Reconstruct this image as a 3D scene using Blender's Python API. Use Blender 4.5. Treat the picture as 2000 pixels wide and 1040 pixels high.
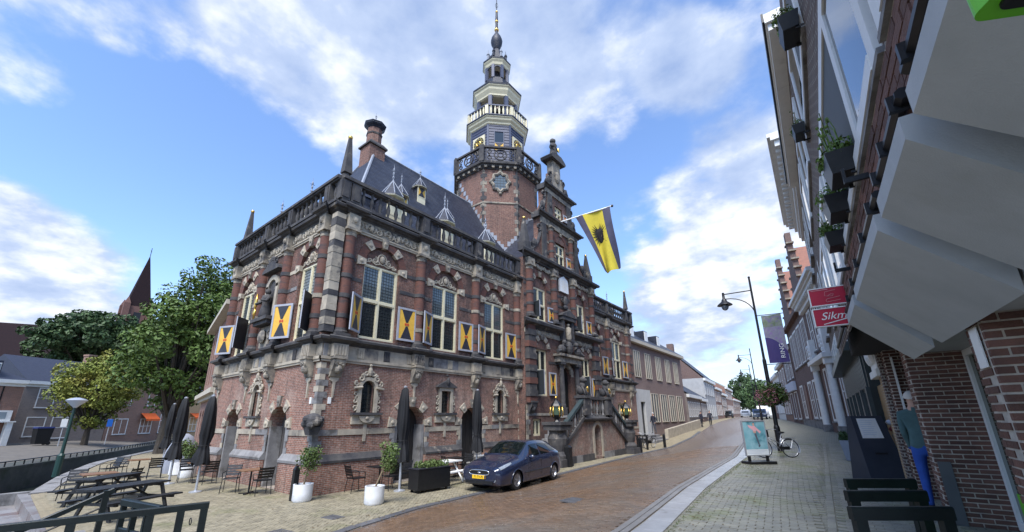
import bpy, bmesh, math, random
import numpy as np
from mathutils import Matrix, Vector
random.seed(7); RNG = np.random.default_rng(11)
for o in list(bpy.data.objects): bpy.data.objects.remove(o)
S = bpy.context.scene; COL = S.collection
PI = math.pi; rad = math.radians
# ------------------------------------------------------------------ camera
def cam_axes(yaw, pit, rol):
    cy, sy = math.cos(yaw), math.sin(yaw)
    f = Vector((sy*math.cos(pit), cy*math.cos(pit), math.sin(pit)))
    r = Vector((cy, -sy, 0)); u = r.cross(f)
    return math.cos(rol)*r+math.sin(rol)*u, -math.sin(rol)*r+math.cos(rol)*u, f
_r, _u, _f = cam_axes(rad(-37.864), rad(16.356), rad(-.671))
camd = bpy.data.cameras.new('camera'); cam = bpy.data.objects.new('camera', camd); COL.objects.link(cam)
cam.matrix_world = Matrix(((_r.x, _u.x, -_f.x, 0), (_r.y, _u.y, -_f.y, 0), (_r.z, _u.z, -_f.z, 2.3), (0, 0, 0, 1)))
camd.sensor_fit = 'HORIZONTAL'; camd.sensor_width = 36; camd.lens = 790/2000*36; camd.shift_y = 65.4/2000
camd.clip_start = .05; camd.clip_end = 3000
S.camera = cam
S.render.resolution_x = 1024; S.render.resolution_y = 532
S.view_settings.view_transform = 'Standard'; S.view_settings.look = 'None'; S.view_settings.gamma = 1
S.view_settings.use_curve_mapping = False
S.view_settings.exposure = 1.36
# ------------------------------------------------------------------ sky and sun
SUN_AZ, SUN_EL = rad(155), rad(57)         # azimuth measured from +Y towards +X
wd = bpy.data.worlds.new('World'); S.world = wd; wd.use_nodes = True
nt = wd.node_tree; nt.nodes.clear()
def N(t, **k):
    n = nt.nodes.new(t)
    for a, v in k.items(): setattr(n, a, v)
    return n
def Lk(a, b): nt.links.new(a, b)
sky = N('ShaderNodeTexSky', sky_type='NISHITA'); sky.sun_disc = False
sky.sun_elevation = SUN_EL; sky.sun_rotation = SUN_AZ; sky.air_density = 1.1; sky.dust_density = .35; sky.ozone_density = 1.8
tc = N('ShaderNodeTexCoord')
sep = N('ShaderNodeSeparateXYZ'); Lk(tc.outputs['Generated'], sep.inputs[0])
mz = N('ShaderNodeMath', operation='MAXIMUM'); Lk(sep.outputs[2], mz.inputs[0]); mz.inputs[1].default_value = 0
az = N('ShaderNodeMath', operation='ADD'); Lk(mz.outputs[0], az.inputs[0]); az.inputs[1].default_value = .28
vd = N('ShaderNodeVectorMath', operation='DIVIDE'); Lk(tc.outputs['Generated'], vd.inputs[0])
cb = N('ShaderNodeCombineXYZ'); Lk(az.outputs[0], cb.inputs[0]); Lk(az.outputs[0], cb.inputs[1]); cb.inputs[2].default_value = 1.0
Lk(cb.outputs[0], vd.inputs[1])
def noise(scale, det, rough, off, dist=0.):
    m = N('ShaderNodeVectorMath', operation='ADD'); Lk(vd.outputs[0], m.inputs[0]); m.inputs[1].default_value = off
    n = N('ShaderNodeTexNoise'); n.inputs['Scale'].default_value = scale; n.inputs['Detail'].default_value = det
    n.inputs['Roughness'].default_value = rough; n.inputs['Distortion'].default_value = dist
    Lk(m.outputs[0], n.inputs['Vector']); return n.outputs['Fac']
n1 = noise(2.0, 10, .58, (3.1, 1.7, 0), .1); n2 = noise(6.0, 6, .55, (8.2, 4.4, 2.)); n3 = noise(1.3, 4, .5, (1.3, 9.1, 5.))
# broad banks of cloud and clear gaps, by compass direction: (x, y, z, half angle in degrees, weight)
BANKS = [(-0.648, 0.274, 0.711, 16, 0.27),
(-0.45, 0.50, 0.74, 15, 0.22),
(-0.30, 0.70, 0.65, 14, 0.10),
(-0.569, 0.424, 0.705, 10, 0.16),
(-0.974, 0.013, 0.226, 11, 0.34),
(-0.835, -0.083, 0.544, 9, 0.22),
(-0.092, 0.879, 0.468, 11, 0.24),
(-0.118, 0.730, 0.674, 7, 0.22),
(-0.243, 0.940, 0.239, 12, 0.2),
(-0.262, 0.602, 0.755, 16, 0.1),
(-0.896, 0.187, 0.403, 16, -0.26),
(-0.870, 0.023, 0.492, 13, -0.2),
(-0.778, 0.264, 0.569, 12, -0.12),
(-0.251, 0.752, 0.610, 9, -0.1),
(-0.376, 0.720, 0.583, 6, -0.12),
(-0.895, 0.083, 0.438, 4, 0.22),
(-0.898, 0.217, 0.383, 6, 0.2),
(-0.017, 0.810, 0.586, 12, 0.12),
(-0.791, 0.037, 0.611, 4, 0.12)]
tot = None
for (x, y, z, a, w) in BANKS:
    d = N('ShaderNodeVectorMath', operation='DOT_PRODUCT'); Lk(tc.outputs['Generated'], d.inputs[0]); d.inputs[1].default_value = (x, y, z)
    m = N('ShaderNodeMapRange', interpolation_type='SMOOTHERSTEP'); Lk(d.outputs['Value'], m.inputs[0])
    m.inputs[1].default_value = math.cos(rad(a)); m.inputs[2].default_value = 1; m.inputs[3].default_value = 0; m.inputs[4].default_value = w
    if tot is None: tot = m.outputs[0]
    else:
        s = N('ShaderNodeMath', operation='ADD'); Lk(tot, s.inputs[0]); Lk(m.outputs[0], s.inputs[1]); tot = s.outputs[0]
s1 = N('ShaderNodeMath', operation='ADD'); Lk(n1, s1.inputs[0]); Lk(tot, s1.inputs[1])
s2 = N('ShaderNodeMath', operation='MULTIPLY_ADD'); Lk(n2, s2.inputs[0]); s2.inputs[1].default_value = .30; Lk(s1.outputs[0], s2.inputs[2])
mask = N('ShaderNodeMapRange', interpolation_type='SMOOTHSTEP'); Lk(s2.outputs[0], mask.inputs[0])
mask.inputs[1].default_value = .63; mask.inputs[2].default_value = .86
# brightness of the cloud body
sh0 = N('ShaderNodeMath', operation='MULTIPLY_ADD'); Lk(n3, sh0.inputs[0]); sh0.inputs[1].default_value = .5; Lk(n2, sh0.inputs[2])
sh = N('ShaderNodeMath', operation='MULTIPLY_ADD'); Lk(n1, sh.inputs[0]); sh.inputs[1].default_value = .45; sh2 = N('ShaderNodeMath', operation='SUBTRACT'); Lk(sh0.outputs[0], sh2.inputs[0]); sh2.inputs[1].default_value = .2; Lk(sh2.outputs[0], sh.inputs[2])
ramp = N('ShaderNodeValToRGB'); Lk(sh.outputs[0], ramp.inputs[0])
e = ramp.color_ramp.elements; e[0].position = .42; e[0].color = (.135, .19, .32, 1); e[1].position = .95; e[1].color = (.47, .48, .50, 1)
e2 = ramp.color_ramp.elements.new(.72); e2.color = (.235, .285, .39, 1)
skm = N('ShaderNodeVectorMath', operation='MULTIPLY'); Lk(sky.outputs[0], skm.inputs[0]); skm.inputs[1].default_value = (.096, .106, .124)
mix = N('ShaderNodeMix', data_type='RGBA'); Lk(mask.outputs[0], mix.inputs['Factor']); Lk(skm.outputs[0], mix.inputs['A']); Lk(ramp.outputs[0], mix.inputs['B'])
hzr = N('ShaderNodeMapRange', interpolation_type='SMOOTHSTEP'); Lk(sep.outputs[2], hzr.inputs[0]); hzr.inputs[1].default_value = .30; hzr.inputs[2].default_value = .0; hzr.inputs[3].default_value = 0; hzr.inputs[4].default_value = .8
hzm = N('ShaderNodeMath', operation='MULTIPLY'); Lk(hzr.outputs[0], hzm.inputs[0]); inv = N('ShaderNodeMath', operation='MULTIPLY_ADD'); Lk(mask.outputs[0], inv.inputs[0]); inv.inputs[1].default_value = -.55; inv.inputs[2].default_value = 1.; Lk(inv.outputs[0], hzm.inputs[1])
mix2 = N('ShaderNodeMix', data_type='RGBA'); Lk(hzm.outputs[0], mix2.inputs['Factor']); Lk(mix.outputs['Result'], mix2.inputs['A']); mix2.inputs['B'].default_value = (.30, .345, .42, 1)
bg = N('ShaderNodeBackground'); Lk(mix2.outputs['Result'], bg.inputs[0]); bg.inputs[1].default_value = 1.0
out = N('ShaderNodeOutputWorld'); Lk(bg.outputs[0], out.inputs[0])
sd = bpy.data.lights.new('sun', 'SUN'); sd.energy = 2.3; sd.angle = rad(28); sd.color = (1, .97, .93)
sun = bpy.data.objects.new('sun', sd); COL.objects.link(sun)
sv = Vector((math.sin(SUN_AZ)*math.cos(SUN_EL), math.cos(SUN_AZ)*math.cos(SUN_EL), math.sin(SUN_EL)))
sun.rotation_euler = sv.to_track_quat('Z', 'Y').to_euler(); sun.location = sv*60
# ------------------------------------------------------------------ mesh builder and object helpers
I4 = Matrix.Identity(4)
def T_(x, y, z=0): return Matrix.Translation((x, y, z))
def FR(ox, oy, deg, oz=0): return T_(ox, oy, oz) @ Matrix.Rotation(rad(deg), 4, 'Z')    # x along the facade, y into it, z up
class MB:
    def __init__(s, M=None): s.v = []; s.f = []; s.fm = []; s.mi = 0; s.M = M
    def add(s, vs, fs):
        b = len(s.v)
        if s.M is not None: vs = [tuple(s.M @ Vector(p)) for p in vs]
        s.v.extend(vs); s.f.extend([tuple(i+b for i in f) for f in fs]); s.fm.extend([s.mi]*len(fs)); return s
    def box(s, x0, x1, y0, y1, z0, z1):
        if x0 > x1: x0, x1 = x1, x0
        if y0 > y1: y0, y1 = y1, y0
        if z0 > z1: z0, z1 = z1, z0
        return s.add([(x0,y0,z0),(x1,y0,z0),(x1,y1,z0),(x0,y1,z0),(x0,y0,z1),(x1,y0,z1),(x1,y1,z1),(x0,y1,z1)],
            [(3,2,1,0),(4,5,6,7),(0,1,5,4),(1,2,6,5),(2,3,7,6),(3,0,4,7)])
    def frus(s, x0, x1, y0, y1, z0, X0, X1, Y0, Y1, z1):
        return s.add([(x0,y0,z0),(x1,y0,z0),(x1,y1,z0),(x0,y1,z0),(X0,Y0,z1),(X1,Y0,z1),(X1,Y1,z1),(X0,Y1,z1)],
            [(3,2,1,0),(4,5,6,7),(0,1,5,4),(1,2,6,5),(2,3,7,6),(3,0,4,7)])
    def quad(s, *p): return s.add(list(p), [tuple(range(len(p)))])
    def prism(s, pts, y0, y1):               # polygon in x,z (counter-clockwise seen from -y) pushed from y0 to y1
        n = len(pts); vs = [(x, y0, z) for x, z in pts]+[(x, y1, z) for x, z in pts]
        return s.add(vs, [tuple(range(n)), tuple(range(2*n-1, n-1, -1))]+[(i, i+n, (i+1) % n+n, (i+1) % n) for i in range(n)])
    def prismx(s, pts, x0, x1):              # polygon in y,z swept along x
        n = len(pts); vs = [(x0, y, z) for y, z in pts]+[(x1, y, z) for y, z in pts]
        return s.add(vs, [tuple(range(n-1, -1, -1)), tuple(range(n, 2*n))]+[(i, (i+1) % n, (i+1) % n+n, i+n) for i in range(n)])
    def slab(s, pts, z0, z1):                # polygon in x,y (ccw from above)
        n = len(pts); vs = [(x, y, z0) for x, y in pts]+[(x, y, z1) for x, y in pts]
        return s.add(vs, [tuple(range(n-1, -1, -1)), tuple(range(n, 2*n))]+[(i, (i+1) % n, (i+1) % n+n, i+n) for i in range(n)])
    def lathe(s, prof, n=12, c=(0, 0, 0), a0=0., a1=2*PI, cap=True):
        full = abs(a1-a0-2*PI) < 1e-6; k = n if full else n+1; vs = []; fs = []
        for r, z in prof:
            for i in range(k):
                a = a0+(a1-a0)*i/n; vs.append((c[0]+r*math.cos(a), c[1]+r*math.sin(a), c[2]+z))
        m = len(prof)
        for j in range(m-1):
            for i in range(n):
                i2 = (i+1) % k; fs.append((j*k+i, j*k+i2, (j+1)*k+i2, (j+1)*k+i))
        if cap and full:
            fs.append(tuple(range(k-1, -1, -1))); fs.append(tuple(range((m-1)*k, m*k)))
        return s.add(vs, fs)
    def tube(s, pts, r, n=6, closed=False):
        pts = [Vector(p) for p in pts]; m = len(pts); vs = []; fs = []
        rr = r if isinstance(r, (list, tuple)) else [r]*m
        up = None
        for i, p in enumerate(pts):
            if closed: t = pts[(i+1) % m]-pts[i-1]
            else: t = pts[min(i+1, m-1)]-pts[max(i-1, 0)]
            if t.length < 1e-9: t = Vector((0, 0, 1))
            t.normalize()
            if up is None:
                up = Vector((0, 0, 1)) if abs(t.z) < .9 else Vector((1, 0, 0))
            a = t.cross(up)
            if a.length < 1e-5: a = t.cross(Vector((0, 1, 0)))
            a.normalize(); b = a.cross(t); b.normalize(); up = b
            for k in range(n):
                q = p+a*rr[i]*math.cos(2*PI*k/n)+b*rr[i]*math.sin(2*PI*k/n); vs.append(tuple(q))
        lim = m if closed else m-1
        for i in range(lim):
            j = (i+1) % m
            for k in range(n):
                k2 = (k+1) % n; fs.append((i*n+k2, i*n+k, j*n+k, j*n+k2))
        if not closed: fs.append(tuple(range(n))); fs.append(tuple(range(m*n-1, (m-1)*n-1, -1)))
        return s.add(vs, fs)
    def ball(s, c, r, n=8, m=6, sx=1, sy=1, sz=1):
        vs = [(c[0], c[1], c[2]-r*sz)]; fs = []
        for j in range(1, m):
            t = PI*j/m
            for i in range(n):
                a = 2*PI*i/n; vs.append((c[0]+r*sx*math.sin(t)*math.cos(a), c[1]+r*sy*math.sin(t)*math.sin(a), c[2]-r*sz*math.cos(t)))
        vs.append((c[0], c[1], c[2]+r*sz)); L = len(vs)-1
        for i in range(n): fs.append((0, 1+(i+1) % n, 1+i)); fs.append((L, L-n+i, L-n+(i+1) % n))
        for j in range(m-2):
            for i in range(n):
                a = 1+j*n; fs.append((a+i, a+(i+1) % n, a+n+(i+1) % n, a+n+i))
        return s.add(vs, fs)
    def spiral(s, cx, cy, cz, r, turns, start, w, sgn=1, n=16, nn=5):   # scroll lying in the x,z plane
        pts = []; rs = []
        for i in range(n+1):
            t = i/n; rr = r*(1-.85*t); a = start+sgn*2*PI*turns*t
            pts.append((cx+rr*math.cos(a), cy, cz+rr*math.sin(a))); rs.append(w*(1-.45*t))
        return s.tube(pts, rs, nn)
    def mesh(s, name, mats, smooth=False, auto=None):
        me = bpy.data.meshes.new(name); me.from_pydata(s.v, [], s.f)
        for m in (mats if isinstance(mats, (list, tuple)) else [mats]): me.materials.append(m)
        if len(me.materials) > 1: me.polygons.foreach_set('material_index', s.fm)
        if smooth:
            me.polygons.foreach_set('use_smooth', [True]*len(me.polygons))
            if auto:
                me.set_sharp_from_angle(angle=rad(auto))
        me.update(); return me
W = {}
def place(o, parent, M):
    COL.objects.link(o); M = M or I4
    if parent is not None:
        o.parent = parent; o.matrix_parent_inverse = W[parent.name].inverted()
    o.matrix_basis = M; W[o.name] = M; return o
def inst(name, me, parent=None, M=None): return place(bpy.data.objects.new(name, me), parent, M)
def obj(name, b, mats, parent=None, M=None, smooth=False, auto=None):
    return inst(name, b.mesh(name, mats, smooth, auto), parent, M)
def tag(o, label=None, cat=None, group=None, kind=None):
    if label: o['label'] = label
    if cat: o['category'] = cat
    if group: o['group'] = group
    if kind: o['kind'] = kind
    return o
def thing(name, label, cat, loc, group=None, rz=0):
    o = bpy.data.objects.new(name, None); o.empty_display_size = .2
    place(o, None, T_(*loc) @ Matrix.Rotation(rz, 4, 'Z')); return tag(o, label, cat, group)
def struct(name, b, mats, smooth=False): return tag(obj(name, b, mats, None, None, smooth), kind='structure')
def lerp(a, b, t): return a+(b-a)*t
def pl(x, xs, ys): return float(np.interp(x, xs, ys))
def poly_in(pt, poly):
    x, y = pt; c = False; n = len(poly)
    for i in range(n):
        x1, y1 = poly[i]; x2, y2 = poly[i-1]
        if (y1 > y) != (y2 > y) and x < (x2-x1)*(y-y1)/(y2-y1)+x1: c = not c
    return c
# ------------------------------------------------------------------ materials
MATS = {}
def mk(name, c1, c2=None, scale=3., rough=.7, bump=0., bscale=40., metal=0., spec=.4, c3=None, s3=.6, t3=(.52, .66), coat=0., rvar=0., stretch=None, isl=0., emit=None, trans=0., thin=False):
    """noise-mixed principled material in world space; c3 = second patchy colour (stains, lichen, soot)"""
    m = bpy.data.materials.new(name); m.use_nodes = True; t = m.node_tree; n = t.nodes; p = n['Principled BSDF']
    L = t.links.new; geo = n.new('ShaderNodeNewGeometry')
    p.inputs['Roughness'].default_value = rough; p.inputs['Metallic'].default_value = metal; p.inputs['Specular IOR Level'].default_value = spec
    p.inputs['Coat Weight'].default_value = coat; p.inputs['Transmission Weight'].default_value = trans
    pos = geo.outputs['Position']
    if stretch:
        v = n.new('ShaderNodeVectorMath'); v.operation = 'MULTIPLY'; L(pos, v.inputs[0]); v.inputs[1].default_value = stretch; pos = v.outputs[0]
    col = None
    if c2:
        a = n.new('ShaderNodeTexNoise'); a.inputs['Scale'].default_value = scale; a.inputs['Detail'].default_value = 5; a.inputs['Roughness'].default_value = .62; L(pos, a.inputs['Vector'])
        r = n.new('ShaderNodeMapRange'); r.inputs[1].default_value = .34; r.inputs[2].default_value = .66; L(a.outputs['Fac'], r.inputs[0])
        x = n.new('ShaderNodeMix'); x.data_type = 'RGBA'; L(r.outputs[0], x.inputs['Factor']); x.inputs['A'].default_value = (*c1, 1); x.inputs['B'].default_value = (*c2, 1)
        col = x.outputs['Result']
        if rvar:
            q = n.new('ShaderNodeMapRange'); L(a.outputs['Fac'], q.inputs[0]); q.inputs[1].default_value = .3; q.inputs[2].default_value = .7
            q.inputs[3].default_value = rough-rvar; q.inputs[4].default_value = rough+rvar; L(q.outputs[0], p.inputs['Roughness'])
    if c3:
        a = n.new('ShaderNodeTexNoise'); a.inputs['Scale'].default_value = s3; a.inputs['Detail'].default_value = 6; a.inputs['Roughness'].default_value = .65
        v = n.new('ShaderNodeVectorMath'); v.operation = 'ADD'; v.inputs[1].default_value = (31, 17, 5); L(pos, v.inputs[0]); L(v.outputs[0], a.inputs['Vector'])
        r = n.new('ShaderNodeMapRange'); r.inputs[1].default_value = t3[0]; r.inputs[2].default_value = t3[1]; L(a.outputs['Fac'], r.inputs[0])
        x = n.new('ShaderNodeMix'); x.data_type = 'RGBA'; L(r.outputs[0], x.inputs['Factor'])
        if col is not None: L(col, x.inputs['A'])
        else: x.inputs['A'].default_value = (*c1, 1)
        x.inputs['B'].default_value = (*c3, 1); col = x.outputs['Result']
    if isl:
        g = n.new('ShaderNodeMapRange'); L(geo.outputs['Random Per Island'], g.inputs[0]); g.inputs[3].default_value = 1-isl; g.inputs[4].default_value = 1+isl
        oi = n.new('ShaderNodeObjectInfo'); g2 = n.new('ShaderNodeMapRange'); L(oi.outputs['Random'], g2.inputs[0]); g2.inputs[3].default_value = 1-isl; g2.inputs[4].default_value = 1+isl
        mm = n.new('ShaderNodeMath'); mm.operation = 'MULTIPLY'; L(g.outputs[0], mm.inputs[0]); L(g2.outputs[0], mm.inputs[1])
        h = n.new('ShaderNodeHueSaturation'); L(mm.outputs[0], h.inputs['Value'])
        if col is not None: L(col, h.inputs['Color'])
        else: h.inputs['Color'].default_value = (*c1, 1)
        col = h.outputs['Color']
    if col is not None: L(col, p.inputs['Base Color'])
    else: p.inputs['Base Color'].default_value = (*c1, 1)
    if bump:
        a = n.new('ShaderNodeTexNoise'); a.inputs['Scale'].default_value = bscale; a.inputs['Detail'].default_value = 4; L(pos, a.inputs['Vector'])
        b = n.new('ShaderNodeBump'); b.inputs['Strength'].default_value = bump; b.inputs['Distance'].default_value = .02; L(a.outputs['Fac'], b.inputs['Height']); L(b.outputs[0], p.inputs['Normal'])
    if emit:
        p.inputs['Emission Color'].default_value = (*emit[:3], 1); p.inputs['Emission Strength'].default_value = emit[3]
    MATS[name] = m; return m
def brick(name, c1, c2, mort, bw=.21, bh=.0625, ms=.009, rough=.85, stain=(.05, .045, .04), st=(.55, .72), ss=.9, bump=.35, soft=.6, pale=None, rot=0., floor=False, streak=0.):
    m = bpy.data.materials.new(name); m.use_nodes = True; t = m.node_tree; n = t.nodes; p = n['Principled BSDF']; L = t.links.new
    geo = n.new('ShaderNodeNewGeometry'); sp = n.new('ShaderNodeSeparateXYZ'); L(geo.outputs['Position'], sp.inputs[0])
    cb = n.new('ShaderNodeCombineXYZ')
    if floor:
        L(sp.outputs[0], cb.inputs[0]); L(sp.outputs[1], cb.inputs[1]); vec = cb.outputs[0]
        if rot:
            vr = n.new('ShaderNodeVectorRotate'); vr.rotation_type = 'Z_AXIS'; vr.inputs['Angle'].default_value = rot; L(vec, vr.inputs['Vector']); vec = vr.outputs[0]
    else:
        sn = n.new('ShaderNodeSeparateXYZ'); L(geo.outputs['Normal'], sn.inputs[0])
        ab = n.new('ShaderNodeMath'); ab.operation = 'ABSOLUTE'; L(sn.outputs[0], ab.inputs[0])
        gt = n.new('ShaderNodeMath'); gt.operation = 'GREATER_THAN'; L(ab.outputs[0], gt.inputs[0]); gt.inputs[1].default_value = .707
        mu = n.new('ShaderNodeMix'); mu.data_type = 'FLOAT'; L(gt.outputs[0], mu.inputs['Factor']); L(sp.outputs[0], mu.inputs['A']); L(sp.outputs[1], mu.inputs['B'])
        L(mu.outputs['Result'], cb.inputs[0]); L(sp.outputs[2], cb.inputs[1]); vec = cb.outputs[0]
    b = n.new('ShaderNodeTexBrick'); b.inputs['Scale'].default_value = 1; b.inputs['Brick Width'].default_value = bw; b.inputs['Row Height'].default_value = bh
    b.inputs['Mortar Size'].default_value = ms; b.inputs['Mortar Smooth'].default_value = .2; b.inputs['Bias'].default_value = 0
    b.inputs['Color1'].default_value = (*c1, 1); b.inputs['Color2'].default_value = (*c2, 1); b.inputs['Mortar'].default_value = (*mort, 1); L(vec, b.inputs['Vector'])
    a = n.new('ShaderNodeTexNoise'); a.inputs['Scale'].default_value = ss; a.inputs['Detail'].default_value = 7; a.inputs['Roughness'].default_value = .68; L(geo.outputs['Position'], a.inputs['Vector'])
    r = n.new('ShaderNodeMapRange'); r.inputs[1].default_value = st[0]; r.inputs[2].default_value = st[1]; r.inputs[4].default_value = soft; L(a.outputs['Fac'], r.inputs[0])
    x = n.new('ShaderNodeMix'); x.data_type = 'RGBA'; L(r.outputs[0], x.inputs['Factor']); L(b.outputs['Color'], x.inputs['A']); x.inputs['B'].default_value = (*stain, 1); col = x.outputs['Result']
    if pale:
        a2 = n.new('ShaderNodeTexNoise'); a2.inputs['Scale'].default_value = .7; a2.inputs['Detail'].default_value = 6
        v = n.new('ShaderNodeVectorMath'); v.operation = 'ADD'; v.inputs[1].default_value = (7, 3, 19); L(geo.outputs['Position'], v.inputs[0]); L(v.outputs[0], a2.inputs['Vector'])
        r2 = n.new('ShaderNodeMapRange'); r2.inputs[1].default_value = .53; r2.inputs[2].default_value = .75; r2.inputs[4].default_value = .6; L(a2.outputs['Fac'], r2.inputs[0])
        x2 = n.new('ShaderNodeMix'); x2.data_type = 'RGBA'; L(r2.outputs[0], x2.inputs['Factor']); L(col, x2.inputs['A']); x2.inputs['B'].default_value = (*pale, 1); col = x2.outputs['Result']
    if streak:
        vs_ = n.new('ShaderNodeVectorMath'); vs_.operation = 'MULTIPLY'; vs_.inputs[1].default_value = (2.2, 2.2, .28); L(geo.outputs['Position'], vs_.inputs[0])
        a3 = n.new('ShaderNodeTexNoise'); a3.inputs['Scale'].default_value = 1.; a3.inputs['Detail'].default_value = 6; a3.inputs['Roughness'].default_value = .7; L(vs_.outputs[0], a3.inputs['Vector'])
        r3 = n.new('ShaderNodeMapRange'); r3.inputs[1].default_value = .5; r3.inputs[2].default_value = .72; r3.inputs[4].default_value = streak; L(a3.outputs['Fac'], r3.inputs[0])
        x3 = n.new('ShaderNodeMix'); x3.data_type = 'RGBA'; L(r3.outputs[0], x3.inputs['Factor']); L(col, x3.inputs['A']); x3.inputs['B'].default_value = (.06, .048, .045, 1); col = x3.outputs['Result']
        a4 = n.new('ShaderNodeTexNoise'); a4.inputs['Scale'].default_value = 9.; a4.inputs['Detail'].default_value = 3; L(geo.outputs['Position'], a4.inputs['Vector'])
        r4 = n.new('ShaderNodeMapRange'); r4.inputs[1].default_value = .3; r4.inputs[2].default_value = .7; r4.inputs[3].default_value = .72; r4.inputs[4].default_value = 1.3; L(a4.outputs['Fac'], r4.inputs[0])
        hs = n.new('ShaderNodeHueSaturation'); L(r4.outputs[0], hs.inputs['Value']); L(col, hs.inputs['Color']); col = hs.outputs['Color']
    L(col, p.inputs['Base Color']); p.inputs['Roughness'].default_value = rough; p.inputs['Specular IOR Level'].default_value = .3
    bp = n.new('ShaderNodeBump'); bp.inputs['Strength'].default_value = bump; bp.inputs['Distance'].default_value = .012; bp.invert = True
    L(b.outputs['Fac'], bp.inputs['Height']); L(bp.outputs[0], p.inputs['Normal'])
    MATS[name] = m; return m
# town hall
bk_up = brick('brick_upper', (.21, .085, .057), (.115, .05, .038), (.20, .165, .14), bh=.058, bw=.19, stain=(.035, .03, .03), st=(.44, .68), ss=.8, soft=.8, streak=.8)
bk_lo = brick('brick_lower', (.29, .125, .085), (.195, .085, .06), (.31, .265, .22), bh=.058, bw=.19, stain=(.09, .065, .06), st=(.5, .72), ss=.7, soft=.65, pale=(.40, .31, .255), streak=.65)
bk_col = mk('brick_column', (.165, .068, .048), (.09, .046, .038), 7, .85, .25, 60, stretch=(1, 1, 6), c3=(.06, .045, .045), s3=1.2)
bk_tow = brick('brick_tower', (.215, .105, .075), (.145, .07, .055), (.22, .175, .15), bh=.075, bw=.22, stain=(.10, .07, .06), st=(.5, .8), ss=.4, streak=.5)
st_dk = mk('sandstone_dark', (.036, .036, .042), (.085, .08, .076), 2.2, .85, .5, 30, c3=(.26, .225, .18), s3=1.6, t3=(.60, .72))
st_md = mk('sandstone_weathered', (.38, .33, .25), (.13, .12, .11), 2.6, .85, .5, 30, c3=(.05, .048, .05), s3=1.5, t3=(.54, .66))
st_lt = mk('sandstone_pale', (.45, .395, .305), (.29, .255, .205), 2.5, .85, .4, 30, c3=(.12, .11, .10), s3=1.7, t3=(.60, .76))
st_gy = mk('sandstone_grey', (.25, .245, .24), (.17, .165, .165), 3, .85, .4, 30, c3=(.09, .085, .08), s3=1.4)
slate = brick('slate_roof', (.017, .021, .036), (.034, .040, .060), (.006, .007, .011), bw=.26, bh=.15, ms=.012, rough=.5, stain=(.055, .062, .08), st=(.5, .75), ss=.7, bump=.5, soft=.7)
lead = mk('lead_flashing', (.30, .32, .36), (.22, .24, .28), 8, .45, .1, 20)
cream = mk('cream_paint', (.70, .64, .45), (.60, .55, .38), 4, .5)
white = mk('white_paint', (.76, .76, .73), (.68, .68, .66), 4, .45, c3=(.5, .5, .48), s3=2.5, t3=(.62, .8))
shframe = mk('shutter_grey', (.36, .37, .41), (.30, .31, .35), 6, .5)
shyel = mk('shutter_yellow', (.72, .43, .06), (.62, .36, .05), 8, .5)
shblk = mk('shutter_black', (.02, .02, .028), (.035, .035, .045), 8, .45)
shred = mk('shutter_red', (.55, .07, .02), (.42, .05, .02), 8, .5)
shgrn = mk('shutter_back', (.035, .042, .048), (.026, .031, .036), 6, .5)
gold = mk('gilding', (.95, .62, .16), (.75, .45, .10), 9, .28, metal=1.)
lat = mk('lead_came', (.03, .034, .036), rough=.6)
def glassmat(name, c, rough=.04, wav=.18, spec=.9, sc=5.):
    m = mk(name, c, rough=rough, spec=spec, bump=wav, bscale=sc); return m
glass = glassmat('window_glass', (.10, .125, .13), .06, .12, .9); glassd = glassmat('window_glass_dark', (.018, .024, .025), .05, .3, .9)  # paler base of window_glass stands in for sky reflected in the upper panes
glassb = glassmat('window_glass_bright', (.03, .04, .05), .02, .05, 1.6, 2.)
curt = mk('curtain_glass', (.30, .33, .33), (.22, .25, .25), 2, .2, spec=.8)
oakd = mk('door_oak_dark', (.022, .02, .02), (.04, .036, .034), 6, .5, .2, 30, stretch=(4, 4, .6))
boards = mk('tower_boards', (.06, .07, .115), (.045, .052, .088), 5, .5, .2, 12)
bell = mk('bronze_bell', (.10, .085, .08), (.16, .13, .10), 9, .45, metal=.6)
black = mk('black_metal', (.007, .0075, .009), (.013, .0135, .015), 12, .42)
dkgreen = mk('dark_green_paint', (.005, .009, .010), (.009, .016, .016), 6, .42, .1, 60)
dkwood = mk('black_stained_wood', (.012, .0125, .014), (.026, .027, .029), 10, .55, .3, 40, stretch=(1, 1, 1))
steel = mk('galvanised_pole', (.52, .54, .57), (.44, .46, .5), 10, .35, metal=.5)
pot = mk('white_pot', (.74, .75, .76), (.66, .67, .68), 5, .4, c3=(.5, .49, .45), s3=5, t3=(.6, .75))
fab = mk('parasol_cover', (.005, .0055, .007), (.010, .0105, .013), 3, .75, .6, 6, stretch=(1, 1, .25))
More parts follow.
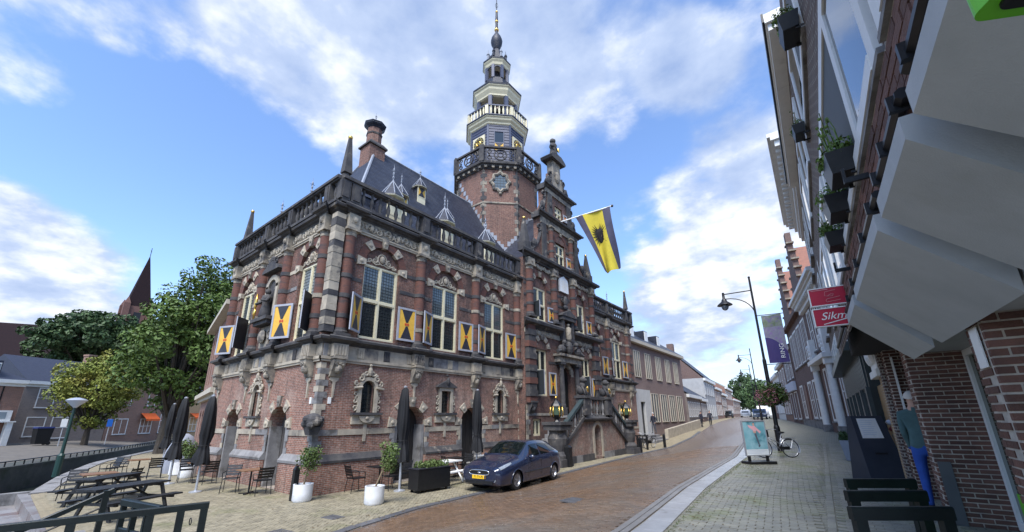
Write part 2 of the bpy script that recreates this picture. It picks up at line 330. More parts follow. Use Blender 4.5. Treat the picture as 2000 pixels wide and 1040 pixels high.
# ------------------------------------------------------------------ terrain
KY = [-40, -5, 2, 5.5, 7.8, 15.5, 28, 41, 60, 100, 200, 400]; KX = [-4.9, -6.2, -7.6, -8.84, -9.35, -9.75, -10.6, -11, -13.2, -18.0, -34.8, -70]
SY = [-40, 0, 6.3, 10, 20.5, 30, 41, 60, 100, 200, 400]; SX = [-2, -2.1, -2.6, -2.98, -3.8, -4.6, -5.3, -7.6, -14.3, -31.5, -66]
def xk(y): return pl(y, KY, KX)
def xs(y): return pl(y, SY, SX)
EX = [-90, -60, -47, -36, -28.6, -22.4, -14, -9.4]; EYN = [24, 15.5, 10, 5, 3, 1.75, 1.55, 1.5]; EYF = [23.5, 13, 7.3, 1.4, -3, -6, -7, -7]
def edge(x): return pl(x, EX, EYN)
def fedge(x): return pl(x, EX, EYF)
def Tz(x, y):
    b = pl(y, [0, 10, 15, 20, 26, 32, 45, 60, 100, 160], [.8, .8, .74, .66, .95, 1.27, 1.45, 1.7, 2.0, 2.1])
    a = pl(y, [34, 46, 56, 70, 110, 160], [0, .75, 1.25, 1.55, 2.0, 2.1])
    k = xk(y); s = min(1, max(0, (x-k)/(xs(y)-k))); s = s*s*(3-2*s)
    z = a+(b-a)*s
    if x < -12 and y < fedge(x): t = min(1, (fedge(x)-y)/9); z = -.35+.85*t*t*(3-2*t)
    return z
joint = mk('joint_sand', (.075, .068, .055), (.05, .055, .035), 6, .9, .3, 60)
earth = mk('town_ground', (.15, .135, .115), (.11, .10, .09), 2, .9, .3, 20)
terr_far = brick('terrace_paving_far', (.30, .255, .17), (.24, .20, .13), (.14, .12, .085), bw=.21, bh=.105, ms=.008, stain=(.12, .115, .075), st=(.5, .75), ss=.7, floor=True, rot=.78, bump=.4)
road_far = brick('road_clinker_far', (.18, .135, .105), (.14, .105, .085), (.09, .078, .07), bw=.21, bh=.105, ms=.008, stain=(.09, .08, .075), st=(.45, .8), ss=.35, floor=True, rot=.12, bump=.3, rough=.27)
side_far = brick('sidewalk_paving_far', (.26, .25, .19), (.20, .19, .15), (.11, .105, .075), bw=.21, bh=.105, ms=.01, stain=(.15, .155, .09), st=(.5, .75), ss=.9, floor=True, bump=.4, rough=.6)
gx = np.unique(np.concatenate([np.linspace(-700, -90, 14), np.linspace(-90, -30, 60), np.linspace(-30, 6, 90), np.linspace(6, 60, 10), np.linspace(60, 500, 8)]))
gy = np.unique(np.concatenate([np.linspace(-300, -12, 10), np.linspace(-12, 26, 96), np.linspace(26, 120, 48), np.linspace(120, 1200, 14)]))
b = MB(); nx, ny = len(gx), len(gy); vs = []
for y in gy:
    for x in gx:
        z = Tz(x, y)-.06
        if x < -9.4 and fedge(x)-1.0 < y < edge(x)+.9: z = -2.3
        vs.append((x, y, z))
b.add(vs, [(j*nx+i, j*nx+i+1, (j+1)*nx+i+1, (j+1)*nx+i) for j in range(ny-1) for i in range(nx-1)])
struct('ground', b, earth)
def strip(name, ys, fl, fr, mat, dz, n=8):
    b = MB(); k = n+1; vs = []
    for y in ys:
        l, r = fl(y), fr(y)
        for i in range(k):
            x = l+(r-l)*i/n; vs.append((x, y, Tz(x, y)+dz))
    b.add(vs, [(j*k+i, j*k+i+1, (j+1)*k+i+1, (j+1)*k+i) for j in range(len(ys)-1) for i in range(n)])
    return struct(name, b, mat)
ysn = list(np.arange(-9, 40, .6))+list(np.arange(40, 200, 5))
def face_x(y): return pl(y, [0, 27, 45, 60, 100, 200], [1.5, .45, -2.55, -5.1, -11.9, -29])    # foot of the right-hand buildings
road = strip('road', ysn, lambda y: xk(y)-.02, lambda y: xs(y)+.01, road_far, -.012, 10)
sidewalk = strip('sidewalk', ysn, lambda y: xs(y), lambda y: face_x(y)+.7, side_far, -.012, 6)
def terl(y): return -9.35 if y < 1.5 else -13.4 if y < 7.2 else (-14.5 if y < 62 else xk(y)-3)
pavement = strip('pavement', [-9, -6, -3, 0, 1.49, 1.51]+[y for y in ysn if y > 1.6], terl, lambda y: xk(y), terr_far, -.012, 6)
b = MB(); cols = list(np.arange(-90, -13.3, .9))+[-13.4]; rows = 14; vs = []
for x in cols:
    y0 = edge(x); y1 = 7.6 if x > -24.2 else y0+9
    for j in range(rows+1):
        y = y0+(y1-y0)*j/rows; vs.append((x, y, Tz(x, y)-.012))
k = rows+1; b.add(vs, [(i*k+j, (i+1)*k+j, (i+1)*k+j+1, i*k+j+1) for i in range(len(cols)-1) for j in range(rows)])
terrace = struct('terrace', b, terr_far)
# --- clinkers as real pieces
pv_ter = mk('clinker_yellow', (.255, .222, .15), (.185, .163, .112), 3, .68, .25, 70, isl=.16, c3=(.15, .145, .075), s3=.8, t3=(.53, .72))
pv_road = mk('clinker_brown', (.19, .118, .07), (.13, .085, .056), 2.2, .30, .25, 70, isl=.16, c3=(.135, .115, .095), s3=.3, t3=(.45, .7), rvar=.12)
pv_side = mk('clinker_grey', (.25, .235, .175), (.165, .16, .13), 3, .42, .25, 70, isl=.15, c3=(.15, .16, .065), s3=.75, t3=(.52, .66))
slabm = mk('pale_kerb_slab', (.34, .35, .36), (.26, .265, .275), 2, .22, .1, 60, isl=.06, c3=(.15, .15, .13), s3=1.1, t3=(.64, .72))
kerbm = mk('dark_kerb_stone', (.075, .075, .08), (.11, .11, .115), 4, .5, .2, 50, isl=.12)
def paver(x, y, a, l, w, lift=0., h=.05):
    ca, sa = math.cos(a), math.sin(a); z = Tz(x, y)+lift+random.uniform(-.002, .003); e = .004
    vs = []
    for (sx, sy, q, zz) in ((-1, -1, 0, -h), (1, -1, 0, -h), (1, 1, 0, -h), (-1, 1, 0, -h), (-1, -1, 0, -e), (1, -1, 0, -e), (1, 1, 0, -e), (-1, 1, 0, -e), (-1, -1, e, 0), (1, -1, e, 0), (1, 1, e, 0), (-1, 1, e, 0)):
        lx, ly = sx*(l/2-q), sy*(w/2-q); px, py = x+lx*ca-ly*sa, y+lx*sa+ly*ca
        vs.append((px, py, z+zz+(Tz(px, py)-Tz(x, y) if zz > -h else 0)))
    return vs, [(0, 1, 5, 4), (1, 2, 6, 5), (2, 3, 7, 6), (3, 0, 4, 7), (4, 5, 9, 8), (5, 6, 10, 9), (6, 7, 11, 10), (7, 4, 8, 11), (8, 9, 10, 11)]
cpos = Vector((0, 0, 2.3))
def seen(x, y, m=.25):
    d = Vector((x, y, Tz(x, y)))-cpos; dz = d.dot(_f)
    if dz < .5: return False
    px = d.dot(_r)/dz*790/1000; py = -(d.dot(_u)/dz)*790+585.4
    return abs(px) < 1+m and py < 1040*(1+m)
def lay(host, plist, mat, near, nm, what):
    plist.sort(key=lambda p: (p[0])**2+(p[1])**2)
    inview = [p for p in plist if seen(p[0], p[1], 0)]; first = set(id(p) for p in inview[:near])
    rest = MB()
    for p in plist:
        vs, fs = paver(*p)
        if id(p) in first:
            q = MB(); q.add([(v[0]-p[0], v[1]-p[1], v[2]) for v in vs], fs); obj(nm, q, mat, host, T_(p[0], p[1]))
        else: rest.add(vs, fs)
    if rest.v: tag(obj(what, rest, mat, host), kind='stuff')
def running(fl, fr, y0, y1, l=.2, w=.1, g=.007, a=0.):
    out = []; y = y0; r = 0
    while y < y1:
        x = fl(y)+(l+g)*(.5 if r % 2 else 0)+l/2+random.uniform(0, .01)
        while x < fr(y)-l/2:
            out.append((x, y, a+random.gauss(0, .012), l, w)); x += l+g
        y += w+g; r += 1
    return out
side = [p for p in running(lambda y: xs(y)+.41, lambda y: -.47-.03*(y-9), 4.2, 26) if seen(p[0], p[1])]
side += [(x, y, PI/2, .2, .1) for y in np.arange(4.2, 26, .207) for x in (-.42-.03*(y-9),) if seen(x, y)]
inner = [p for p in running(lambda y: -.36-.03*(y-9), lambda y: face_x(y)-.05, 4.2, 26) if seen(p[0], p[1])]
lay(sidewalk, side+inner, pv_side, 300, 'paver', 'paving')
rd = []
for p in running(lambda y: -7, lambda y: 7, 2.6, 24):
    x, y = p[0], p[1]; c = (xk(y)+xs(y))/2; X = c+x
    if xk(y)+.14 < X < xs(y)-.2 and seen(X, y): rd.append((X, y, p[2]-.1, .2, .1))
lay(road, rd, pv_road, 300, 'clinker', 'clinker_paving')
te = []
ca, sa = math.cos(.72), math.sin(.72); w_ = .1055
for ia in range(-200, 150):
    for ib in range(-150, 200):
        n_ = (ia-ib) % 4
        if n_ not in (0, 2): continue
        if n_ == 0: cx, cy, aa = ia+1, ib+.5, 0.
        else: cx, cy, aa = ia+.5, ib, PI/2
        X = -12+(cx*ca-cy*sa)*w_; Y = 8+(cx*sa+cy*ca)*w_
        if X < -30 or Y > 27 or (Y < edge(X)+.3 and X < -9.35) or X > xk(Y)-.3: continue
        if X < -13.7 and Y > 6.9: continue
        if X > -14 and Y > 6.9 and X < -13.55: continue
        if not seen(X, Y, .15): continue
        if X < -13.2 and Y < 2.0: continue
        te.append((X, Y, .72+aa+random.gauss(0, .01), .203, .0985))
lay(pavement, te, pv_ter, 300, 'clinker', 'clinker_paving')
# kerbs
y = 2.2
while y < 46:
    L = .92; x = xk(y+L/2)-.14; a = math.atan2(1, (xk(y+L)-xk(y))/L)
    q = MB(); vs, fs = paver(x, y+L/2, a, L-.012, .24, .012, .12); q.add(vs, fs); obj('kerb_stone', q, kerbm, road); y += L
y = 4.2; ls = [.62, .55, .7, .6, .85, .58]; i = 0
while y < 34:
    L = ls[i % 6]; x = xs(y+L/2)+.21; a = math.atan2(1, (xs(y+L)-xs(y))/L)
    q = MB(); vs, fs = paver(x, y+L/2, a, L-.01, .36, .008, .1); q.add(vs, fs); obj('kerb_slab', q, slabm, sidewalk); y += L; i += 1
for dx in (-.06, -.17):
    y = 4.2
    while y < 30:
        q = MB(); L = .8; x = xs(y+L/2)+dx; a = math.atan2(1, (xs(y+L)-xs(y))/L); vs, fs = paver(x, y+L/2, a, L-.008, .095, .003, .08); q.add(vs, fs); obj('gutter_stone', q, mk('gutter_stone', (.21, .20, .19), (.15, .145, .14), 3, .45) if 'gutter_stone' not in MATS else MATS['gutter_stone'], road); y += L
# drain grates
def grate(x, y, w, l, a, label):
    b = MB(); M = T_(x, y, Tz(x, y)+.004) @ Matrix.Rotation(a, 4, 'Z')
    t = thing('drain_grate', label, 'drain grate', (x, y, Tz(x, y)), 'iron drain grates')
    b.box(-l/2, l/2, -w/2, -w/2+.03, -.02, .006); b.box(-l/2, l/2, w/2-.03, w/2, -.02, .006); b.box(-l/2, -l/2+.03, -w/2+.03, w/2-.03, -.02, .006); b.box(l/2-.03, l/2, -w/2+.03, w/2-.03, -.02, .006)
    obj('frame', b, kerbm, t, M)
    b = MB(); b.box(-l/2+.02, l/2-.02, -w/2+.02, w/2-.02, -.02, -.006); obj('pit', b, black, t, M)
    n = 7
    for i in range(n):
        q = MB(); y0 = -w/2+.04+(w-.08)*i/n; q.box(-l/2+.03, l/2-.03, y0, y0+(w-.08)/n*.55, -.01, .003); obj('bar', q, kerbm, t, M)
grate(-9.9, 4.55, .42, .62, .1, 'iron drain grate in the terrace nearest the wooden bridge rail')
grate(-10.35, 6.0, .35, .5, .1, 'small iron drain grate beside the leaning white pot')
grate(-4.6, 8.05, .45, .6, -.1, 'iron drain grate set into the brown road clinkers')
# --- canal
water = mk('canal_water', (.02, .028, .022), (.03, .038, .03), 1.5, .05, .25, 2.2, spec=.7)
q = MB(); pts = [(x, edge(x)-.02) for x in EX]+[(x, fedge(x)+.02) for x in reversed(EX)]; q.slab(pts, -1.35, -1.3); struct('canal', q, water)
quaym = mk('quay_wall_stone', (.045, .047, .043), (.075, .075, .066), 1.5, .8, .5, 14, c3=(.03, .04, .022), s3=.8)
def quay(fn, sgn, name, label):
    t = thing(name, label, 'quay wall', (-20, fn(-20), 0)); w = MB()
    xsq = list(np.linspace(-88, -9.4, 56))
    for x0, x1 in zip(xsq[:-1], xsq[1:]):
        if sgn > 0 and -22.8 < (x0+x1)/2 < -13.2: continue
        y0, y1 = fn(x0), fn(x1); z0, z1 = Tz(x0, y0), Tz(x1, y1); d = .35*sgn
        w.add([(x0, y0, -2.2), (x1, y1, -2.2), (x1, y1+d, -2.2), (x0, y0+d, -2.2), (x0, y0, z0-.1), (x1, y1, z1-.1), (x1, y1+d, z1-.1), (x0, y0+d, z0-.1)], [(0, 1, 5, 4), (4, 5, 6, 7), (3, 2, 6, 7), (0, 3, 7, 4), (1, 2, 6, 5)])
        c = MB(); e = .04*sgn; d = (.5 if sgn > 0 else 1.9)*sgn
        c.add([(x0+.01, y0-e, z0-.1), (x1, y1-e, z1-.1), (x1, y1+d, z1-.1), (x0+.01, y0+d, z0-.1), (x0+.01, y0-e, z0+.03), (x1, y1-e, z1+.03), (x1, y1+d, z1+.03), (x0+.01, y0+d, z0+.03)], [(0, 1, 2, 3), (4, 5, 6, 7), (0, 1, 5, 4), (2, 3, 7, 6), (0, 3, 7, 4), (1, 2, 6, 5)])
        obj('coping_stone', c, st_gy if sgn > 0 else quaym, t)
    obj('wall', w, quaym, t)
quay(edge, 1, 'quay_wall', 'stone quay wall with pale grey coping below the cafe terrace')
quay(fedge, -1, 'quay_wall', 'dark stone quay wall under the black railing across the canal')
w = MB(); w.box(-9.5, -9.2, -9, 1.5, -2.2, .02); tag(obj('bridge_wall', w, quaym), 'dark stone side wall of the road bridge', 'bridge wall')
# steps down to the water
stone_step = mk('step_stone', (.25, .235, .225), (.17, .155, .15), 2, .35, .2, 30, c3=(.13, .085, .07), s3=.9)
stpt = thing('canal_steps', 'wide stone steps leading down from the terrace to the canal', 'steps', (-18, 1.5, 0))
for i in range(4):
    for j in range(4):
        x0 = -22.8+2.4*j; q = MB(); q.box(x0+.01, x0+2.39, 2.1-.62*(i+1)+.003*j, 2.12-.62*i, -2.0, -.02-.33*i); obj('step', q, stone_step, stpt)
q = MB(); q.box(-23.15, -22.82, -.4, 2.1, -2, .02); obj('cheek_wall', q, st_gy, stpt); q = MB(); q.box(-13.19, -12.9, -.6, 2.1, -2, .02); obj('cheek_wall', q, st_gy, stpt)
# ------------------------------------------------------------------ town hall
HX, HY = -13.8, 7.0            # street corner of the hall
HW, HD = 10.2, 28.3            # width of the left front, length along the street
hall = thing('town_hall', 'large ornate brick town hall with sandstone bands, balustrade, stepped gable and octagonal clock tower', 'town hall', (HX, HY, 0))
FA = FR(HX, 0, 90); FB = FR(0, HY, 0)          # FA: x = world Y; FB: x = world X; y into the wall
FC = FR(-13.3, 0, 90)                           # projecting middle bay
def arc(cx, cz, r, a0, a1, n): return [(cx+r*math.cos(a0+(a1-a0)*i/n), cz+r*math.sin(a0+(a1-a0)*i/n)) for i in range(n+1)]
def wall(b, u0, u1, z0, z1, holes, d=.4):
    """front face with openings (ua,ub,za,zb,arched) and their reveals"""
    us = sorted(set([u0, u1]+[h[0] for h in holes]+[h[1] for h in holes])); zs = sorted(set([z0, z1]+[h[2] for h in holes]+[h[3] for h in holes]))
    us = [u for u in us if u0 <= u <= u1]; zs = [z for z in zs if z0 <= z <= z1]
    for i in range(len(us)-1):
        for j in range(len(zs)-1):
            cu, cz = (us[i]+us[i+1])/2, (zs[j]+zs[j+1])/2
            if any(h[0] < cu < h[1] and h[2] < cz < h[3] for h in holes): continue
            b.quad((us[i], 0, zs[j]), (us[i+1], 0, zs[j]), (us[i+1], 0, zs[j+1]), (us[i], 0, zs[j+1]))
    for h in holes:
        ua, ub, za, zb = h[:4]; ar = h[4] if len(h) > 4 else False; r = (ub-ua)/2
        zt = zb-r if ar else zb
        b.quad((ua, 0, za), (ua, 0, zt), (ua, d, zt), (ua, d, za)); b.quad((ub, 0, za), (ub, d, za), (ub, d, zt), (ub, 0, zt))
        b.quad((ua, 0, za), (ua, d, za), (ub, d, za), (ub, 0, za))
        if ar:
            c = (ua+ub)/2; L = arc(c, zt, r, PI, PI/2, 6); R = arc(c, zt, r, 0, PI/2, 6)
            for i in range(6):
                b.quad((ua, 0, zb), (L[i][0], 0, L[i][1]), (L[i+1][0], 0, L[i+1][1]))
                b.quad((ub, 0, zb), (R[i+1][0], 0, R[i+1][1]), (R[i][0], 0, R[i][1]))
                b.quad((L[i][0], 0, L[i][1]), (L[i][0], d, L[i][1]), (L[i+1][0], d, L[i+1][1]), (L[i+1][0], 0, L[i+1][1]))
                b.quad((R[i][0], 0, R[i][1]), (R[i+1][0], 0, R[i+1][1]), (R[i+1][0], d, R[i+1][1]), (R[i][0], d, R[i][1]))
        else: b.quad((ua, 0, zb), (ub, 0, zb), (ub, d, zb), (ua, d, zb))
def arch_ring(F, c, zs, r0, r1, stones, parent, mat=None, w=-.03, d=.10, n=7):
    """brick arch with carved stones set into it; stones = angles in degrees"""
    b = MB(F); A = arc(c, zs, r0, 0, PI, 16); B_ = arc(c, zs, r1, 0, PI, 16)
    for i in range(16):
        b.add([(A[i][0], w, A[i][1]), (B_[i][0], w, B_[i][1]), (B_[i+1][0], w, B_[i+1][1]), (A[i+1][0], w, A[i+1][1]), (A[i][0], d, A[i][1]), (B_[i][0], d, B_[i][1]), (B_[i+1][0], d, B_[i+1][1]), (A[i+1][0], d, A[i+1][1])],
            [(3, 2, 1, 0), (1, 2, 6, 5), (0, 4, 7, 3)])
    obj('arch', b, mat or bk_col, parent)
    for an in stones:
        a = rad(an); q = MB(F); h = .13 if an != 90 else .11; ra, rb = r0-.02, r1+(.06 if an == 90 else .03); m = st_lt if an != 90 else st_md; w2 = w-.07 if an == 90 else w-.035
        pts = [(c+ra*math.cos(a-h/r0*.9), zs+ra*math.sin(a-h/r0*.9)), (c+rb*math.cos(a-h/r0), zs+rb*math.sin(a-h/r0)), (c+rb*math.cos(a+h/r0), zs+rb*math.sin(a+h/r0)), (c+ra*math.cos(a+h/r0*.9), zs+ra*math.sin(a+h/r0*.9))]
        q.prism(pts, w2, d-.02); rm = (ra+rb)/2; q.ball((c+rm*math.cos(a), w2, zs+rm*math.sin(a)), .085, 6, 5, 1, .6, 1)
        obj('voussoir', q, m, parent)
def lattice(b, x0, x1, y, z0, z1, nx, nz, t=.006):
    for i in range(1, nx):
        x = x0+(x1-x0)*i/nx; b.box(x-t, x+t, y-.004, y+.006, z0, z1)
    for j in range(1, nz):
        z = z0+(z1-z0)*j/nz; b.box(x0, x1, y-.006, y+.004, z-t, z+t)
_win = {}
def window(F, c, z0, z1, w, ztr, parent, dep=.16, mats=None, lead_=True, cols=2):
    """cross window: frame > four panes and their leading"""
    key = (round(z0, 2), round(z1, 2), w, ztr, lead_, cols)
    M = F @ T_(c, dep, 0)
    if key not in _win:
        b = MB(); h = w/2; f = .075
        b.box(-h, -h+f, -.05, .06, z0, z1); b.box(h-f, h, -.05, .06, z0, z1); b.box(-h+f, h-f, -.05, .06, z1-f, z1); b.box(-h+f, h-f, -.09, .06, z0, z0+f*1.1)
        if cols == 2: b.box(-.045, .045, -.055, .06, z0+f*1.1, z1-f)
        for s in ((-h+f, -.045), (.045, h-f)) if cols == 2 else ((-h+f, h-f),):
            b.box(s[0], s[1], -.07, .06, ztr-.055, ztr+.055)
            for (a_, b_) in ((z0+f*1.1, ztr-.055), (ztr+.055, z1-f)):
                b.box(s[0], s[0]+.035, -.025, .04, a_, b_); b.box(s[1]-.035, s[1], -.025, .04, a_, b_); b.box(s[0]+.035, s[1]-.035, -.025, .04, a_, a_+.035); b.box(s[0]+.035, s[1]-.035, -.025, .04, b_-.035, b_)
        fm = b.mesh('window_frame', cream); ps = []
        for s in ((-h+f, -.045), (.045, h-f)) if cols == 2 else ((-h+f, h-f),):
            for (a_, b_) in ((z0+f*1.1, ztr-.055), (ztr+.055, z1-f)):
                q = MB(); q.box(s[0]+.03, s[1]-.03, .012, .03, a_+.03, b_-.03); l = MB()
                lattice(l, s[0]+.03, s[1]-.03, .004, a_+.03, b_-.03, 5, max(4, int((b_-a_)/.13)), .005)
                ps.append((q, l))
        _win[key] = (fm, ps)
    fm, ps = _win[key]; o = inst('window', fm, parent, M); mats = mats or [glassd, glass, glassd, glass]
    for i, (q, l) in enumerate(ps):
        obj('pane', q, mats[i % len(mats)], o, M)
        if lead_: obj('leading', l, lat, o, M)
    return o
_sh = {}
def shutter(F, hinge, z0, z1, w, side, ang, parent, dep=-.05):
    """side=+1: hinged on the left of its leaf, lying to the right; ang = degrees off the wall"""
    key = (round(z1-z0, 2), w)
    if key not in _sh:
        h = z1-z0; b = MB(); t = .045; f = .085
        b.box(0, f, -t, 0, 0, h); b.box(w-f, w, -t, 0, 0, h); b.box(f, w-f, -t, 0, 0, f); b.box(f, w-f, -t, 0, h-f, h)
        b2 = MB(); b2.box(f, w-f, -t+.014, -.004, f, h-f)
        tr = MB(); y = -t+.008; cx, cz = w/2, h/2
        tr.mi = 0
        for s in (1, -1):
            zt = cz+s*(h/2-f-.01); tp = [(cx-s*.29*w, zt), (cx+s*.29*w, zt), (cx+s*.05, cz+s*.08), (cx-s*.05, cz+s*.08)]
            if s > 0: tp = [(cx-.05, cz+.08), (cx+.05, cz+.08), (cx+.29*w, zt), (cx-.29*w, zt)]
            else: tp = [(cx-.29*w, zt), (cx+.29*w, zt), (cx+.05, cz-.08), (cx-.05, cz-.08)]
            tr.prism(tp, y, y+.01)
        rd_ = MB()
        for s in (-1, 1):
            p = [(cx+s*.055+.05*math.cos(a*PI/4), cz+.06*math.sin(a*PI/4)) for a in range(8)]; rd_.prism(p, y-.004, y+.008)
        bk = MB(); bk.box(.01, w-.01, -.003, .006, .01, h-.01)
        hg = MB(); hg.box(-.05, .12, -.008, .012, h*.18-.02, h*.18+.02); hg.box(-.05, .12, -.008, .012, h*.82-.02, h*.82+.02)
        _sh[key] = [x.mesh(n, m) for x, n, m in ((b, 'shutter', shframe), (b2, 'panel', shyel), (tr, 'black_field', shblk), (rd_, 'red_roundel', shred), (bk, 'back_board', shgrn), (hg, 'hinge', black))]
    ms = _sh[key]; h = z1-z0
    if side > 0: M = F @ T_(hinge, dep, z0) @ Matrix.Rotation(rad(-ang), 4, 'Z')
    else: M = F @ T_(hinge, dep, z0) @ Matrix.Rotation(rad(ang), 4, 'Z') @ T_(-w, 0, 0)
    o = inst('shutter', ms[0], parent, M)
    for n, m in (('panel', 1), ('black_field', 2), ('red_roundel', 3), ('back_board', 4)): inst(n, ms[m], o, M)
def column(F, c, z0, z1, r, parent, rings, dep=0., mat=None):
    M = F @ T_(c, dep, 0); b = MB(); b.lathe([(r, z0+.28), (r, z1-.3)], 14, cap=False); o = obj('column', b, mat or bk_col, parent, M, True)
    b = MB(); b.box(-r*1.25, r*1.25, -r*1.25, r*1.2, z0, z0+.1); b.lathe([(r*1.22, z0+.1), (r*1.25, z0+.16), (r*1.08, z0+.22), (r*1.06, z0+.29)], 14); obj('base', b, st_dk, o, M)
    b = MB(); b.lathe([(r*1.05, z1-.31), (r*1.1, z1-.24), (r*1.02, z1-.2), (r*1.2, z1-.1)], 14); b.box(-r*1.3, r*1.3, -r*1.3, r*1.2, z1-.1, z1); obj('capital', b, st_md, o, M)
    for z in rings:
        b = MB(); b.lathe([(r*1.0, z-.085), (r*1.1, z-.08), (r*1.1, z+.08), (r*1.0, z+.085)], 14); obj('ring', b, st_dk if random.random() < .75 else st_md, o, M, True, 40)
CORN = [(.0, 0), (-.06, 0), (-.08, .06), (-.16, .10), (-.18, .14), (-.30, .17), (-.32, .27), (-.26, .33), (0, .37)]
def cornice(F, u0, u1, z, prof, k, mat, parent, name='cornice', dep=0., miter=(0, 0)):
    """profile swept along the facade; k scales the profile; miter lengthens the ends with the projection"""
    b = MB(F); n = len(prof); vs = []
    for (u, s) in ((u0, -miter[0]), (u1, miter[1])):
        for (y, zz) in prof: vs.append((u+s*(-y*k), dep+y*k, z+zz*k))
    b.add(vs, [tuple(range(n-1, -1, -1)), tuple(range(n, 2*n))]+[(i, (i+1) % n, (i+1) % n+n, i+n) for i in range(n)])
    return obj(name, b, mat, parent)
def frieze_mesh(L, h, seed, d=.05):
    """running scrollwork: paired spirals, masks and leaves"""
    b = MB(); n = max(2, int(round(L/.42))); p = L/n; rs = random.Random(seed)
    for i in range(n):
        c = p*(i+.5); sg = 1 if i % 2 else -1
        b.spiral(c-.09, -.02, h*.5+sg*.05, h*.36, 1.4, rs.uniform(-.4, .4)-PI/2*sg, .048, sg, 12, 5); b.spiral(c+.1, -.02, h*.5-sg*.07, h*.3, 1.2, PI/2*sg, .04, sg, 10, 4)
        if i % 3 == 1: b.ball((c, -.04, h*.5), .11, 6, 5, .8, .6, 1.3)
        b.ball((c+p*.5-.02, -.02, h*.5), .07, 5, 4, 1, .6, 1.5)
    return b
_bal = None
def balustrade(F, u0, u1, z, h, parent, pedestals, creams=(), dep=-.12, sp=.36, cap=True, ext=(0, 0)):
    global _bal
    if _bal is None:
        p = [(.06, 0), (.075, .02), (.05, .06), (.045, .1), (.085, .26), (.09, .34), (.06, .48), (.042, .56), (.05, .6), (.075, .66), (.07, .70)]
        _bal = [MB().lathe(p, 8).mesh('baluster', m, True, 50) for m in (st_dk, cream)]
    b = MB(F); b.box(u0-ext[0], u1+ext[1], dep-.16, dep+.16, z, z+.12); obj('plinth_course', b, st_dk, parent)
    hb = h-.12-.22; b = MB(F); z1 = z+.12+hb
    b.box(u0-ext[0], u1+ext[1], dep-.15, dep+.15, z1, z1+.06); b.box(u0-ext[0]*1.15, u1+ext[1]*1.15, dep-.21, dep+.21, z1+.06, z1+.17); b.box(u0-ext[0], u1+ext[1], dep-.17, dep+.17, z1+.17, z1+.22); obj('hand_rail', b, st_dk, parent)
    for p in pedestals:
        b = MB(F); b.box(p-.2, p+.2, dep-.17, dep+.17, z+.12, z1); b.frus(p-.14, p+.14, dep-.2, dep-.17, z+.2, p-.1, p+.1, dep-.21, dep-.17, z1-.08); obj('pedestal', b, st_dk, parent)
    ps = sorted([u0-.2]+list(pedestals)+[u1+.2])
    for a_, b_ in zip(ps[:-1], ps[1:]):
        a2, b2 = a_+.2, b_-.2; n = max(1, int((b2-a2)/sp))
        for i in range(n):
            u = a2+(b2-a2)*(i+.5)/n
            inst('baluster', _bal[1 if any(abs(u-c) < .55 for c in creams) else 0], parent, F @ T_(u, dep, z+.12) @ Matrix.Diagonal((1, 1, hb/.70, 1)))
def corbel(F, c, z1, parent, mat=None, h=.6, w=.34, spike=True):
    m = mat or st_md; b = MB(F)
    b.prismx([(0, z1-h), (-.1, z1-h+.02), (-.16, z1-h*.7), (-.28, z1-h*.35), (-.32, z1-.1), (-.32, z1), (0, z1)], c-w/2, c+w/2)
    b.ball((c, -.2, z1-h*.55), .15, 7, 6, .9, 1, 1.1); b.spiral(c-.1, -.3, z1-.18, .08, 1, 0, .03); b.spiral(c+.1, -.3, z1-.18, .08, 1, PI, .03, -1)
    b.box(c-w/2-.04, c+w/2+.04, -.36, 0, z1, z1+.09); o = obj('corbel', b, m, parent)
    if spike:
        b = MB(F); z = z1-h; b.prism([(c-.16, z), (c-.16, z-.1), (c-.05, z-.17), (c-.02, z-.7), (c+.02, z-.7), (c+.05, z-.17), (c+.16, z-.1), (c+.16, z)], -.06, .02); obj('pendant', b, st_lt, o)
def relief_arch(F, c, zs, r, parent, dep=.1):
    """tympanum: recessed brick with carved mask, scrolls and ribbons"""
    b = MB(F); b.prism(arc(c, zs, r, 0, PI, 14), dep, dep+.02); obj('tympanum', b, bk_up, parent)
    b = MB(F); y = dep-.02
    b.ball((c, y-.02, zs+r*.42), .15, 8, 6, .8, .6, 1.1); b.tube([(c+.2*math.cos(t), y, zs+r*.42+.23*math.sin(t)) for t in np.linspace(0, 2*PI, 13)[:-1]], .035, 5, True)
    for s in (-1, 1):
        b.spiral(c+s*.33, y, zs+.24, .14, 1.3, PI/2, .045, s); b.spiral(c+s*.58, y, zs+.14, .11, 1.2, 0, .04, -s)
        b.tube([(c+s*.1, y, zs+.12), (c+s*.3, y, zs+.06), (c+s*.5, y, zs+.16), (c+s*.72, y, zs+.06)], .035, 5)
    obj('carving', b, st_lt, parent)
def block_row(F, u0, u1, z0, z1, parent, mats, gaps=(), proud=.03, L=.9, name='stone_block', deep=.05, seed=1):
    rs = random.Random(seed); u = u0
    while u < u1-.02:
        e = min(u1, u+L*rs.uniform(.7, 1.25))
        if u1-e < .25: e = u1
        segs = [(u, e)]
        for g0, g1 in gaps:
            nsegs = []
            for a_, b_ in segs:
                if b_ <= g0 or a_ >= g1: nsegs.append((a_, b_)); continue
                if a_ < g0: nsegs.append((a_, g0))
                if b_ > g1: nsegs.append((g1, b_))
            segs = nsegs
        for a_, b_ in segs:
            if b_-a_ > .04:
                b = MB(F); p = proud+rs.uniform(-.004, .006); b.box(a_+.004, b_-.004, -p, deep, z0+.002, z1-.002); obj(name, b, rs.choice(mats), parent)
        u = e
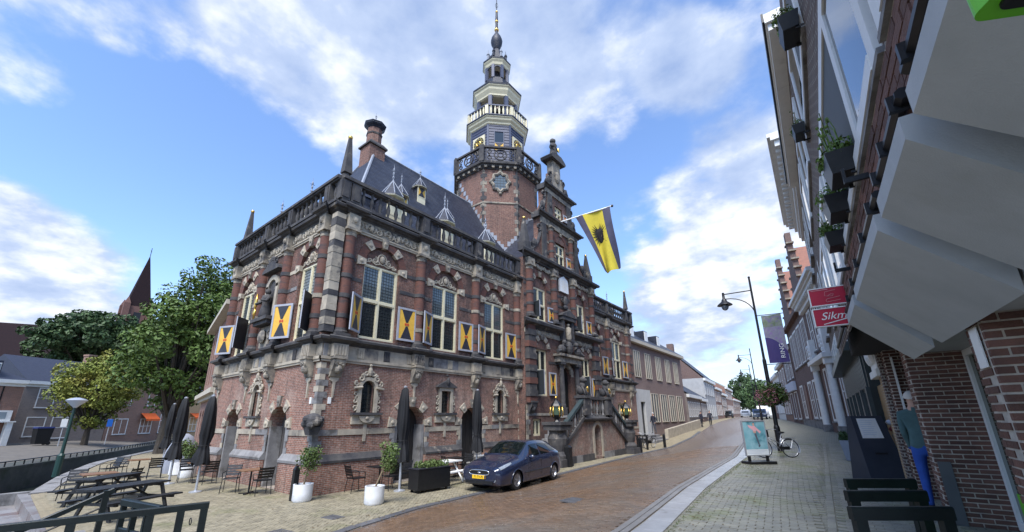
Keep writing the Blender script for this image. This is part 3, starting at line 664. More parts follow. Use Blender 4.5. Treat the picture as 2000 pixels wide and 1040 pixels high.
def quoins(F, u, side, z0, z1, h, w1, w2, parent, mats, proud=.028, seed=1):
    rs = random.Random(seed); z = z0; i = 0
    while z < z1-.05:
        w = w1 if i % 2 == 0 else w2; b = MB(F); zt = min(z1, z+h)
        b.box(u, u+side*w, -proud-rs.uniform(0, .006), .05, z+.003, zt-.003); obj('quoin', b, rs.choice(mats), parent); z = zt; i += 1
def cartouche(F, c, z0, z1, w, kind, parent):
    """small ground-floor window in a carved frame"""
    b = MB(F); h = w/2; r = h
    t = .13
    if kind == 'arch':
        zt = z1-r
        b.box(c-h-t, c-h, -.09, .05, z0, zt); b.box(c+h, c+h+t, -.09, .05, z0, zt)
        A = arc(c, zt, r, 0, PI, 10); B_ = arc(c, zt, r+t, 0, PI, 10)
        for i in range(10): b.add([(A[i][0], -.09, A[i][1]), (B_[i][0], -.09, B_[i][1]), (B_[i+1][0], -.09, B_[i+1][1]), (A[i+1][0], -.09, A[i+1][1]), (A[i][0], .05, A[i][1]), (B_[i][0], .05, B_[i][1]), (B_[i+1][0], .05, B_[i+1][1]), (A[i+1][0], .05, A[i+1][1])], [(3, 2, 1, 0), (1, 2, 6, 5), (0, 4, 7, 3)])
    else:
        b.box(c-h-t, c-h, -.09, .05, z0, z1); b.box(c+h, c+h+t, -.09, .05, z0, z1); b.box(c-h-t, c+h+t, -.1, .05, z1, z1+.14)
    o = obj('carved_window', b, st_lt, parent)
    b = MB(F)
    if kind == 'arch':
        for s in (-1, 1):
            b.spiral(c+s*.34, -.08, z1+.06, .13, 1.2, PI/2, .05, s); b.spiral(c+s*.16, -.08, z1+.26, .11, 1.2, 0 if s > 0 else PI, .045, -s); b.spiral(c+s*.5, -.08, z1-.14, .1, 1.1, PI/2, .045, -s)
        b.ball((c, -.1, z1+.32), .12, 7, 5, .8, .6, 1.5); b.ball((c, -.1, z1+.55), .06, 6, 5)
        b.tube([(c-h-.34, -.12, z1-r-.02), (c-h-.02, -.14, z1-r+.02)], .05, 5); b.tube([(c+h+.34, -.12, z1-r-.02), (c+h+.02, -.14, z1-r+.02)], .05, 5)
    else:
        b.prism([(c-h-.32, z1+.14), (c+h+.32, z1+.14), (c+h+.3, z1+.2), (c, z1+.48), (c-h-.3, z1+.2)], -.16, 0); b.ball((c, -.18, z1+.42), .13, 7, 5, .8, .5, 1.3); b.ball((c, -.1, z1+.68), .06, 6, 5)
    obj('crest', b, st_lt if kind == 'arch' else st_dk, o)
    b = MB(F)
    for s in (-1, 1):
        for k, zz in enumerate((.12, .36, .6)):
            b.spiral(c+s*(h+t+.09), -.04, z0+zz+.05, .1, 1.1, PI/2 if k % 2 else -PI/2, .038, s if k % 2 else -s)
    obj('side_scroll', b, st_lt, o)
    b = MB(F); b.box(c-h-.34, c+h+.34, -.17, .03, z0-.09, z0); obj('sill', b, st_dk, o)
    b = MB(F); b.box(c-h-.3, c+h+.3, -.07, .03, z0-.4, z0-.09); b.prism([(c-.32, z0-.12)]+[(c+.32*math.cos(a), z0-.12+.24*math.sin(a)) for a in np.linspace(PI, 2*PI, 9)][1:], -.13, -.07); b.ball((c, -.14, z0-.2), .08, 6, 5, 1, .5, .8); obj('apron', b, st_lt, o)
    b = MB(F); b.prism([(c-.07, z0-.4), (c-.045, z0-1.0), (c+.045, z0-1.0), (c+.07, z0-.4)], -.055, .02); obj('pendant', b, st_lt, o)
    q = MB(F); q.box(c-h, c+h, .16, .18, z0, z1); obj('pane', q, glassd, o)
    q = MB(F); lattice(q, c-h, c+h, .15, z0, z1, 3, 7, .006); obj('leading', q, lat, o)
# ---- walls of the two wings
holesA = []; lowA = [(10.2, 11.7, 0, 2.82, True), (13.78, 15.28, 0, 2.82, True)]
gw = [(8.87, 'arch'), (12.8, 'ped'), (16.6, 'arch')]
for c, k in gw: lowA.append((c-.28, c+.28, 2.56, 3.72 if k == 'arch' else 3.5, k == 'arch'))
WA = [9.08, 12.63, 16.2]; WR = [28.1, 31.85]
upA = [(c-.825, c+.825, 5.28, 9.15, True) for c in WA]
UA = 18.4; CA0, CA1 = 18.2, 27.1; RW0, RW1 = 27.0, 35.2
b = MB(FA); wall(b, HY, UA, 0, 4.4, lowA, .6); obj('wall', b, bk_lo, hall)
b = MB(FA); wall(b, HY, UA, 4.4, 10.1, upA, .22); obj('wall', b, bk_up, hall)
b = MB(FA); wall(b, RW0, RW1, 0, 4.4, [(31.3, 32.5, 1.75, 3.35)]); obj('wall', b, bk_lo, hall)
b = MB(FA); wall(b, RW0, RW1, 4.4, 10.1, [(c-.825, c+.825, 5.28, 9.15, True) for c in WR], .22); obj('wall', b, bk_up, hall)
BL, BR = HX-HW, HX
BD = [(-16.5, .75), (-20.95, .72)]; WB = [-15.7, -21.8]
lowB = [(c-r, c+r, 0, 2.84, True) for c, r in BD]+[(-19.05, -18.45, 2.5, 3.75, True)]
b = MB(FB); wall(b, BL, BR, 0, 4.4, lowB, .55); obj('wall', b, bk_lo, hall)
b = MB(FB); wall(b, BL, BR, 4.4, 10.1, [(c-.775, c+.775, 5.28, 9.15, True) for c in WB], .22); obj('wall', b, bk_up, hall)
b = MB(); b.quad((HX, RW1, 0), (HX-HW, RW1, 0), (HX-HW, RW1, 10.1), (HX, RW1, 10.1)); b.quad((BL, RW1, 0), (BL, HY, 0), (BL, HY, 10.1), (BL, RW1, 10.1)); obj('rear_wall', b, bk_up, hall)
b = MB(); b.box(BL+.3, BR-.3, HY+.35, RW1-.3, 10.02, 10.08); obj('gutter_floor', b, lead, hall)
# ---- lower storey dressings
def plinth(F, u0, u1, gaps, seed):
    segs = [(u0, u1)]
    for g0, g1 in gaps:
        segs = [s for a_, b_ in segs for s in ((a_, min(b_, g0)), (max(a_, g1), b_)) if s[1]-s[0] > .05]
    for a_, b_ in segs:
        b = MB(F); b.box(a_, b_, -.13, .02, -.2, .92); obj('plinth', b, bk_lo, hall)
        b = MB(F); b.prismx([(.02, .92), (-.16, .92), (-.17, 1.0), (-.12, 1.06), (-.03, 1.2), (.02, 1.2)], a_-.01, b_+.01); obj('plinth_cap', b, st_gy if seed else st_dk, hall)
gA = [(10.2, 11.7), (13.78, 15.28)]
plinth(FA, HY-.13, UA, gA, 0); plinth(FB, BL, BR-.02, [(c-r, c+r) for c, r in BD], 1)
lm = [st_lt, st_lt, st_gy, st_md]
block_row(FA, HY, UA, 1.80, 2.0, hall, lm, gA, .035, 1.0, seed=3); block_row(FB, BL, BR, 1.80, 2.0, hall, lm, [(c-r, c+r) for c, r in BD], .035, 1.0, seed=4)
for F, ds in ((FA, [(10.95, .75), (14.53, .75)]), (FB, BD)):
    for c, r in ds:
        arch_ring(F, c, 2.84-r if F is FB else 2.82-r, r, r+.32, (8, 50, 90, 130, 172), hall, bk_lo)
        for s in (-1, 1): quoins(F, c+s*r, s, 1.2, 1.8, .2, .22, .12, hall, [st_lt, st_gy], seed=int(abs(c)*10)+s)
        q = MB(F); d = .56 if F is FA else .5
        q.box(c-r, c+r, d, d+.05, 0, 2.9)
        o = obj('door', q, oakd if F is FA else mk('door_grey_oak', (.11, .10, .095), (.07, .065, .062), 3, .6, .3, 20, stretch=(6, 6, .5)) if 'door_grey_oak' not in MATS else MATS['door_grey_oak'], hall)
        for i in range(5):
            q = MB(F); x0 = c-r+2*r*i/5; q.box(x0+.008, x0+2*r/5-.008, d-.03, d-.004, .03, 2.84); obj('plank', q, o.data.materials[0], o)
        for s in (-1, 1):
            q = MB(F); q.box(c+s*(r-.002), c+s*(r-.15), .03, d-.05, 0, 2.1); obj('door_jamb', q, st_gy, hall)
for c, k in gw: cartouche(FA, c, 2.56, 3.72 if k == 'arch' else 3.5, .56, k, hall)
cartouche(FB, -18.75, 2.5, 3.75, .6, 'arch', hall)
for i, z in enumerate(np.arange(1.24, 4.2, .2)):                    # corner stones at the street corner
    if 1.78 < z+.1 < 2.05: continue
    wa, wb = (.3, .17) if i % 2 else (.17, .3)
    b = MB(); b.box(HX-wb, HX+.03, HY-.03, HY+wa, z+.003, z+.197); obj('quoin', b, random.choice([st_lt, st_lt, st_gy]), hall)
quoins(FA, UA-.02, -1, 1.2, 4.2, .22, .22, .12, hall, [st_lt, st_md], seed=9); quoins(FB, BL, 1, 1.2, 4.2, .22, .26, .14, hall, [st_lt, st_gy], seed=10)
b = MB(T_(HX+.12, HY-.12, 0)); b.ball((0, 0, 2.3), .3, 9, 7, 1, 1, .8); [b.ball((.22*math.cos(a), .22*math.sin(a), 2.25+.1*math.sin(3*a)), .13, 6, 5) for a in np.linspace(0, 5.6, 8)]; b.frus(-.14, .14, -.14, .14, 1.85, -.2, .2, -.2, .2, 2.1); obj('lion_mask', b, st_dk, hall)
for F, u in ((FA, HY+.42), (FB, BR-.42)):
    b = MB(F); b.box(u-.055, u+.055, -.03, .0, 2.85, 3.07); obj('plaque', b, white, hall)
# ---- main entablature between the storeys
colA = [7.5, 11.02, 14.62, 18.12]; colR = [30.1, 34.0]; colB = [-14.5, -17.6, -20.0, -23.3]
def mident(F, u0, u1, cols, ex=(0, 0), seed=1):
    b = MB(F); b.box(u0-ex[0]*.07, u1+ex[1]*.07, -.07, .03, 4.28, 4.36); b.box(u0-ex[0]*.1, u1+ex[1]*.1, -.1, .03, 4.36, 4.46); obj('architrave', b, st_lt, hall)
    block_row(F, u0, u1, 4.46, 4.9, hall, [st_lt, st_md, st_gy, st_lt, st_md], (), .05, .75, 'frieze_block', seed=seed)
    rs = random.Random(seed); n = int((u1-u0)/.55)
    for i in range(n):
        u = u0+(u1-u0)*(i+.5)/n
        if i % 2: continue
        b = MB(F); b.box(u-.14, u+.14, -.075, -.05, 4.48, 4.88)
        for k in (-.09, 0, .09): b.box(u+k-.03, u+k+.03, -.095, -.07, 4.5, 4.86)
        obj('triglyph', b, rs.choice([st_md, st_lt, st_dk]), hall)
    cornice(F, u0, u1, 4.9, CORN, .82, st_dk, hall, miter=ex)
    for c in cols:
        b = MB(F); b.box(c-.27, c+.27, -.3, -.03, 4.46, 4.9)
        for k in (-.16, -.05, .06, .17): b.box(c+k-.035, c+k+.025, -.33, -.29, 4.5, 4.86)
        obj('frieze_pier', b, random.choice([st_lt, st_md]), hall)
        cornice(F, c-.3, c+.3, 4.9, CORN, .82, st_dk, hall, 'cornice_break', -.2, (1, 1))
        corbel(F, c, 4.37, hall, st_md, .62, .42)
mident(FA, HY, UA, colA, (1, 0), 21); mident(FA, RW0, RW1, colR, (0, 1), 22); mident(FB, BL, BR, colB, (0, .94), 23)
# ---- upper storey
RG = [5.95, 6.72, 7.5, 8.28]
for F, cs in ((FA, colA+colR), (FB, colB)):
    for c in cs: column(F, c, 5.2, 9.42, .23, hall, RG, -.03)
bm = [st_dk, st_dk, st_md, st_dk]
for z in RG:
    block_row(FA, HY+.05, UA, z-.075, z+.075, hall, bm, [(c-.9, c+.9) for c in WA]+[(c-.23, c+.23) for c in colA], .02, .8, 'band_stone', seed=int(z*100))
    block_row(FA, RW0, RW1, z-.075, z+.075, hall, bm, [(c-.9, c+.9) for c in WR]+[(c-.23, c+.23) for c in colR], .02, .8, 'band_stone', seed=int(z*90))
    block_row(FB, BL, BR-.05, z-.075, z+.075, hall, bm+[st_gy, st_lt], [(c-.85, c+.85) for c in WB]+[(c-.23, c+.23) for c in colB]+[(-19.6, -18.0)], .02, .8, 'band_stone', seed=int(z*80))
for F, cs, hw in ((FA, WA+WR, .825), (FB, WB, .775)):
    for c in cs:
        mats = [glassd, glass, glassd, glass]
        if c == WB[0]: mats = [glassd, curt, glassd, curt]
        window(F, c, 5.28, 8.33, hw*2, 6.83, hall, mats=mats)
        relief_arch(F, c, 8.33, hw-.02, hall); arch_ring(F, c, 8.33, hw, hw+.34, (0, 48, 90, 132, 180), hall)
for c in WA+WR:
    shutter(FA, c+.85, 5.42, 6.83, .92, 1, 3, hall)
    shutter(FA, c-.83, 5.42, 6.83, .82, -1, 34 if c == WA[0] else 24 if c == WA[1] else 18, hall)
shutter(FB, WB[0]-.8, 5.42, 6.83, .95, -1, 22, hall); shutter(FB, WB[0]+.8, 5.42, 6.83, .8, 1, 48, hall)
shutter(FB, WB[1]-.8, 5.42, 6.83, .95, -1, 22, hall); shutter(FB, WB[1]+.8, 5.42, 6.83, .8, 1, 50, hall)
z = 5.3; i = 0
while z < 9.9:                                                       # corner pier between the two corner columns
    h = random.uniform(.2, .34); b = MB(); s = .17+.012*(i % 2); b.box(HX-.2, HX+s, HY-s, HY+.2, z+.004, min(z+h, 9.95)-.004); obj('corner_stone', b, random.choice([st_dk, st_md, st_lt, st_dk, st_md]), hall); z += h; i += 1
# ---- top entablature, balustrade
def topent(F, u0, u1, cols, ex, seed, creams, ped):
    b = MB(F); b.box(u0-ex[0]*.06, u1+ex[1]*.06, -.06, .03, 9.42, 9.5); b.box(u0-ex[0]*.09, u1+ex[1]*.09, -.09, .03, 9.5, 9.56); obj('architrave', b, st_lt, hall)
    ps = sorted([u0]+cols+[u1])
    for a_, b_ in zip(ps[:-1], ps[1:]):
        if b_-a_ > .9: obj('frieze_ground', MB(F).box(a_+.2, b_-.2, -.045, .03, 9.56, 10.0), st_md, hall); obj('frieze_carving', frieze_mesh(b_-a_-.44, .44, seed+int(abs(a_)*10)), st_lt, hall, F @ T_(a_+.22, -.045, 9.56))
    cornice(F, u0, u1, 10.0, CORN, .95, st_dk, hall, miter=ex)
    for c in cols:
        b = MB(F); b.box(c-.24, c+.24, -.3, -.02, 9.42, 10.0); b.frus(c-.15, c+.15, -.31, -.3, 9.6, c-.12, c+.12, -.36, -.3, 9.9); b.ball((c, -.34, 9.76), .1, 6, 5, 1, .6, 1.2); obj('frieze_pier', b, random.choice([st_lt, st_md]), hall)
        cornice(F, c-.26, c+.26, 10.0, CORN, .95, st_dk, hall, 'cornice_break', -.22, (1, 1))
    balustrade(F, u0, u1, 10.36, 1.15, hall, ped, creams, ext=ex and (ex[0]*.12, ex[1]*.12))
topent(FA, HY, UA, colA, (1, 0), 5, (), [7.0, 7.45, 11.02, 14.62, 18.1]); topent(FA, RW0, RW1, colR, (0, 1), 6, (), [30.1, 34.0, 35.1])
topent(FB, BL, BR, colB, (0, .95), 7, (), [-23.85, -20.0, -17.6, -14.45])
def obelisk(x, y, z, h, parent, w=.2, tip=True):
    b = MB(T_(x, y, z)); b.box(-w*1.35, w*1.35, -w*1.35, w*1.35, 0, .16); b.ball((0, 0, .26), .13, 8, 5); b.frus(-w, w, -w, w, .34, -.06, .06, -.06, .06, h-.12); o = obj('obelisk', b, st_dk, parent)
    if tip: b = MB(T_(x, y, z)); b.ball((0, 0, h-.05), .1, 8, 6); obj('gilt_ball', b, gold, o, None, True)
for (x, y) in ((HX-.15, HY+.15), (BL+.15, HY+.15), (HX-.15, RW1-.15)): obelisk(x, y, 11.5, 2.1, hall, .17)
# ---- niche with a statue on the left front
b = MB(FB); c = -18.85
b.box(c-.62, c-.4, -.1, .02, 6.55, 8.1); b.box(c+.4, c+.62, -.1, .02, 6.55, 8.1)
A = arc(c, 7.95, .4, 0, PI, 10); B_ = arc(c, 7.95, .62, 0, PI, 10)
for i in range(10): b.add([(A[i][0], -.1, A[i][1]), (B_[i][0], -.1, B_[i][1]), (B_[i+1][0], -.1, B_[i+1][1]), (A[i+1][0], -.1, A[i+1][1]), (A[i][0], .02, A[i][1]), (B_[i][0], .02, B_[i][1]), (B_[i+1][0], .02, B_[i+1][1]), (A[i+1][0], .02, A[i+1][1])], [(3, 2, 1, 0), (1, 2, 6, 5), (0, 4, 7, 3)])
nich = obj('niche', b, st_lt, hall)
b = MB(FB); b.prism([(c-.4, 6.6), (c+.4, 6.6)]+arc(c, 7.95, .4, 0, PI, 8), -.02, -.01); obj('niche_back', b, st_dk, nich)
b = MB(FB); b.box(c-.8, c+.8, -.45, .02, 6.4, 6.55); b.box(c-.7, c+.7, -.35, .02, 6.25, 6.4); obj('shelf', b, st_dk, nich)
b = MB(FB); b.prism([(c-.85, 8.7), (c+.85, 8.7), (c+.8, 8.82), (c, 9.2), (c-.8, 8.82)], -.28, .02); b.ball((c, -.2, 9.25), .16, 7, 5, .8, .7, 1.2); [b.spiral(c+s*.4, -.22, 9.12, .16, 1.2, PI/2, .06, s) for s in (-1, 1)]; obj('pediment', b, st_dk, nich)
b = MB(FB); b.ball((c, -.18, 5.75), .3, 8, 6, 1, .35, 1); b.box(c-.45, c+.45, -.08, .02, 5.3, 6.2); [b.spiral(c+s*.5, -.08, 5.8, .2, 1.2, PI/2, .06, s) for s in (-1, 1)]; obj('cartouche', b, st_md, nich)
b = MB(FB @ T_(c, -.2, 6.55)); b.lathe([(.2, 0), (.24, .1), (.2, .4), (.15, .65), (.21, .85), (.19, 1.0), (.07, 1.08)], 10); b.ball((0, 0, 1.2), .13, 8, 6); b.tube([(-.18, 0, .92), (-.36, -.12, .75), (-.3, -.3, .62)], .06, 6); b.tube([(.18, 0, .92), (.32, -.15, .7), (.2, -.3, .75)], .06, 6); o = obj('statue', b, st_dk, nich, None, True)
b = MB(FB @ T_(c-.55, -.42, 6.55)); b.ball((0, 0, .75), .2, 8, 6, .5, .35, 1.5); b.tube([(0, 0, 0), (.02, 0, 1.15)], .04, 6); b.ball((0, 0, .3), .13, 8, 6, .8, .5, 1.3); obj('gilt_shield', b, gold, o, None, True)
# ------------------------------------------------------------------ middle bay and gable of the hall
cu = 22.65
cols4 = [18.72, 21.42, 23.87, 26.58]
b = MB(FC); hs = [(19.3, 20.5, 3.5, 6.2), (24.75, 25.95, 3.5, 6.2), (cu-.6, cu+.6, 2.45, 5.4, True), (18.85, 19.65, 1.35, 2.25)]
wall(b, CA0, CA1, 0, 7.3, hs, .3); obj('wall', b, bk_up, hall)
b = MB(FC); wall(b, CA0, CA1, 7.3, 11.6, [(19.15, 20.6, 7.95, 10.75, True), (24.2, 25.65, 7.95, 10.75, True)], .22); obj('wall', b, bk_up, hall)
b = MB(FC); b.quad((CA0, 0, 0), (CA0, 0, 11.6), (CA0, .6, 11.6), (CA0, .6, 0)); b.quad((CA1, 0, 0), (CA1, .6, 0), (CA1, .6, 11.6), (CA1, 0, 11.6)); obj('return_wall', b, bk_up, hall)
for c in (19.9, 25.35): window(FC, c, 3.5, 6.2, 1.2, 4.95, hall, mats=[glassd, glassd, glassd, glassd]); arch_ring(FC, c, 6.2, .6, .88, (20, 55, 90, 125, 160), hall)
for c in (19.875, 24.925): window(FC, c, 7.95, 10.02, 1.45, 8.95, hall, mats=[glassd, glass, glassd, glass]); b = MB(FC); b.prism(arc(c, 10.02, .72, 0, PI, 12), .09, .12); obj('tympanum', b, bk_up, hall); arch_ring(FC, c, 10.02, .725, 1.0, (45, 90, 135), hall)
window(FC, 19.25, 1.35, 2.25, .8, 1.36, hall, mats=[glassd], lead_=False)
shutter(FC, 20.52, 3.55, 4.9, .72, 1, 4, hall); shutter(FC, 25.97, 3.55, 4.9, .72, 1, 4, hall); shutter(FC, 19.28, 3.55, 4.9, .62, -1, 75, hall); shutter(FC, 24.73, 3.55, 4.9, .62, -1, 75, hall)
shutter(FC, 20.64, 7.98, 8.95, .72, 1, 4, hall); shutter(FC, 25.69, 7.98, 8.95, .72, 1, 4, hall); shutter(FC, 19.13, 7.98, 8.95, .6, -1, 70, hall); shutter(FC, 24.18, 7.98, 8.95, .6, -1, 70, hall)
for c in cols4:
    column(FC, c, 7.95, 11.2, .25, hall, [8.75, 9.45, 10.2], -.05)
    b = MB(FC); b.box(c-.3, c+.3, -.32, 0, 11.2, 11.6); b.ball((c, -.33, 11.4), .12, 6, 5, 1, .5, 1); obj('frieze_pier', b, st_md, hall)
for c in (18.62, 26.68):                                             # banded corner pilasters of the lower storey
    zz = 3.1; i = 0
    while zz < 7.2:
        b = MB(FC); k = .04*(i % 2); b.box(c-.34-k, c+.34+k, -.26-k, .0, zz+.003, zz+.337); obj('pilaster_block', b, st_dk if i % 3 else bk_col, hall); zz += .34; i += 1
    corbel(FC, c, 3.1, hall, st_dk, .55, .5, False)
quoins(FC, CA0, 1, 0.4, 3.0, .26, .36, .2, hall, [st_lt, st_md, st_gy], seed=40); quoins(FC, CA1, -1, 0.4, 3.0, .26, .36, .2, hall, [st_lt, st_md], seed=41)
block_row(FC, CA0, CA1, 2.42, 2.56, hall, lm, [(cu-.62, cu+.62)], .04, .9, seed=42)
for z in (4.1, 4.8, 5.5): block_row(FC, CA0+.7, CA1-.7, z-.07, z+.07, hall, bm, [(19.2, 20.6), (24.65, 26.05), (cu-1.2, cu+1.2)], .02, .7, 'band_stone', seed=int(z*70))
for z in (8.6, 9.3, 10.0): block_row(FC, CA0, CA1, z-.07, z+.07, hall, bm, [(19.05, 20.7), (24.1, 25.75)]+[(c-.25, c+.25) for c in cols4], .02, .7, 'band_stone', seed=int(z*60))
b = MB(FC); b.box(CA0, CA1, -.05, .02, 7.0, 7.3); obj('architrave', b, st_lt, hall)
cornice(FC, CA0, cu-1.15, 7.3, CORN, 1.5, st_dk, hall, miter=(1, 1)); cornice(FC, cu+1.15, CA1, 7.3, CORN, 1.5, st_dk, hall, miter=(1, 1))
for a_, b_, z in ((18.9, 21.3, 6.95), (24.0, 26.4, 6.95), (cols4[0]+.3, cols4[1]-.3, 11.15), (cols4[2]+.3, cols4[3]-.3, 11.15)): obj('frieze_carving', frieze_mesh(b_-a_, .38, int(a_*7)), st_lt, hall, FC @ T_(a_, -.06, z))
# portal
b = MB(FC); b.box(cu-.62, cu-.6, -.1, .05, 2.45, 4.8); por = obj('portal', b, st_dk, hall)
for s in (-1, 1):
    b = MB(FC); x = cu+s*.95; b.box(x-.22, x+.22, -.4, 0, 2.45, 2.9); b.lathe([(.17, 2.9), (.18, 3.0), (.15, 3.1), (.16, 4.0), (.13, 5.3), (.18, 5.45)], 10, (x, -.24, 0)); b.box(x-.24, x+.24, -.44, 0, 5.45, 5.6); obj('portal_column', b, st_dk, por)
b = MB(FC); b.box(cu-1.35, cu+1.35, -.4, .02, 5.6, 5.95); b.box(cu-1.5, cu+1.5, -.55, .02, 5.95, 6.1); obj('lintel', b, st_md, por)
arch_ring(FC, cu, 4.8, .6, .85, (30, 60, 90, 120, 150), por, st_lt)
b = MB(FC)
for s in (-1, 1):                                                     # reclining figures and coat of arms
    b.ball((cu+s*1.0, -.35, 6.4), .28, 8, 6, 1.3, .8, 1); b.ball((cu+s*.75, -.4, 6.85), .16, 7, 6); b.tube([(cu+s*1.2, -.4, 6.3), (cu+s*1.6, -.42, 6.2)], .12, 6); b.tube([(cu+s*.9, -.4, 6.7), (cu+s*.5, -.45, 6.6)], .08, 6)
b.ball((cu, -.3, 6.6), .42, 9, 7, .8, .5, 1.1)
for s in (-1, 1): b.spiral(cu+s*.45, -.3, 6.9, .22, 1.2, PI/2, .08, s)
obj('carved_figures', b, st_dk, por)
b = MB(FC); b.box(cu-.7, cu-.45, -.35, 0, 7.0, 8.35); b.box(cu+.45, cu+.7, -.35, 0, 7.0, 8.35); b.box(cu-.85, cu+.85, -.45, 0, 8.35, 8.6); b.prism([(cu-.95, 8.6), (cu+.95, 8.6), (cu+.9, 8.7), (cu, 9.05), (cu-.9, 8.7)], -.5, 0); obj('aedicule', b, st_dk, por)
b = MB(FC); b.lathe([(.16, 7.0), (.22, 7.2), (.18, 7.6), (.22, 7.85), (.06, 7.98)], 9, (cu, -.3, 0)); b.ball((cu, -.3, 8.08), .12, 8, 6); obj('statue', b, st_md, por, None, True)
b = MB(FC); b.ball((cu, -.2, 9.7), .3, 8, 6, .8, .4, 1.3); [b.spiral(cu+s*.3, -.15, 9.8, .22, 1.2, PI/2, .06, s) for s in (-1, 1)]; b.ball((cu, -.2, 9.3), .25, 8, 6, 1, .5, .7); obj('coat_of_arms', b, st_dk, hall)
b = MB(FC); b.box(cu-.55, cu+.55, -.16, -.04, 10.35, 11.1); b.prism([(cu-.55, 11.1), (cu+.55, 11.1), (cu+.45, 11.3), (cu+.2, 11.4), (cu, 11.5), (cu-.2, 11.4), (cu-.45, 11.3)], -.16, -.04); sdl = obj('sundial', b, white, hall)
b = MB(FC); [b.add([(cu, -.165, 11.2), (cu+.45*math.cos(a), -.165, 11.2+.72*math.sin(a)), (cu+.45*math.cos(a)+.018, -.165, 11.2+.72*math.sin(a))], [(0, 1, 2)]) for a in np.linspace(PI+.25, 2*PI-.25, 9)]; obj('hour_lines', b, gold, sdl)
b = MB(FC); q = MB(FC); q.box(cu-.6, cu+.6, .28, .33, 2.45, 5.4); dr = obj('door', q, oakd, hall)
for i in range(2):
    q = MB(FC); q.box(cu-.52+.54*i, cu-.06+.54*i, .24, .275, 2.6, 4.7); obj('door_panel', q, dkgreen, dr)
# cornice 1 and gable tiers
cornice(FC, CA0, CA1, 11.6, CORN, 1.45, st_dk, hall, miter=(1, 1))
GX0, GX1 = .05, .6
def tier(z0, z1, hw, win, nm):
    b = MB(FC)
    if win: wall(b, cu-hw, cu+hw, z0, z1, [(cu-win[0], cu+win[0], win[1], win[2])], .25)
    else: wall(b, cu-hw, cu+hw, z0, z1, [], .2)
    b.quad((cu-hw, 0, z0), (cu-hw, 0, z1), (cu-hw, GX1, z1), (cu-hw, GX1, z0)); b.quad((cu+hw, 0, z0), (cu+hw, GX1, z0), (cu+hw, GX1, z1), (cu+hw, 0, z1)); b.quad((cu-hw, GX1, z0), (cu-hw, GX1, z1), (cu+hw, GX1, z1), (cu+hw, GX1, z0))
    return obj('gable_tier', b, bk_up, hall)
def volute(s, x0, x1, z0, z1, d0=.06, d1=.5):
    """scrolled side piece of a gable tier: wide at z0 (x0), narrow at z1 (x1), s=-1 left, +1 right"""
    pts = [(x1, z0), (x0, z0)]
    for i in range(1, 9):
        t = i/8; x = x0+(x1-x0)*(1-(1-t)**2.2); pts.append((x, z0+(z1-z0)*(t**1.25*.96+.04)))
    P_ = [(cu+s*x, z) for x, z in pts]
    if s > 0: P_ = P_[::1]
    b = MB(FC)
    if s < 0: P_ = P_[::-1]
    b.prism(P_, d0, d1); o = obj('gable_wing', b, bk_up, hall)
    b = MB(FC); b.tube([(x, d0, z) for x, z in ([(cu+s*x, z) for x, z in pts[1:]])], .11, 6); b.spiral(cu+s*(x0-.32), d0-.03, z0+.38, .34, 1.4, PI/2 if s < 0 else PI/2, .1, s, 20); b.spiral(cu+s*(x1+.22), d0-.03, z1-.3, .26, 1.3, -PI/2, .09, -s, 18); b.ball((cu+s*(x0+x1)/2, d0-.05, (z0*.65+z1*.35)), .24, 8, 6, 1, .5, 1.2); obj('scroll', b, st_dk, o)
z = 12.13
tier(z, 15.1, 2.35, (.6, 12.25, 13.9), 1); window(FC, cu-.0, 12.25, 13.8, 1.15, 13.1, hall, mats=[glassd, glass]); arch_ring(FC, cu, 13.85, .62, .86, (90,), hall)
shutter(FC, cu+.62, 12.3, 13.1, .6, 1, 4, hall)
for c in (cu-1.3, cu+1.3): column(FC, c, 12.13, 14.7, .2, hall, [12.9, 13.6], -.05)
for c in (cu-2.1, cu+2.1): b = MB(FC); b.box(c-.24, c+.24, -.1, .02, 12.13, 14.7); obj('pilaster', b, st_dk, hall)
b = MB(FC); b.box(cu-2.4, cu+2.4, -.1, .02, 14.7, 15.1); obj('frieze', b, st_md, hall)
for k in (12.75, 13.5, 14.25): block_row(FC, cu-2.35, cu+2.35, k-.07, k+.07, hall, bm, [(cu-.7, cu+.7), (cu-2.35, cu-1.85), (cu+1.85, cu+2.35)], .03, .6, 'band_stone', seed=int(k*50))
volute(-1, 3.9, 2.35, 12.13, 14.6); volute(1, 3.9, 2.35, 12.13, 14.6)
for s in (-1, 1):
    x = cu+s*4.05; b = MB(FC); b.box(x-.3, x+.3, -.15, .45, 12.13, 12.7); b.frus(x-.26, x+.26, -.1, .4, 12.7, x-.07, x+.07, .08, .22, 14.3); o = obj('obelisk', b, st_dk, hall); b = MB(FC); b.ball((x, .15, 14.38), .11, 8, 6); obj('gilt_ball', b, gold, o, None, True)
cornice(FC, cu-2.6, cu+2.6, 15.1, CORN, 1.15, st_dk, hall, miter=(1, 1))
b = MB(FC); b.box(cu-2.6, cu+2.6, 0, .6, 15.1, 15.5); obj('cornice_core', b, st_dk, hall)
tier(15.5, 17.6, 1.65, (.5, 15.85, 16.75), 2); window(FC, cu, 15.85, 16.75, .95, 16.3, hall, mats=[glassd, glass], lead_=False)
shutter(FC, cu+.5, 15.85, 16.4, .45, 1, 4, hall)
for c in (cu-1.25, cu+1.25): b = MB(FC); b.box(c-.26, c+.26, -.12, .02, 15.5, 17.3); b.ball((c, -.14, 16.4), .15, 7, 5, 1, .5, 1.4); obj('pilaster', b, st_dk, hall)
b = MB(FC); b.box(cu-1.7, cu+1.7, -.1, .02, 17.3, 17.6); obj('frieze', b, st_md, hall)
volute(-1, 2.45, 1.65, 15.5, 17.4); volute(1, 2.45, 1.65, 15.5, 17.4)
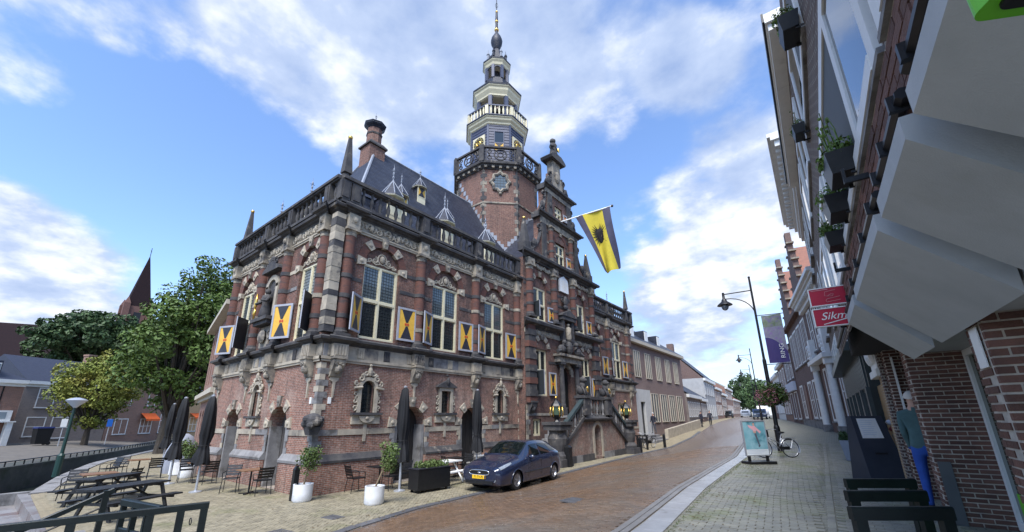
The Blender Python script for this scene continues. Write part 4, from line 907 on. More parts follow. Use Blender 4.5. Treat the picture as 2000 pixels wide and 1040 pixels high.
cornice(FC, cu-1.8, cu+1.8, 17.6, CORN, 1.15, st_dk, hall, miter=(1, 1)); b = MB(FC); b.box(cu-1.8, cu+1.8, 0, .6, 17.6, 18.0); obj('cornice_core', b, st_dk, hall)
b = MB(FC); b.box(cu-.75, cu+.75, 0, .5, 18.0, 19.2); b.box(cu-.5, cu+.5, 0, .5, 19.2, 20.5); b.ball((cu, -.03, 19.2), .4, 9, 7, .8, .4, 1.2); obj('gable_head', b, st_md, hall)
volute(-1, 1.6, .72, 18.0, 19.4); volute(1, 1.6, .72, 18.0, 19.4)
b = MB(FC); b.prism([(cu-.9, 20.5), (cu+.9, 20.5), (cu+1.0, 20.68), (cu+.9, 20.8), (cu+.4, 21.05), (cu-.4, 21.05), (cu-.9, 20.8), (cu-1.0, 20.68)], -.25, .75); obj('gable_cap', b, st_dk, hall)
b = MB(FC @ T_(cu, .2, 21.05)); b.lathe([(.3, 0), (.34, .15), (.27, .5), (.22, .75), (.3, .98), (.24, 1.15), (.08, 1.25)], 10); b.ball((0, -.04, 1.42), .19, 9, 7); b.ball((.02, .05, 1.48), .21, 9, 7); b.tube([(-.26, 0, 1.08), (-.38, -.12, .8), (-.3, -.28, .7)], .085, 6); b.tube([(.26, 0, 1.08), (.4, -.1, .8), (.34, -.25, .62)], .085, 6); o = obj('statue', b, st_dk, hall, None, True)
b = MB(FC @ T_(cu, .2, 21.05)); b.ball((.34, -.27, .7), .15, 8, 6, .7, .4, 1.5); obj('gilt_shield', b, gold, o)
# ---- staircase
SF = -11.4
FS = FR(SF, 0, 90)
stc = brick('stair_brick_stone', (.25, .125, .095), (.17, .09, .07), (.30, .26, .22), bh=.058, bw=.19, stain=(.24, .21, .18), st=(.48, .6), ss=1.3, soft=.8, streak=.5)
b = MB(FS); wall(b, 19.2, 26.4, -.1, 2.3, [(cu-.43, cu+.43, .15, 1.9, True)], .6)
o_ = obj('stair_wall', b, stc, hall)
for i in range(7):
    for s in (-1, 1):
        pass
b = MB(FS)   # solid core under landing and flights (behind the front wall)
b.box(21.2, cu-.44, .02, 1.9, 0, 2.3); b.box(cu+.44, 24.1, .02, 1.9, 0, 2.3); obj('stair_core', b, stc, hall)
b = MB(FS); b.box(cu-.43, cu+.43, .5, .56, .1, 1.95); obj('cellar_door', b, oakd, hall)
b = MB(FS); A = arc(cu, 1.47, .43, 0, PI, 8); B_ = arc(cu, 1.47, .62, 0, PI, 8)
for i in range(8): b.add([(A[i][0], -.05, A[i][1]), (B_[i][0], -.05, B_[i][1]), (B_[i+1][0], -.05, B_[i+1][1]), (A[i+1][0], -.05, A[i+1][1]), (A[i][0], .02, A[i][1]), (B_[i][0], .02, B_[i][1]), (B_[i+1][0], .02, B_[i+1][1]), (A[i+1][0], .02, A[i+1][1])], [(3, 2, 1, 0), (1, 2, 6, 5), (0, 4, 7, 3)])
b.box(cu-.62, cu-.43, -.05, .02, .1, 1.47); b.box(cu+.43, cu+.62, -.05, .02, .1, 1.47); obj('door_surround', b, st_lt, hall)
# mask the wall above the sloping flights: steps
for s in (-1, 1):
    for i in range(9):
        u0 = cu+s*(1.5+.31*i); zt = 2.3-.22*i; b = MB(FS); b.box(u0, u0+s*.31, .03, 1.88, -.1, zt-.22); obj('step', b, st_gy, hall)
b = MB(FS)
block_row(FS, 19.2, 26.4, -.1, .35, hall, [st_gy, st_dk], [(cu-.62, cu+.62)], .05, .8, seed=61)
cornice(FS, cu-1.6, cu+1.6, 2.05, CORN, .7, st_dk, hall, miter=(1, 1))
b = MB(FS); b.box(cu-1.6, cu+1.6, -.02, 1.9, 2.3, 2.42); obj('landing', b, st_gy, hall)
def stair_bal(u0, z0, u1, z1, n):
    d = -.02
    b = MB(FS); b.add([(u0, d-.13, z0+.82), (u1, d-.13, z1+.82), (u1, d+.13, z1+.82), (u0, d+.13, z0+.82), (u0, d-.13, z0+1.0), (u1, d-.13, z1+1.0), (u1, d+.13, z1+1.0), (u0, d+.13, z0+1.0)] if u1 > u0 else [(u1, d-.13, z1+.82), (u0, d-.13, z0+.82), (u0, d+.13, z0+.82), (u1, d+.13, z1+.82), (u1, d-.13, z1+1.0), (u0, d-.13, z0+1.0), (u0, d+.13, z0+1.0), (u1, d+.13, z1+1.0)], [(3, 2, 1, 0), (4, 5, 6, 7), (0, 1, 5, 4), (1, 2, 6, 5), (2, 3, 7, 6), (3, 0, 4, 7)]); obj('stair_rail', b, mk('stair_rail_green', (.03, .05, .055), (.045, .06, .065), 4, .45) if 'stair_rail_green' not in MATS else MATS['stair_rail_green'], hall)
    b = MB(FS); b.add([(u0, d-.12, z0-.12), (u1, d-.12, z1-.12), (u1, d+.12, z1-.12), (u0, d+.12, z0-.12), (u0, d-.12, z0+.08), (u1, d-.12, z1+.08), (u1, d+.12, z1+.08), (u0, d+.12, z0+.08)] if u1 > u0 else [(u1, d-.12, z1-.12), (u0, d-.12, z0-.12), (u0, d+.12, z0-.12), (u1, d+.12, z1-.12), (u1, d-.12, z1+.08), (u0, d-.12, z0+.08), (u0, d+.12, z0+.08), (u1, d+.12, z1+.08)], [(3, 2, 1, 0), (4, 5, 6, 7), (0, 1, 5, 4), (1, 2, 6, 5), (2, 3, 7, 6), (3, 0, 4, 7)]); obj('stair_string', b, st_dk, hall)
    for i in range(n):
        t = (i+.5)/n; u = lerp(u0, u1, t); zz = lerp(z0, z1, t)+.06
        inst('baluster', _bal[0] if i % 3 else _bal2, hall, FS @ T_(u, d, zz) @ Matrix.Diagonal((1.05, 1.05, .8/.7, 1)))
_bal2 = _bal[0].copy(); _bal2.materials.clear(); _bal2.materials.append(st_gy)
stair_bal(cu-1.55, 2.4, cu-4.0, .85, 8); stair_bal(cu+1.55, 2.4, cu+4.0, .85, 8)
for s in (-1, 1):
    p = cu+s*1.45; b = MB(FS); b.box(p-.3, p+.3, -.25, .35, 2.42, 3.35); b.box(p-.36, p+.36, -.31, .41, 3.35, 3.5); obj('pedestal', b, st_dk, hall)
    # lion holding a shield
    b = MB(FS @ T_(p, .05, 3.5)); b.ball((0, .1, .3), .25, 8, 6, .8, 1.1, 1.1); b.ball((0, -.02, .55), .2, 8, 6, .8, .9, 1.2); b.ball((0, -.08, .88), .19, 8, 6); b.ball((0, -.25, .85), .09, 7, 5); b.tube([(-.12, -.05, .5), (-.14, -.2, .25), (-.14, -.25, 0)], .06, 6); b.tube([(.12, -.05, .5), (.14, -.2, .25), (.14, -.25, 0)], .06, 6); b.tube([(0, .35, .1), (.2, .42, .3), (.15, .4, .6)], .035, 5); o = obj('lion', b, st_dk, hall, None, True)
    b = MB(FS @ T_(p+.2, -.2, 3.7)); b.ball((0, 0, .15), .16, 8, 6, .8, .3, 1.2); obj('gilt_shield', b, gold, o, None, True)
b = MB(FS); b.box(cu-1.15, cu+1.15, -.08, .14, 3.3, 3.46); obj('landing_rail', b, st_dk, hall)
for i in range(6): inst('baluster', _bal2 if i % 2 else _bal[0], hall, FS @ T_(cu-.95+.38*i, .03, 2.42) @ Matrix.Diagonal((1.2, 1.2, .88/.7, 1)))
for s in (-1, 1):
    p = cu+s*4.4; zb = Tz(SF, p); b = MB(FS @ T_(p, 0, 0))
    b.box(-.55, .55, -.55, .55, zb-.1, zb+.35); b.lathe([(.5, zb+.35), (.52, zb+.5), (.38, zb+.7), (.46, 1.0), (.5, 1.3), (.4, 1.55), (.42, 1.7)], 12); b.box(-.5, .5, -.5, .5, 1.7, 1.95); b.box(-.56, .56, -.56, .56, 1.95, 2.1); obj('newel', b, st_dk, hall)
    b = MB(FS @ T_(p, 0, 2.1) @ Matrix.Scale(.8, 4)); b.lathe([(.2, 0), (.12, .12), (.3, .35), (.34, .42)], 6); o = obj('stair_lantern', b, black, hall)
    b = MB(FS @ T_(p, 0, 2.1) @ Matrix.Scale(.8, 4)); b.lathe([(.28, .42), (.34, .95)], 6, cap=False); obj('lantern_glass', b, mk('lantern_glass', (.05, .09, .05), rough=.1, spec=.8) if 'lantern_glass' not in MATS else MATS['lantern_glass'], o)
    b = MB(FS @ T_(p, 0, 2.1) @ Matrix.Scale(.8, 4)); b.lathe([(.4, .95), (.3, 1.1), (.12, 1.3), (.1, 1.42)], 6); obj('lantern_roof', b, black, o)
    b = MB(FS @ T_(p, 0, 2.1) @ Matrix.Scale(.8, 4)); b.ball((0, 0, 1.5), .09, 8, 6); [b.tube([(.36*math.cos(a), .36*math.sin(a), .3), (.42*math.cos(a), .42*math.sin(a), .5), (.36*math.cos(a), .36*math.sin(a), .98)], .035, 5) for a in np.linspace(0, 2*PI, 7)[:-1]]; obj('gilt_crown', b, gold, o, None, True)
# ---- right wing basement window
window(FA, 31.9, 1.75, 3.35, 1.2, 2.6, hall, mats=[glassd], lead_=False)
block_row(FA, RW0, RW1, 1.35, 1.5, hall, lm, (), .035, .9, seed=71)
# ------------------------------------------------------------------ roofs
RX, RZ, E0 = -18.95, 17.7, 10.5
y0, y1 = 7.9, RW1-.9; x0, x1 = BL+.95, BR-.95; ya, yb = 11.3, 31.5
b = MB(); b.add([(x0, y0, E0), (x1, y0, E0), (x1, y1, E0), (x0, y1, E0), (RX, ya, RZ), (RX, yb, RZ)], [(0, 1, 4), (1, 2, 5, 4), (2, 3, 5), (3, 0, 4, 5)]); obj('roof', b, slate, hall)
b = MB(); [b.tube(p, .075, 5) for p in (((x0, y0, E0), (RX, ya, RZ)), ((x1, y0, E0), (RX, ya, RZ)), ((x1, y1, E0), (RX, yb, RZ)), ((RX, ya, RZ), (RX, yb, RZ)))]; obj('ridge_flashing', b, lead, hall)
gz = 16.6; b = MB(); b.add([(-13.9, cu-4.3, 10.6), (-13.9, cu+4.3, 10.6), (-13.9, cu, gz), (RX, cu-4.3, 10.6), (RX, cu+4.3, 10.6), (RX, cu, gz)], [(0, 2, 5, 3), (1, 4, 5, 2), (0, 1, 2)]); obj('cross_roof', b, slate, hall)
b = MB(); b.tube([(-13.9, cu, gz), (RX, cu, gz)], .08, 5); obj('ridge_flashing', b, lead, hall)
# slate courses as thin battens of slates is left to the material; valley flashings against the tower are stepped lead
def finial(x, y, z, h, parent, mat=None):
    b = MB(T_(x, y, z)); k = h; b.lathe([(.05*k, 0), (.025*k, .12*k), (.07*k, .22*k), (.02*k, .3*k), (.06*k, .45*k), (.018*k, .55*k), (.045*k, .68*k), (.012*k, .8*k), (.004*k, k)], 7); b.tube([(-.12*k, 0, .6*k), (.12*k, 0, .6*k)], .016*k, 5); b.tube([(0, -.12*k, .6*k), (0, .12*k, .6*k)], .016*k, 5); obj('finial', b, mat or lead, parent)
def dormer(x, y, z, ang, parent, s=1., shut=True):
    """small roof dormer with painted shutters and a polygonal slate hood; faces local -y"""
    F = T_(x, y, z) @ Matrix.Rotation(rad(ang), 4, 'Z') @ Matrix.Diagonal((s, s, s, 1)); b = MB(F)
    b.box(-.36, .36, .02, 1.6, -.7, .85); o = obj('dormer', b, slate, parent)
    b = MB(F); b.box(-.36, -.3, -.03, .02, 0, .85); b.box(.3, .36, -.03, .02, 0, .85); b.box(-.3, .3, -.03, .02, .79, .85); b.box(-.3, .3, -.03, .02, 0, .06); b.box(-.3, .3, 0, .02, .06, .79); b.box(-.36, .36, -.02, .018, -.7, 0); obj('dormer_front', b, cream, o)
    if shut:
        b = MB(F); b.prism([(-.26, .1), (.26, .1), (.04, .42), (-.04, .42)], -.04, -.001); b.prism([(-.04, .43), (.04, .43), (.26, .76), (-.26, .76)], -.04, -.001); obj('black_field', b, shblk, o)
        b = MB(F); b.prism([(-.28, .12), (-.06, .43), (-.28, .74)], -.035, -.001); b.prism([(.28, .12), (.28, .74), (.06, .43)], -.035, -.001); obj('yellow_field', b, shyel, o)
    b = MB(F); n = 8; R = .56; pts = [(R*math.cos(PI/8+k*PI/4), .25+R*math.sin(PI/8+k*PI/4), .84) for k in range(n)]; q = [(R*.95*math.cos(PI/8+k*PI/4), .25+R*.95*math.sin(PI/8+k*PI/4), .90) for k in range(n)]
    b.add(pts+q+[(0, .25, 1.75)], [tuple(range(n-1, -1, -1))]+[(k, (k+1) % n, (k+1) % n+n, k+n) for k in range(n)]+[(n+k, n+(k+1) % n, 2*n) for k in range(n)]); b.add([(-.4, .3, .88), (.4, .3, .88), (0, .25, 1.5), (-.4, 1.9, .88), (.4, 1.9, .88), (0, 2.1, 1.5)], [(0, 2, 5, 3), (1, 4, 5, 2)]); obj('hood', b, slate, o)
    b = MB(F); [b.tube([q[k], (0, .25, 1.76)], .022, 4) for k in range(n)]; obj('hip_lead', b, lead, o)
    b = MB(F); b.lathe([(R*.99, .80), (R*1.02, .84)], 8, (0, .25, 0), PI/8, 2*PI+PI/8); obj('eaves_trim', b, cream, o)
    finial(*(F @ Vector((0, .25, 1.72))), .85*s, o)
for y in (9.9, 13.2, 16.5): dormer(-14.5, y, 11.25, 90, hall, 1.12, False)
for y in (10.75+.55, 14.6, 30.5): dormer(-15.9, y, 12.75, 90, hall, .85)
dormer(-17.0, 13.35, 14.7, 90, hall, .8)
for x in (-15.9, -18.95, -22.3): dormer(x, 7.75, 11.2, 0, hall, 1.15, False)
dormer(-17.4, 8.6, 12.3, 0, hall, .85)
dormer(-14.6, 29.2, 10.55, 90, hall, 1.1); dormer(-14.6, 33.2, 10.55, 90, hall, 1.1)
# chimney
CM = T_(RX, 11.15, 0)
b = MB(CM); b.box(-.5, .5, -.5, .5, 15.5, 17.75); cht = obj('chimney', b, bk_tow, hall)
b = MB(CM); b.box(-.6, .6, -.6, .6, 17.6, 17.7); b.frus(-.6, .6, -.6, .6, 17.7, -.42, .42, -.42, .42, 17.95); obj('chimney_course', b, st_dk, cht)
b = MB(CM); b.lathe([(.44, 17.9), (.43, 19.0)], 8); obj('chimney_shaft', b, bk_tow, cht); b = MB(CM); b.lathe([(.46, 18.5), (.48, 18.6), (.46, 18.62)], 8); obj('chimney_band', b, st_dk, cht)
b = MB(CM); b.lathe([(.44, 18.95), (.62, 19.15), (.66, 19.28), (.52, 19.36), (.16, 19.6)], 8); obj('chimney_cap', b, slate, cht); finial(RX, 11.15, 19.55, .7, cht)
# ------------------------------------------------------------------ tower
TX, TY = -18.95, 22.5
OA = PI/8
lb = mk('lead_blue', (.085, .097, .145), (.065, .076, .12), 5, .5)
def octo(b, prof, rot=OA): return b.lathe(prof, 8, (TX, TY, 0), rot, rot+2*PI)
def cam_face(k): return k*PI/4
b = MB(); octo(b, [(3.32, 11), (3.3, 20.3)]); tower = obj('tower', b, bk_tow, hall)
for k in range(8):
    a = OA+k*PI/4; z = 13.6; i = 0
    while z < 20.0:
        q = MB(T_(TX+3.2*math.cos(a), TY+3.2*math.sin(a), 0) @ Matrix.Rotation(a, 4, 'Z')); w = .3 if i % 2 else .2
        q.add([(.15, 0, z), (-.03, w, z), (-.35, w, z), (-.35, -w, z), (-.03, -w, z), (.15, 0, z+.3), (-.03, w, z+.3), (-.35, w, z+.3), (-.35, -w, z+.3), (-.03, -w, z+.3)], [(4, 3, 2, 1, 0), (5, 6, 7, 8, 9), (0, 1, 6, 5), (1, 2, 7, 6), (3, 4, 9, 8), (4, 0, 5, 9)])
        obj('quoin', q, random.choice([st_dk, st_dk, st_md]), tower); z += .31; i += 1
b = MB(); octo(b, [(3.33, 17.3), (3.37, 17.33), (3.37, 17.42), (3.33, 17.46)]); obj('string_course', b, st_md, tower)
b = MB(); octo(b, [(3.36, 20.15), (3.4, 20.25), (3.55, 20.35), (3.56, 20.42), (3.72, 20.5), (3.74, 20.62), (2.2, 20.66)]); obj('tower_cornice', b, st_dk, tower)
def face_frame(k, R, z): # local x along the face, y inwards, on face k
    a = cam_face(k); ap = R*math.cos(PI/8); return T_(TX+ap*math.cos(a), TY+ap*math.sin(a), z) @ Matrix.Rotation(a+PI/2, 4, 'Z')
for k in range(8):
    hw = 3.62*math.sin(PI/8)
    F = face_frame(k, 3.62, 20.62); b = MB(F); b.box(-hw+.16, hw-.16, -.05, .1, 0, .12); b.box(-hw+.16, hw-.16, -.08, .13, 1.22, 1.36)
    b.tube([(.46*math.cos(t), .02, .67+.46*math.sin(t)) for t in np.linspace(0, 2*PI, 17)[:-1]], .06, 5, True); b.tube([(.2*math.cos(t), .02, .67+.2*math.sin(t)) for t in np.linspace(0, 2*PI, 11)[:-1]], .05, 5, True)
    for t in range(4): a = t*PI/2+PI/4; b.tube([(.2*math.cos(a), .02, .67+.2*math.sin(a)), (.46*math.cos(a), .02, .67+.46*math.sin(a))], .045, 5)
    for s in (-1, 1):
        b.spiral(s*.78, .02, .93, .22, 1.2, -PI/2, .06, s, 14); b.spiral(s*.78, .02, .4, .22, 1.2, PI/2, .06, -s, 14); b.tube([(s*1.08, .02, .12), (s*1.08, .02, 1.22)], .05, 5)
    obj('parapet_panel', b, st_dk, tower)
    a = OA+k*PI/4; q = MB(T_(TX+3.6*math.cos(a), TY+3.6*math.sin(a), 20.62) @ Matrix.Rotation(a, 4, 'Z')); q.box(-.16, .14, -.17, .17, 0, 1.4); obj('parapet_post', q, st_dk, tower)
    for m_ in range(5):
        q = MB(face_frame(k, 3.4, 20.2)); u = -1.1+.55*m_; q.box(u-.1, u+.1, -.17, .05, .0, .2); obj('bracket', q, st_md, tower)
b = MB(); octo(b, [(2.32, 20.6), (2.3, 25.1)]); obj('drum', b, boards, tower)
for k in range(8):
    F = face_frame(k, 2.31, 20.62); hw = 2.31*math.sin(PI/8)
    for i in range(17):
        q = MB(F); z = .1+i*.255; q.add([(-hw, .02, z), (hw, .02, z), (hw, .02, z+.25), (-hw, .02, z+.25), (-hw, -.035, z), (hw, -.035, z), (hw, -.008, z+.25), (-hw, -.008, z+.25)], [(4, 5, 6, 7), (0, 1, 5, 4), (7, 6, 2, 3)]); obj('weatherboard', q, boards, tower)
    a = OA+k*PI/4; q = MB(T_(TX+2.3*math.cos(a), TY+2.3*math.sin(a), 20.62) @ Matrix.Rotation(a, 4, 'Z')); q.box(-.07, .05, -.08, .08, 0, 4.4); obj('corner_board', q, lb, tower)
for k in (0, 6):
    F = face_frame(k, 2.36, 23.45); q = MB(F); q.box(-.62, .62, -.06, .02, -.62, .62); clk = obj('clock', q, cream, tower)
    q = MB(F); q.prism([(.54*math.cos(t), .54*math.sin(t)) for t in np.linspace(0, 2*PI, 25)[:-1]], -.075, -.055); obj('dial', q, shblk, clk)
    for h in range(12):
        a = h*PI/6; q = MB(F @ Matrix.Rotation(-a, 4, 'Y')); q.box(-.055, .055, -.095, -.07, .33, .52); obj('hour_mark', q, gold, clk)
    q = MB(F); q.tube([(.2*math.cos(t), -.085, .2*math.sin(t)) for t in np.linspace(0, 2*PI, 21)[:-1]], .05, 4, True); obj('minute_ring', q, gold, clk)
    for a, l, w in ((2.2, .45, .03), (4.0, .3, .045)): q = MB(F @ Matrix.Rotation(-a, 4, 'Y')); q.box(-w, w, -.14, -.125, -.08, l); obj('hand', q, gold, clk)
for k in (-1, 1, 5):
    F = face_frame(k, 2.36, 22.55); q = MB(F); q.box(-.4, -.34, -.05, .05, 0, 1.75); q.box(.34, .4, -.05, .05, 0, 1.75); q.box(-.34, .34, -.05, .05, 1.69, 1.75); q.box(-.34, .34, -.05, .05, .62, .7); w_o = obj('tower_window', q, lb, tower)
    q = MB(F); q.box(-.34, .34, 0, .03, .7, 1.69); obj('pane', q, glassd, w_o); q = MB(F); q.box(-.34, .34, -.04, .0, 0, .62); obj('yellow_panel', q, shyel, w_o); q = MB(F); q.prism([(-.3, .6), (0, .28), (.3, .6)], -.055, -.04); obj('black_field', q, shblk, w_o)
b = MB(); octo(b, [(2.3, 24.9), (2.42, 25.0), (2.44, 25.12), (2.6, 25.27), (2.64, 25.42), (2.72, 25.48), (2.72, 25.6), (1.6, 25.64)]); obj('gallery_cornice', b, cream, tower)
b = MB(); octo(b, [(2.73, 25.55), (2.8, 25.58), (2.8, 25.64), (2.6, 25.68)]); obj('gallery_edge', b, lb, tower)
balm = MB().lathe([(.055, 0), (.08, .05), (.05, .14), (.095, .36), (.09, .5), (.05, .72), (.08, .8)], 6).mesh('baluster', cream, True)
for k in range(8):
    F = face_frame(k, 2.62, 25.6); hw = 2.62*math.sin(PI/8); q = MB(F); q.box(-hw, hw, -.07, .07, 0, .1); obj('gallery_plinth', q, cream, tower); q = MB(F); q.box(-hw-.03, hw+.03, -.09, .09, .92, 1.03); obj('gallery_rail', q, lb, tower)
    for i in range(5): inst('baluster', balm, tower, F @ T_(-hw+.18+(2*hw-.36)*(i+.5)/5, 0, .1))
    a = OA+k*PI/4; q = MB(T_(TX+2.6*math.cos(a), TY+2.6*math.sin(a), 25.6) @ Matrix.Rotation(a, 4, 'Z')); q.box(-.13, .1, -.13, .13, .1, .92); obj('gallery_post', q, cream, tower)
def lantern(R, z0, z1, pw):
    for k in range(8):
        a = OA+k*PI/4; q = MB(T_(TX+R*math.cos(a), TY+R*math.sin(a), 0) @ Matrix.Rotation(a, 4, 'Z')); q.box(-pw, pw*.8, -pw, pw, z0, z1); obj('lantern_post', q, lb, tower)
        F = face_frame(k, R, 0); hw = R*math.sin(PI/8); A = arc(0, z1-.42, hw*.8, 0, PI, 8); b = MB(F)
        pts = [(hw, z1), (-hw, z1), (-hw, z1-.42)]+[(x, min(z1-.05, z)) for x, z in A[::-1]]+[(hw, z1-.42)]; b.prism(pts[::-1], -.03, .05)
        obj('lantern_arch', b, lb, tower)
    b = MB(); octo(b, [(R*.98, z0-.05), (R*.98, z0+.12)]); obj('lantern_floor', b, lb, tower)
lantern(1.72, 25.65, 28.3, .15); b = MB(); octo(b, [(.6, 25.65), (.6, 28.3)]); obj('bell_core', b, shblk, tower)
for k in range(8):
    a = k*PI/4; q = MB(T_(TX+1.2*math.cos(a), TY+1.2*math.sin(a), 27.1)); q.lathe([(.32, 0), (.29, .08), (.2, .34), (.18, .5), (.08, .58), (.05, .7)], 10); obj('bell', q, bell, tower, None, True)
b = MB(); octo(b, [(1.7, 28.2), (1.86, 28.28), (1.88, 28.42), (2.06, 28.75), (2.1, 28.95), (2.2, 29.05), (2.22, 29.15)]); obj('lantern_cornice', b, cream, tower)
b = MB(); octo(b, [(2.25, 29.13), (2.27, 29.27), (1.65, 29.6), (1.15, 30.3), (1.05, 30.95)]); obj('lantern_roof', b, slate, tower)
lantern(1.0, 30.9, 32.3, .12); b = MB(); octo(b, [(.35, 30.9), (.35, 32.3)]); obj('lantern_core', b, shblk, tower)
b = MB(); octo(b, [(1.0, 32.2), (1.1, 32.3), (1.16, 32.52), (1.27, 32.68), (1.3, 32.78)]); obj('lantern_cornice', b, cream, tower)
b = MB(); octo(b, [(1.32, 32.77), (1.34, 32.9), (.95, 33.1), (.85, 33.7), (.55, 33.85), (.4, 34.7), (.25, 35.0)]); obj('lantern_roof', b, slate, tower)
for k in range(8):
    a = OA+k*PI/4; q = MB(T_(TX+.86*math.cos(a), TY+.86*math.sin(a), 33.4)); q.lathe([(.11, 0), (.11, .45), (.16, .52), (.12, .68), (.03, .75), (.01, 1.15)], 7); obj('pinnacle', q, lead if k % 2 else slate, tower)
b = MB(T_(TX, TY, 0)); b.lathe([(.24, 34.9), (.3, 35.1), (.5, 35.6), (.55, 35.95), (.46, 36.35), (.26, 36.75), (.16, 37.0)], 12); obj('onion_dome', b, slate, tower, None, True)
b = MB(T_(TX, TY, 0)); b.lathe([(.14, 36.9), (.12, 38.2), (.13, 38.8), (.1, 39.5), (.04, 39.6), (.035, 42.0)], 8); obj('spire', b, slate, tower)
for z, r in ((37.35, .22), (38.4, .17), (39.6, .13)): b = MB(T_(TX, TY, z)); b.ball((0, 0, 0), r, 10, 7, 1, 1, .75); obj('gilt_ball', b, gold, tower, None, True)
b = MB(T_(TX, TY, 40.4)); [b.tube([(.14*math.cos(t)*math.cos(p), .14*math.cos(t)*math.sin(p), .3*math.sin(t)) for t in np.linspace(0, 2*PI, 13)[:-1]], .012, 4, True) for p in (0, PI/3, 2*PI/3)]; obj('weathervane', b, black, tower)
for k in (-1, 1, 5):
    F = face_frame(k, 3.31, 19.1); q = MB(F); q.tube([((.6+.07*math.cos(8*t))*math.cos(t), -.03, (.74+.08*math.cos(8*t))*math.sin(t)) for t in np.linspace(0, 2*PI, 33)[:-1]], .13, 6, True)
    [q.ball((s*.72*(i % 2), -.04, s*.95*((i+1) % 2)), .13, 6, 5) for i in (0, 1) for s in (-1, 1)]; oc = obj('oculus', q, st_md, tower)
    q = MB(F); q.prism([(.5*math.cos(t), .64*math.sin(t)) for t in np.linspace(0, 2*PI, 17)[:-1]], -.03, -.02); obj('pane', q, glass, oc); q = MB(F); lattice(q, -.45, .45, -.035, -.55, .55, 4, 5, .012); obj('leading', q, lat, oc)
# stepped lead flashing where the roofs meet the tower
def roofz(x, y): return max(E0+(x1-x)/(x1-RX)*(RZ-E0), gz-abs(y-cu)*(gz-10.6)/4.3)
for k in (-2, -1, 0):
    for i in range(10):
        u = -1.22+.244*(i+.5); F = face_frame(k, 3.3, 0); w = F @ Vector((u, 0, 0)); zz = roofz(w.x, w.y)
        if zz > 12: q = MB(F); q.box(u-.115, u+.115, -.03, .03, round(zz/.22)*.22-.1, round(zz/.22)*.22+.26); obj('step_flashing', q, lead, tower)
# ---- flag
fp0 = Vector((-13.2, 22.65, 15.6)); fp1 = Vector((-9.95, 24.3, 16.45))
flag = thing('flag', 'yellow and grey flag with a black eagle hanging from the gable pole', 'flag', tuple(fp0))
b = MB(); b.tube([fp0, fp1], .05, 8); obj('flagpole', b, white, flag); b = MB(); b.ball(tuple(fp1), .1, 8, 6); obj('pole_knob', b, black, flag)
def flagpt(s, t):          # s across (0 at the wall side), t down
    top = fp0.lerp(fp1, .30+.66*s)
    lo = Vector((-10.9+.75*s, 24.25+1.0*s, 11.85+.5*s-.3*math.sin(PI*s)))
    p = top.lerp(lo, t); sag = math.sin(PI*min(1, t*1.1))
    p += Vector((.10*math.sin(7*s+3*t), -.26*math.sin(8*s+3.5*t), 0))*(.25+t); p.y += (.5-s)*.35*sag; p.z += .35*t*(1-t)*(1-s)*0
    return p
def flagpatch(b, s0, s1, n, m=18, t0=0., t1=1.):
    vs = [tuple(flagpt(lerp(s0, s1, i/n), lerp(t0, t1, j/m))) for j in range(m+1) for i in range(n+1)]; k = n+1
    b.add(vs, [(j*k+i, j*k+i+1, (j+1)*k+i+1, (j+1)*k+i) for j in range(m) for i in range(n)])
fly = mk('flag_yellow', (.62, .50, .045), (.52, .42, .04), 2, .8); fgr = mk('flag_slate', (.075, .07, .11), (.055, .052, .085), 2, .8); fbl = mk('flag_black', (.012, .01, .012), rough=.8); fpk = mk('flag_pink', (.55, .34, .28), rough=.8)
b = MB(); flagpatch(b, 0, .2, 4); obj('grey_stripe', b, fgr, flag, None, True); b = MB(); flagpatch(b, .2, .78, 9); obj('yellow_field', b, fly, flag, None, True); b = MB(); flagpatch(b, .78, 1, 4); obj('grey_stripe', b, fgr, flag, None, True)
b = MB(); b2 = MB(); nrm = (flagpt(.6, .3)-flagpt(.4, .3)).cross(flagpt(.5, .4)-flagpt(.5, .3)).normalized()
if nrm.dot(Vector((0, 0, 2.3))-flagpt(.5, .3)) < 0: nrm = -nrm
def fq(bb, pts, off=.02): bb.add([tuple(flagpt(s, t)+nrm*off) for s, t in pts], [tuple(range(len(pts)))])
for sg in (1, -1):
    for i in range(9):
        a = rad(-70+15*i); ca, sa = math.cos(a), math.sin(a); R = .33 if i < 5 else .36; c0 = (.5, .38)
        d = rad(4)
        fq(b, [(c0[0]+sg*.1*math.cos(a-d*3), c0[1]+.09*math.sin(a-d*3)), (c0[0]+sg*R*.9*math.cos(a), c0[1]+R*.62*math.sin(a)), (c0[0]+sg*.1*math.cos(a+d*3), c0[1]+.09*math.sin(a+d*3))])
fq(b, [(.5+.15*math.cos(t), .39+.12*math.sin(t)) for t in np.linspace(0, 2*PI, 13)[:-1]], .016)
fq(b2, [(.5+.07*math.cos(t), .385+.045*math.sin(t)) for t in np.linspace(0, 2*PI, 11)[:-1]], .03)
obj('eagle', b, fbl, flag); obj('eagle_shield', b2, fpk, flag)
# ------------------------------------------------------------------ text helper
def text_mesh(txt, size, depth=.004, align='CENTER', shear=0.):
    cu_ = bpy.data.curves.new('t', 'FONT'); cu_.body = txt; cu_.size = size; cu_.extrude = depth; cu_.align_x = align; cu_.align_y = 'CENTER'; cu_.shear = shear
    o = bpy.data.objects.new('t', cu_); COL.objects.link(o); dg = bpy.context.evaluated_depsgraph_get(); me = bpy.data.meshes.new_from_object(o.evaluated_get(dg))
    bpy.data.objects.remove(o); bpy.data.curves.remove(cu_); return me
def text(name, txt, size, mat, parent, M, depth=.003, align='CENTER', shear=0.):
    me = text_mesh(txt, size, depth, align, shear); me.materials.clear(); me.materials.append(mat); return inst(name, me, parent, M @ Matrix.Rotation(PI/2, 4, 'X'))
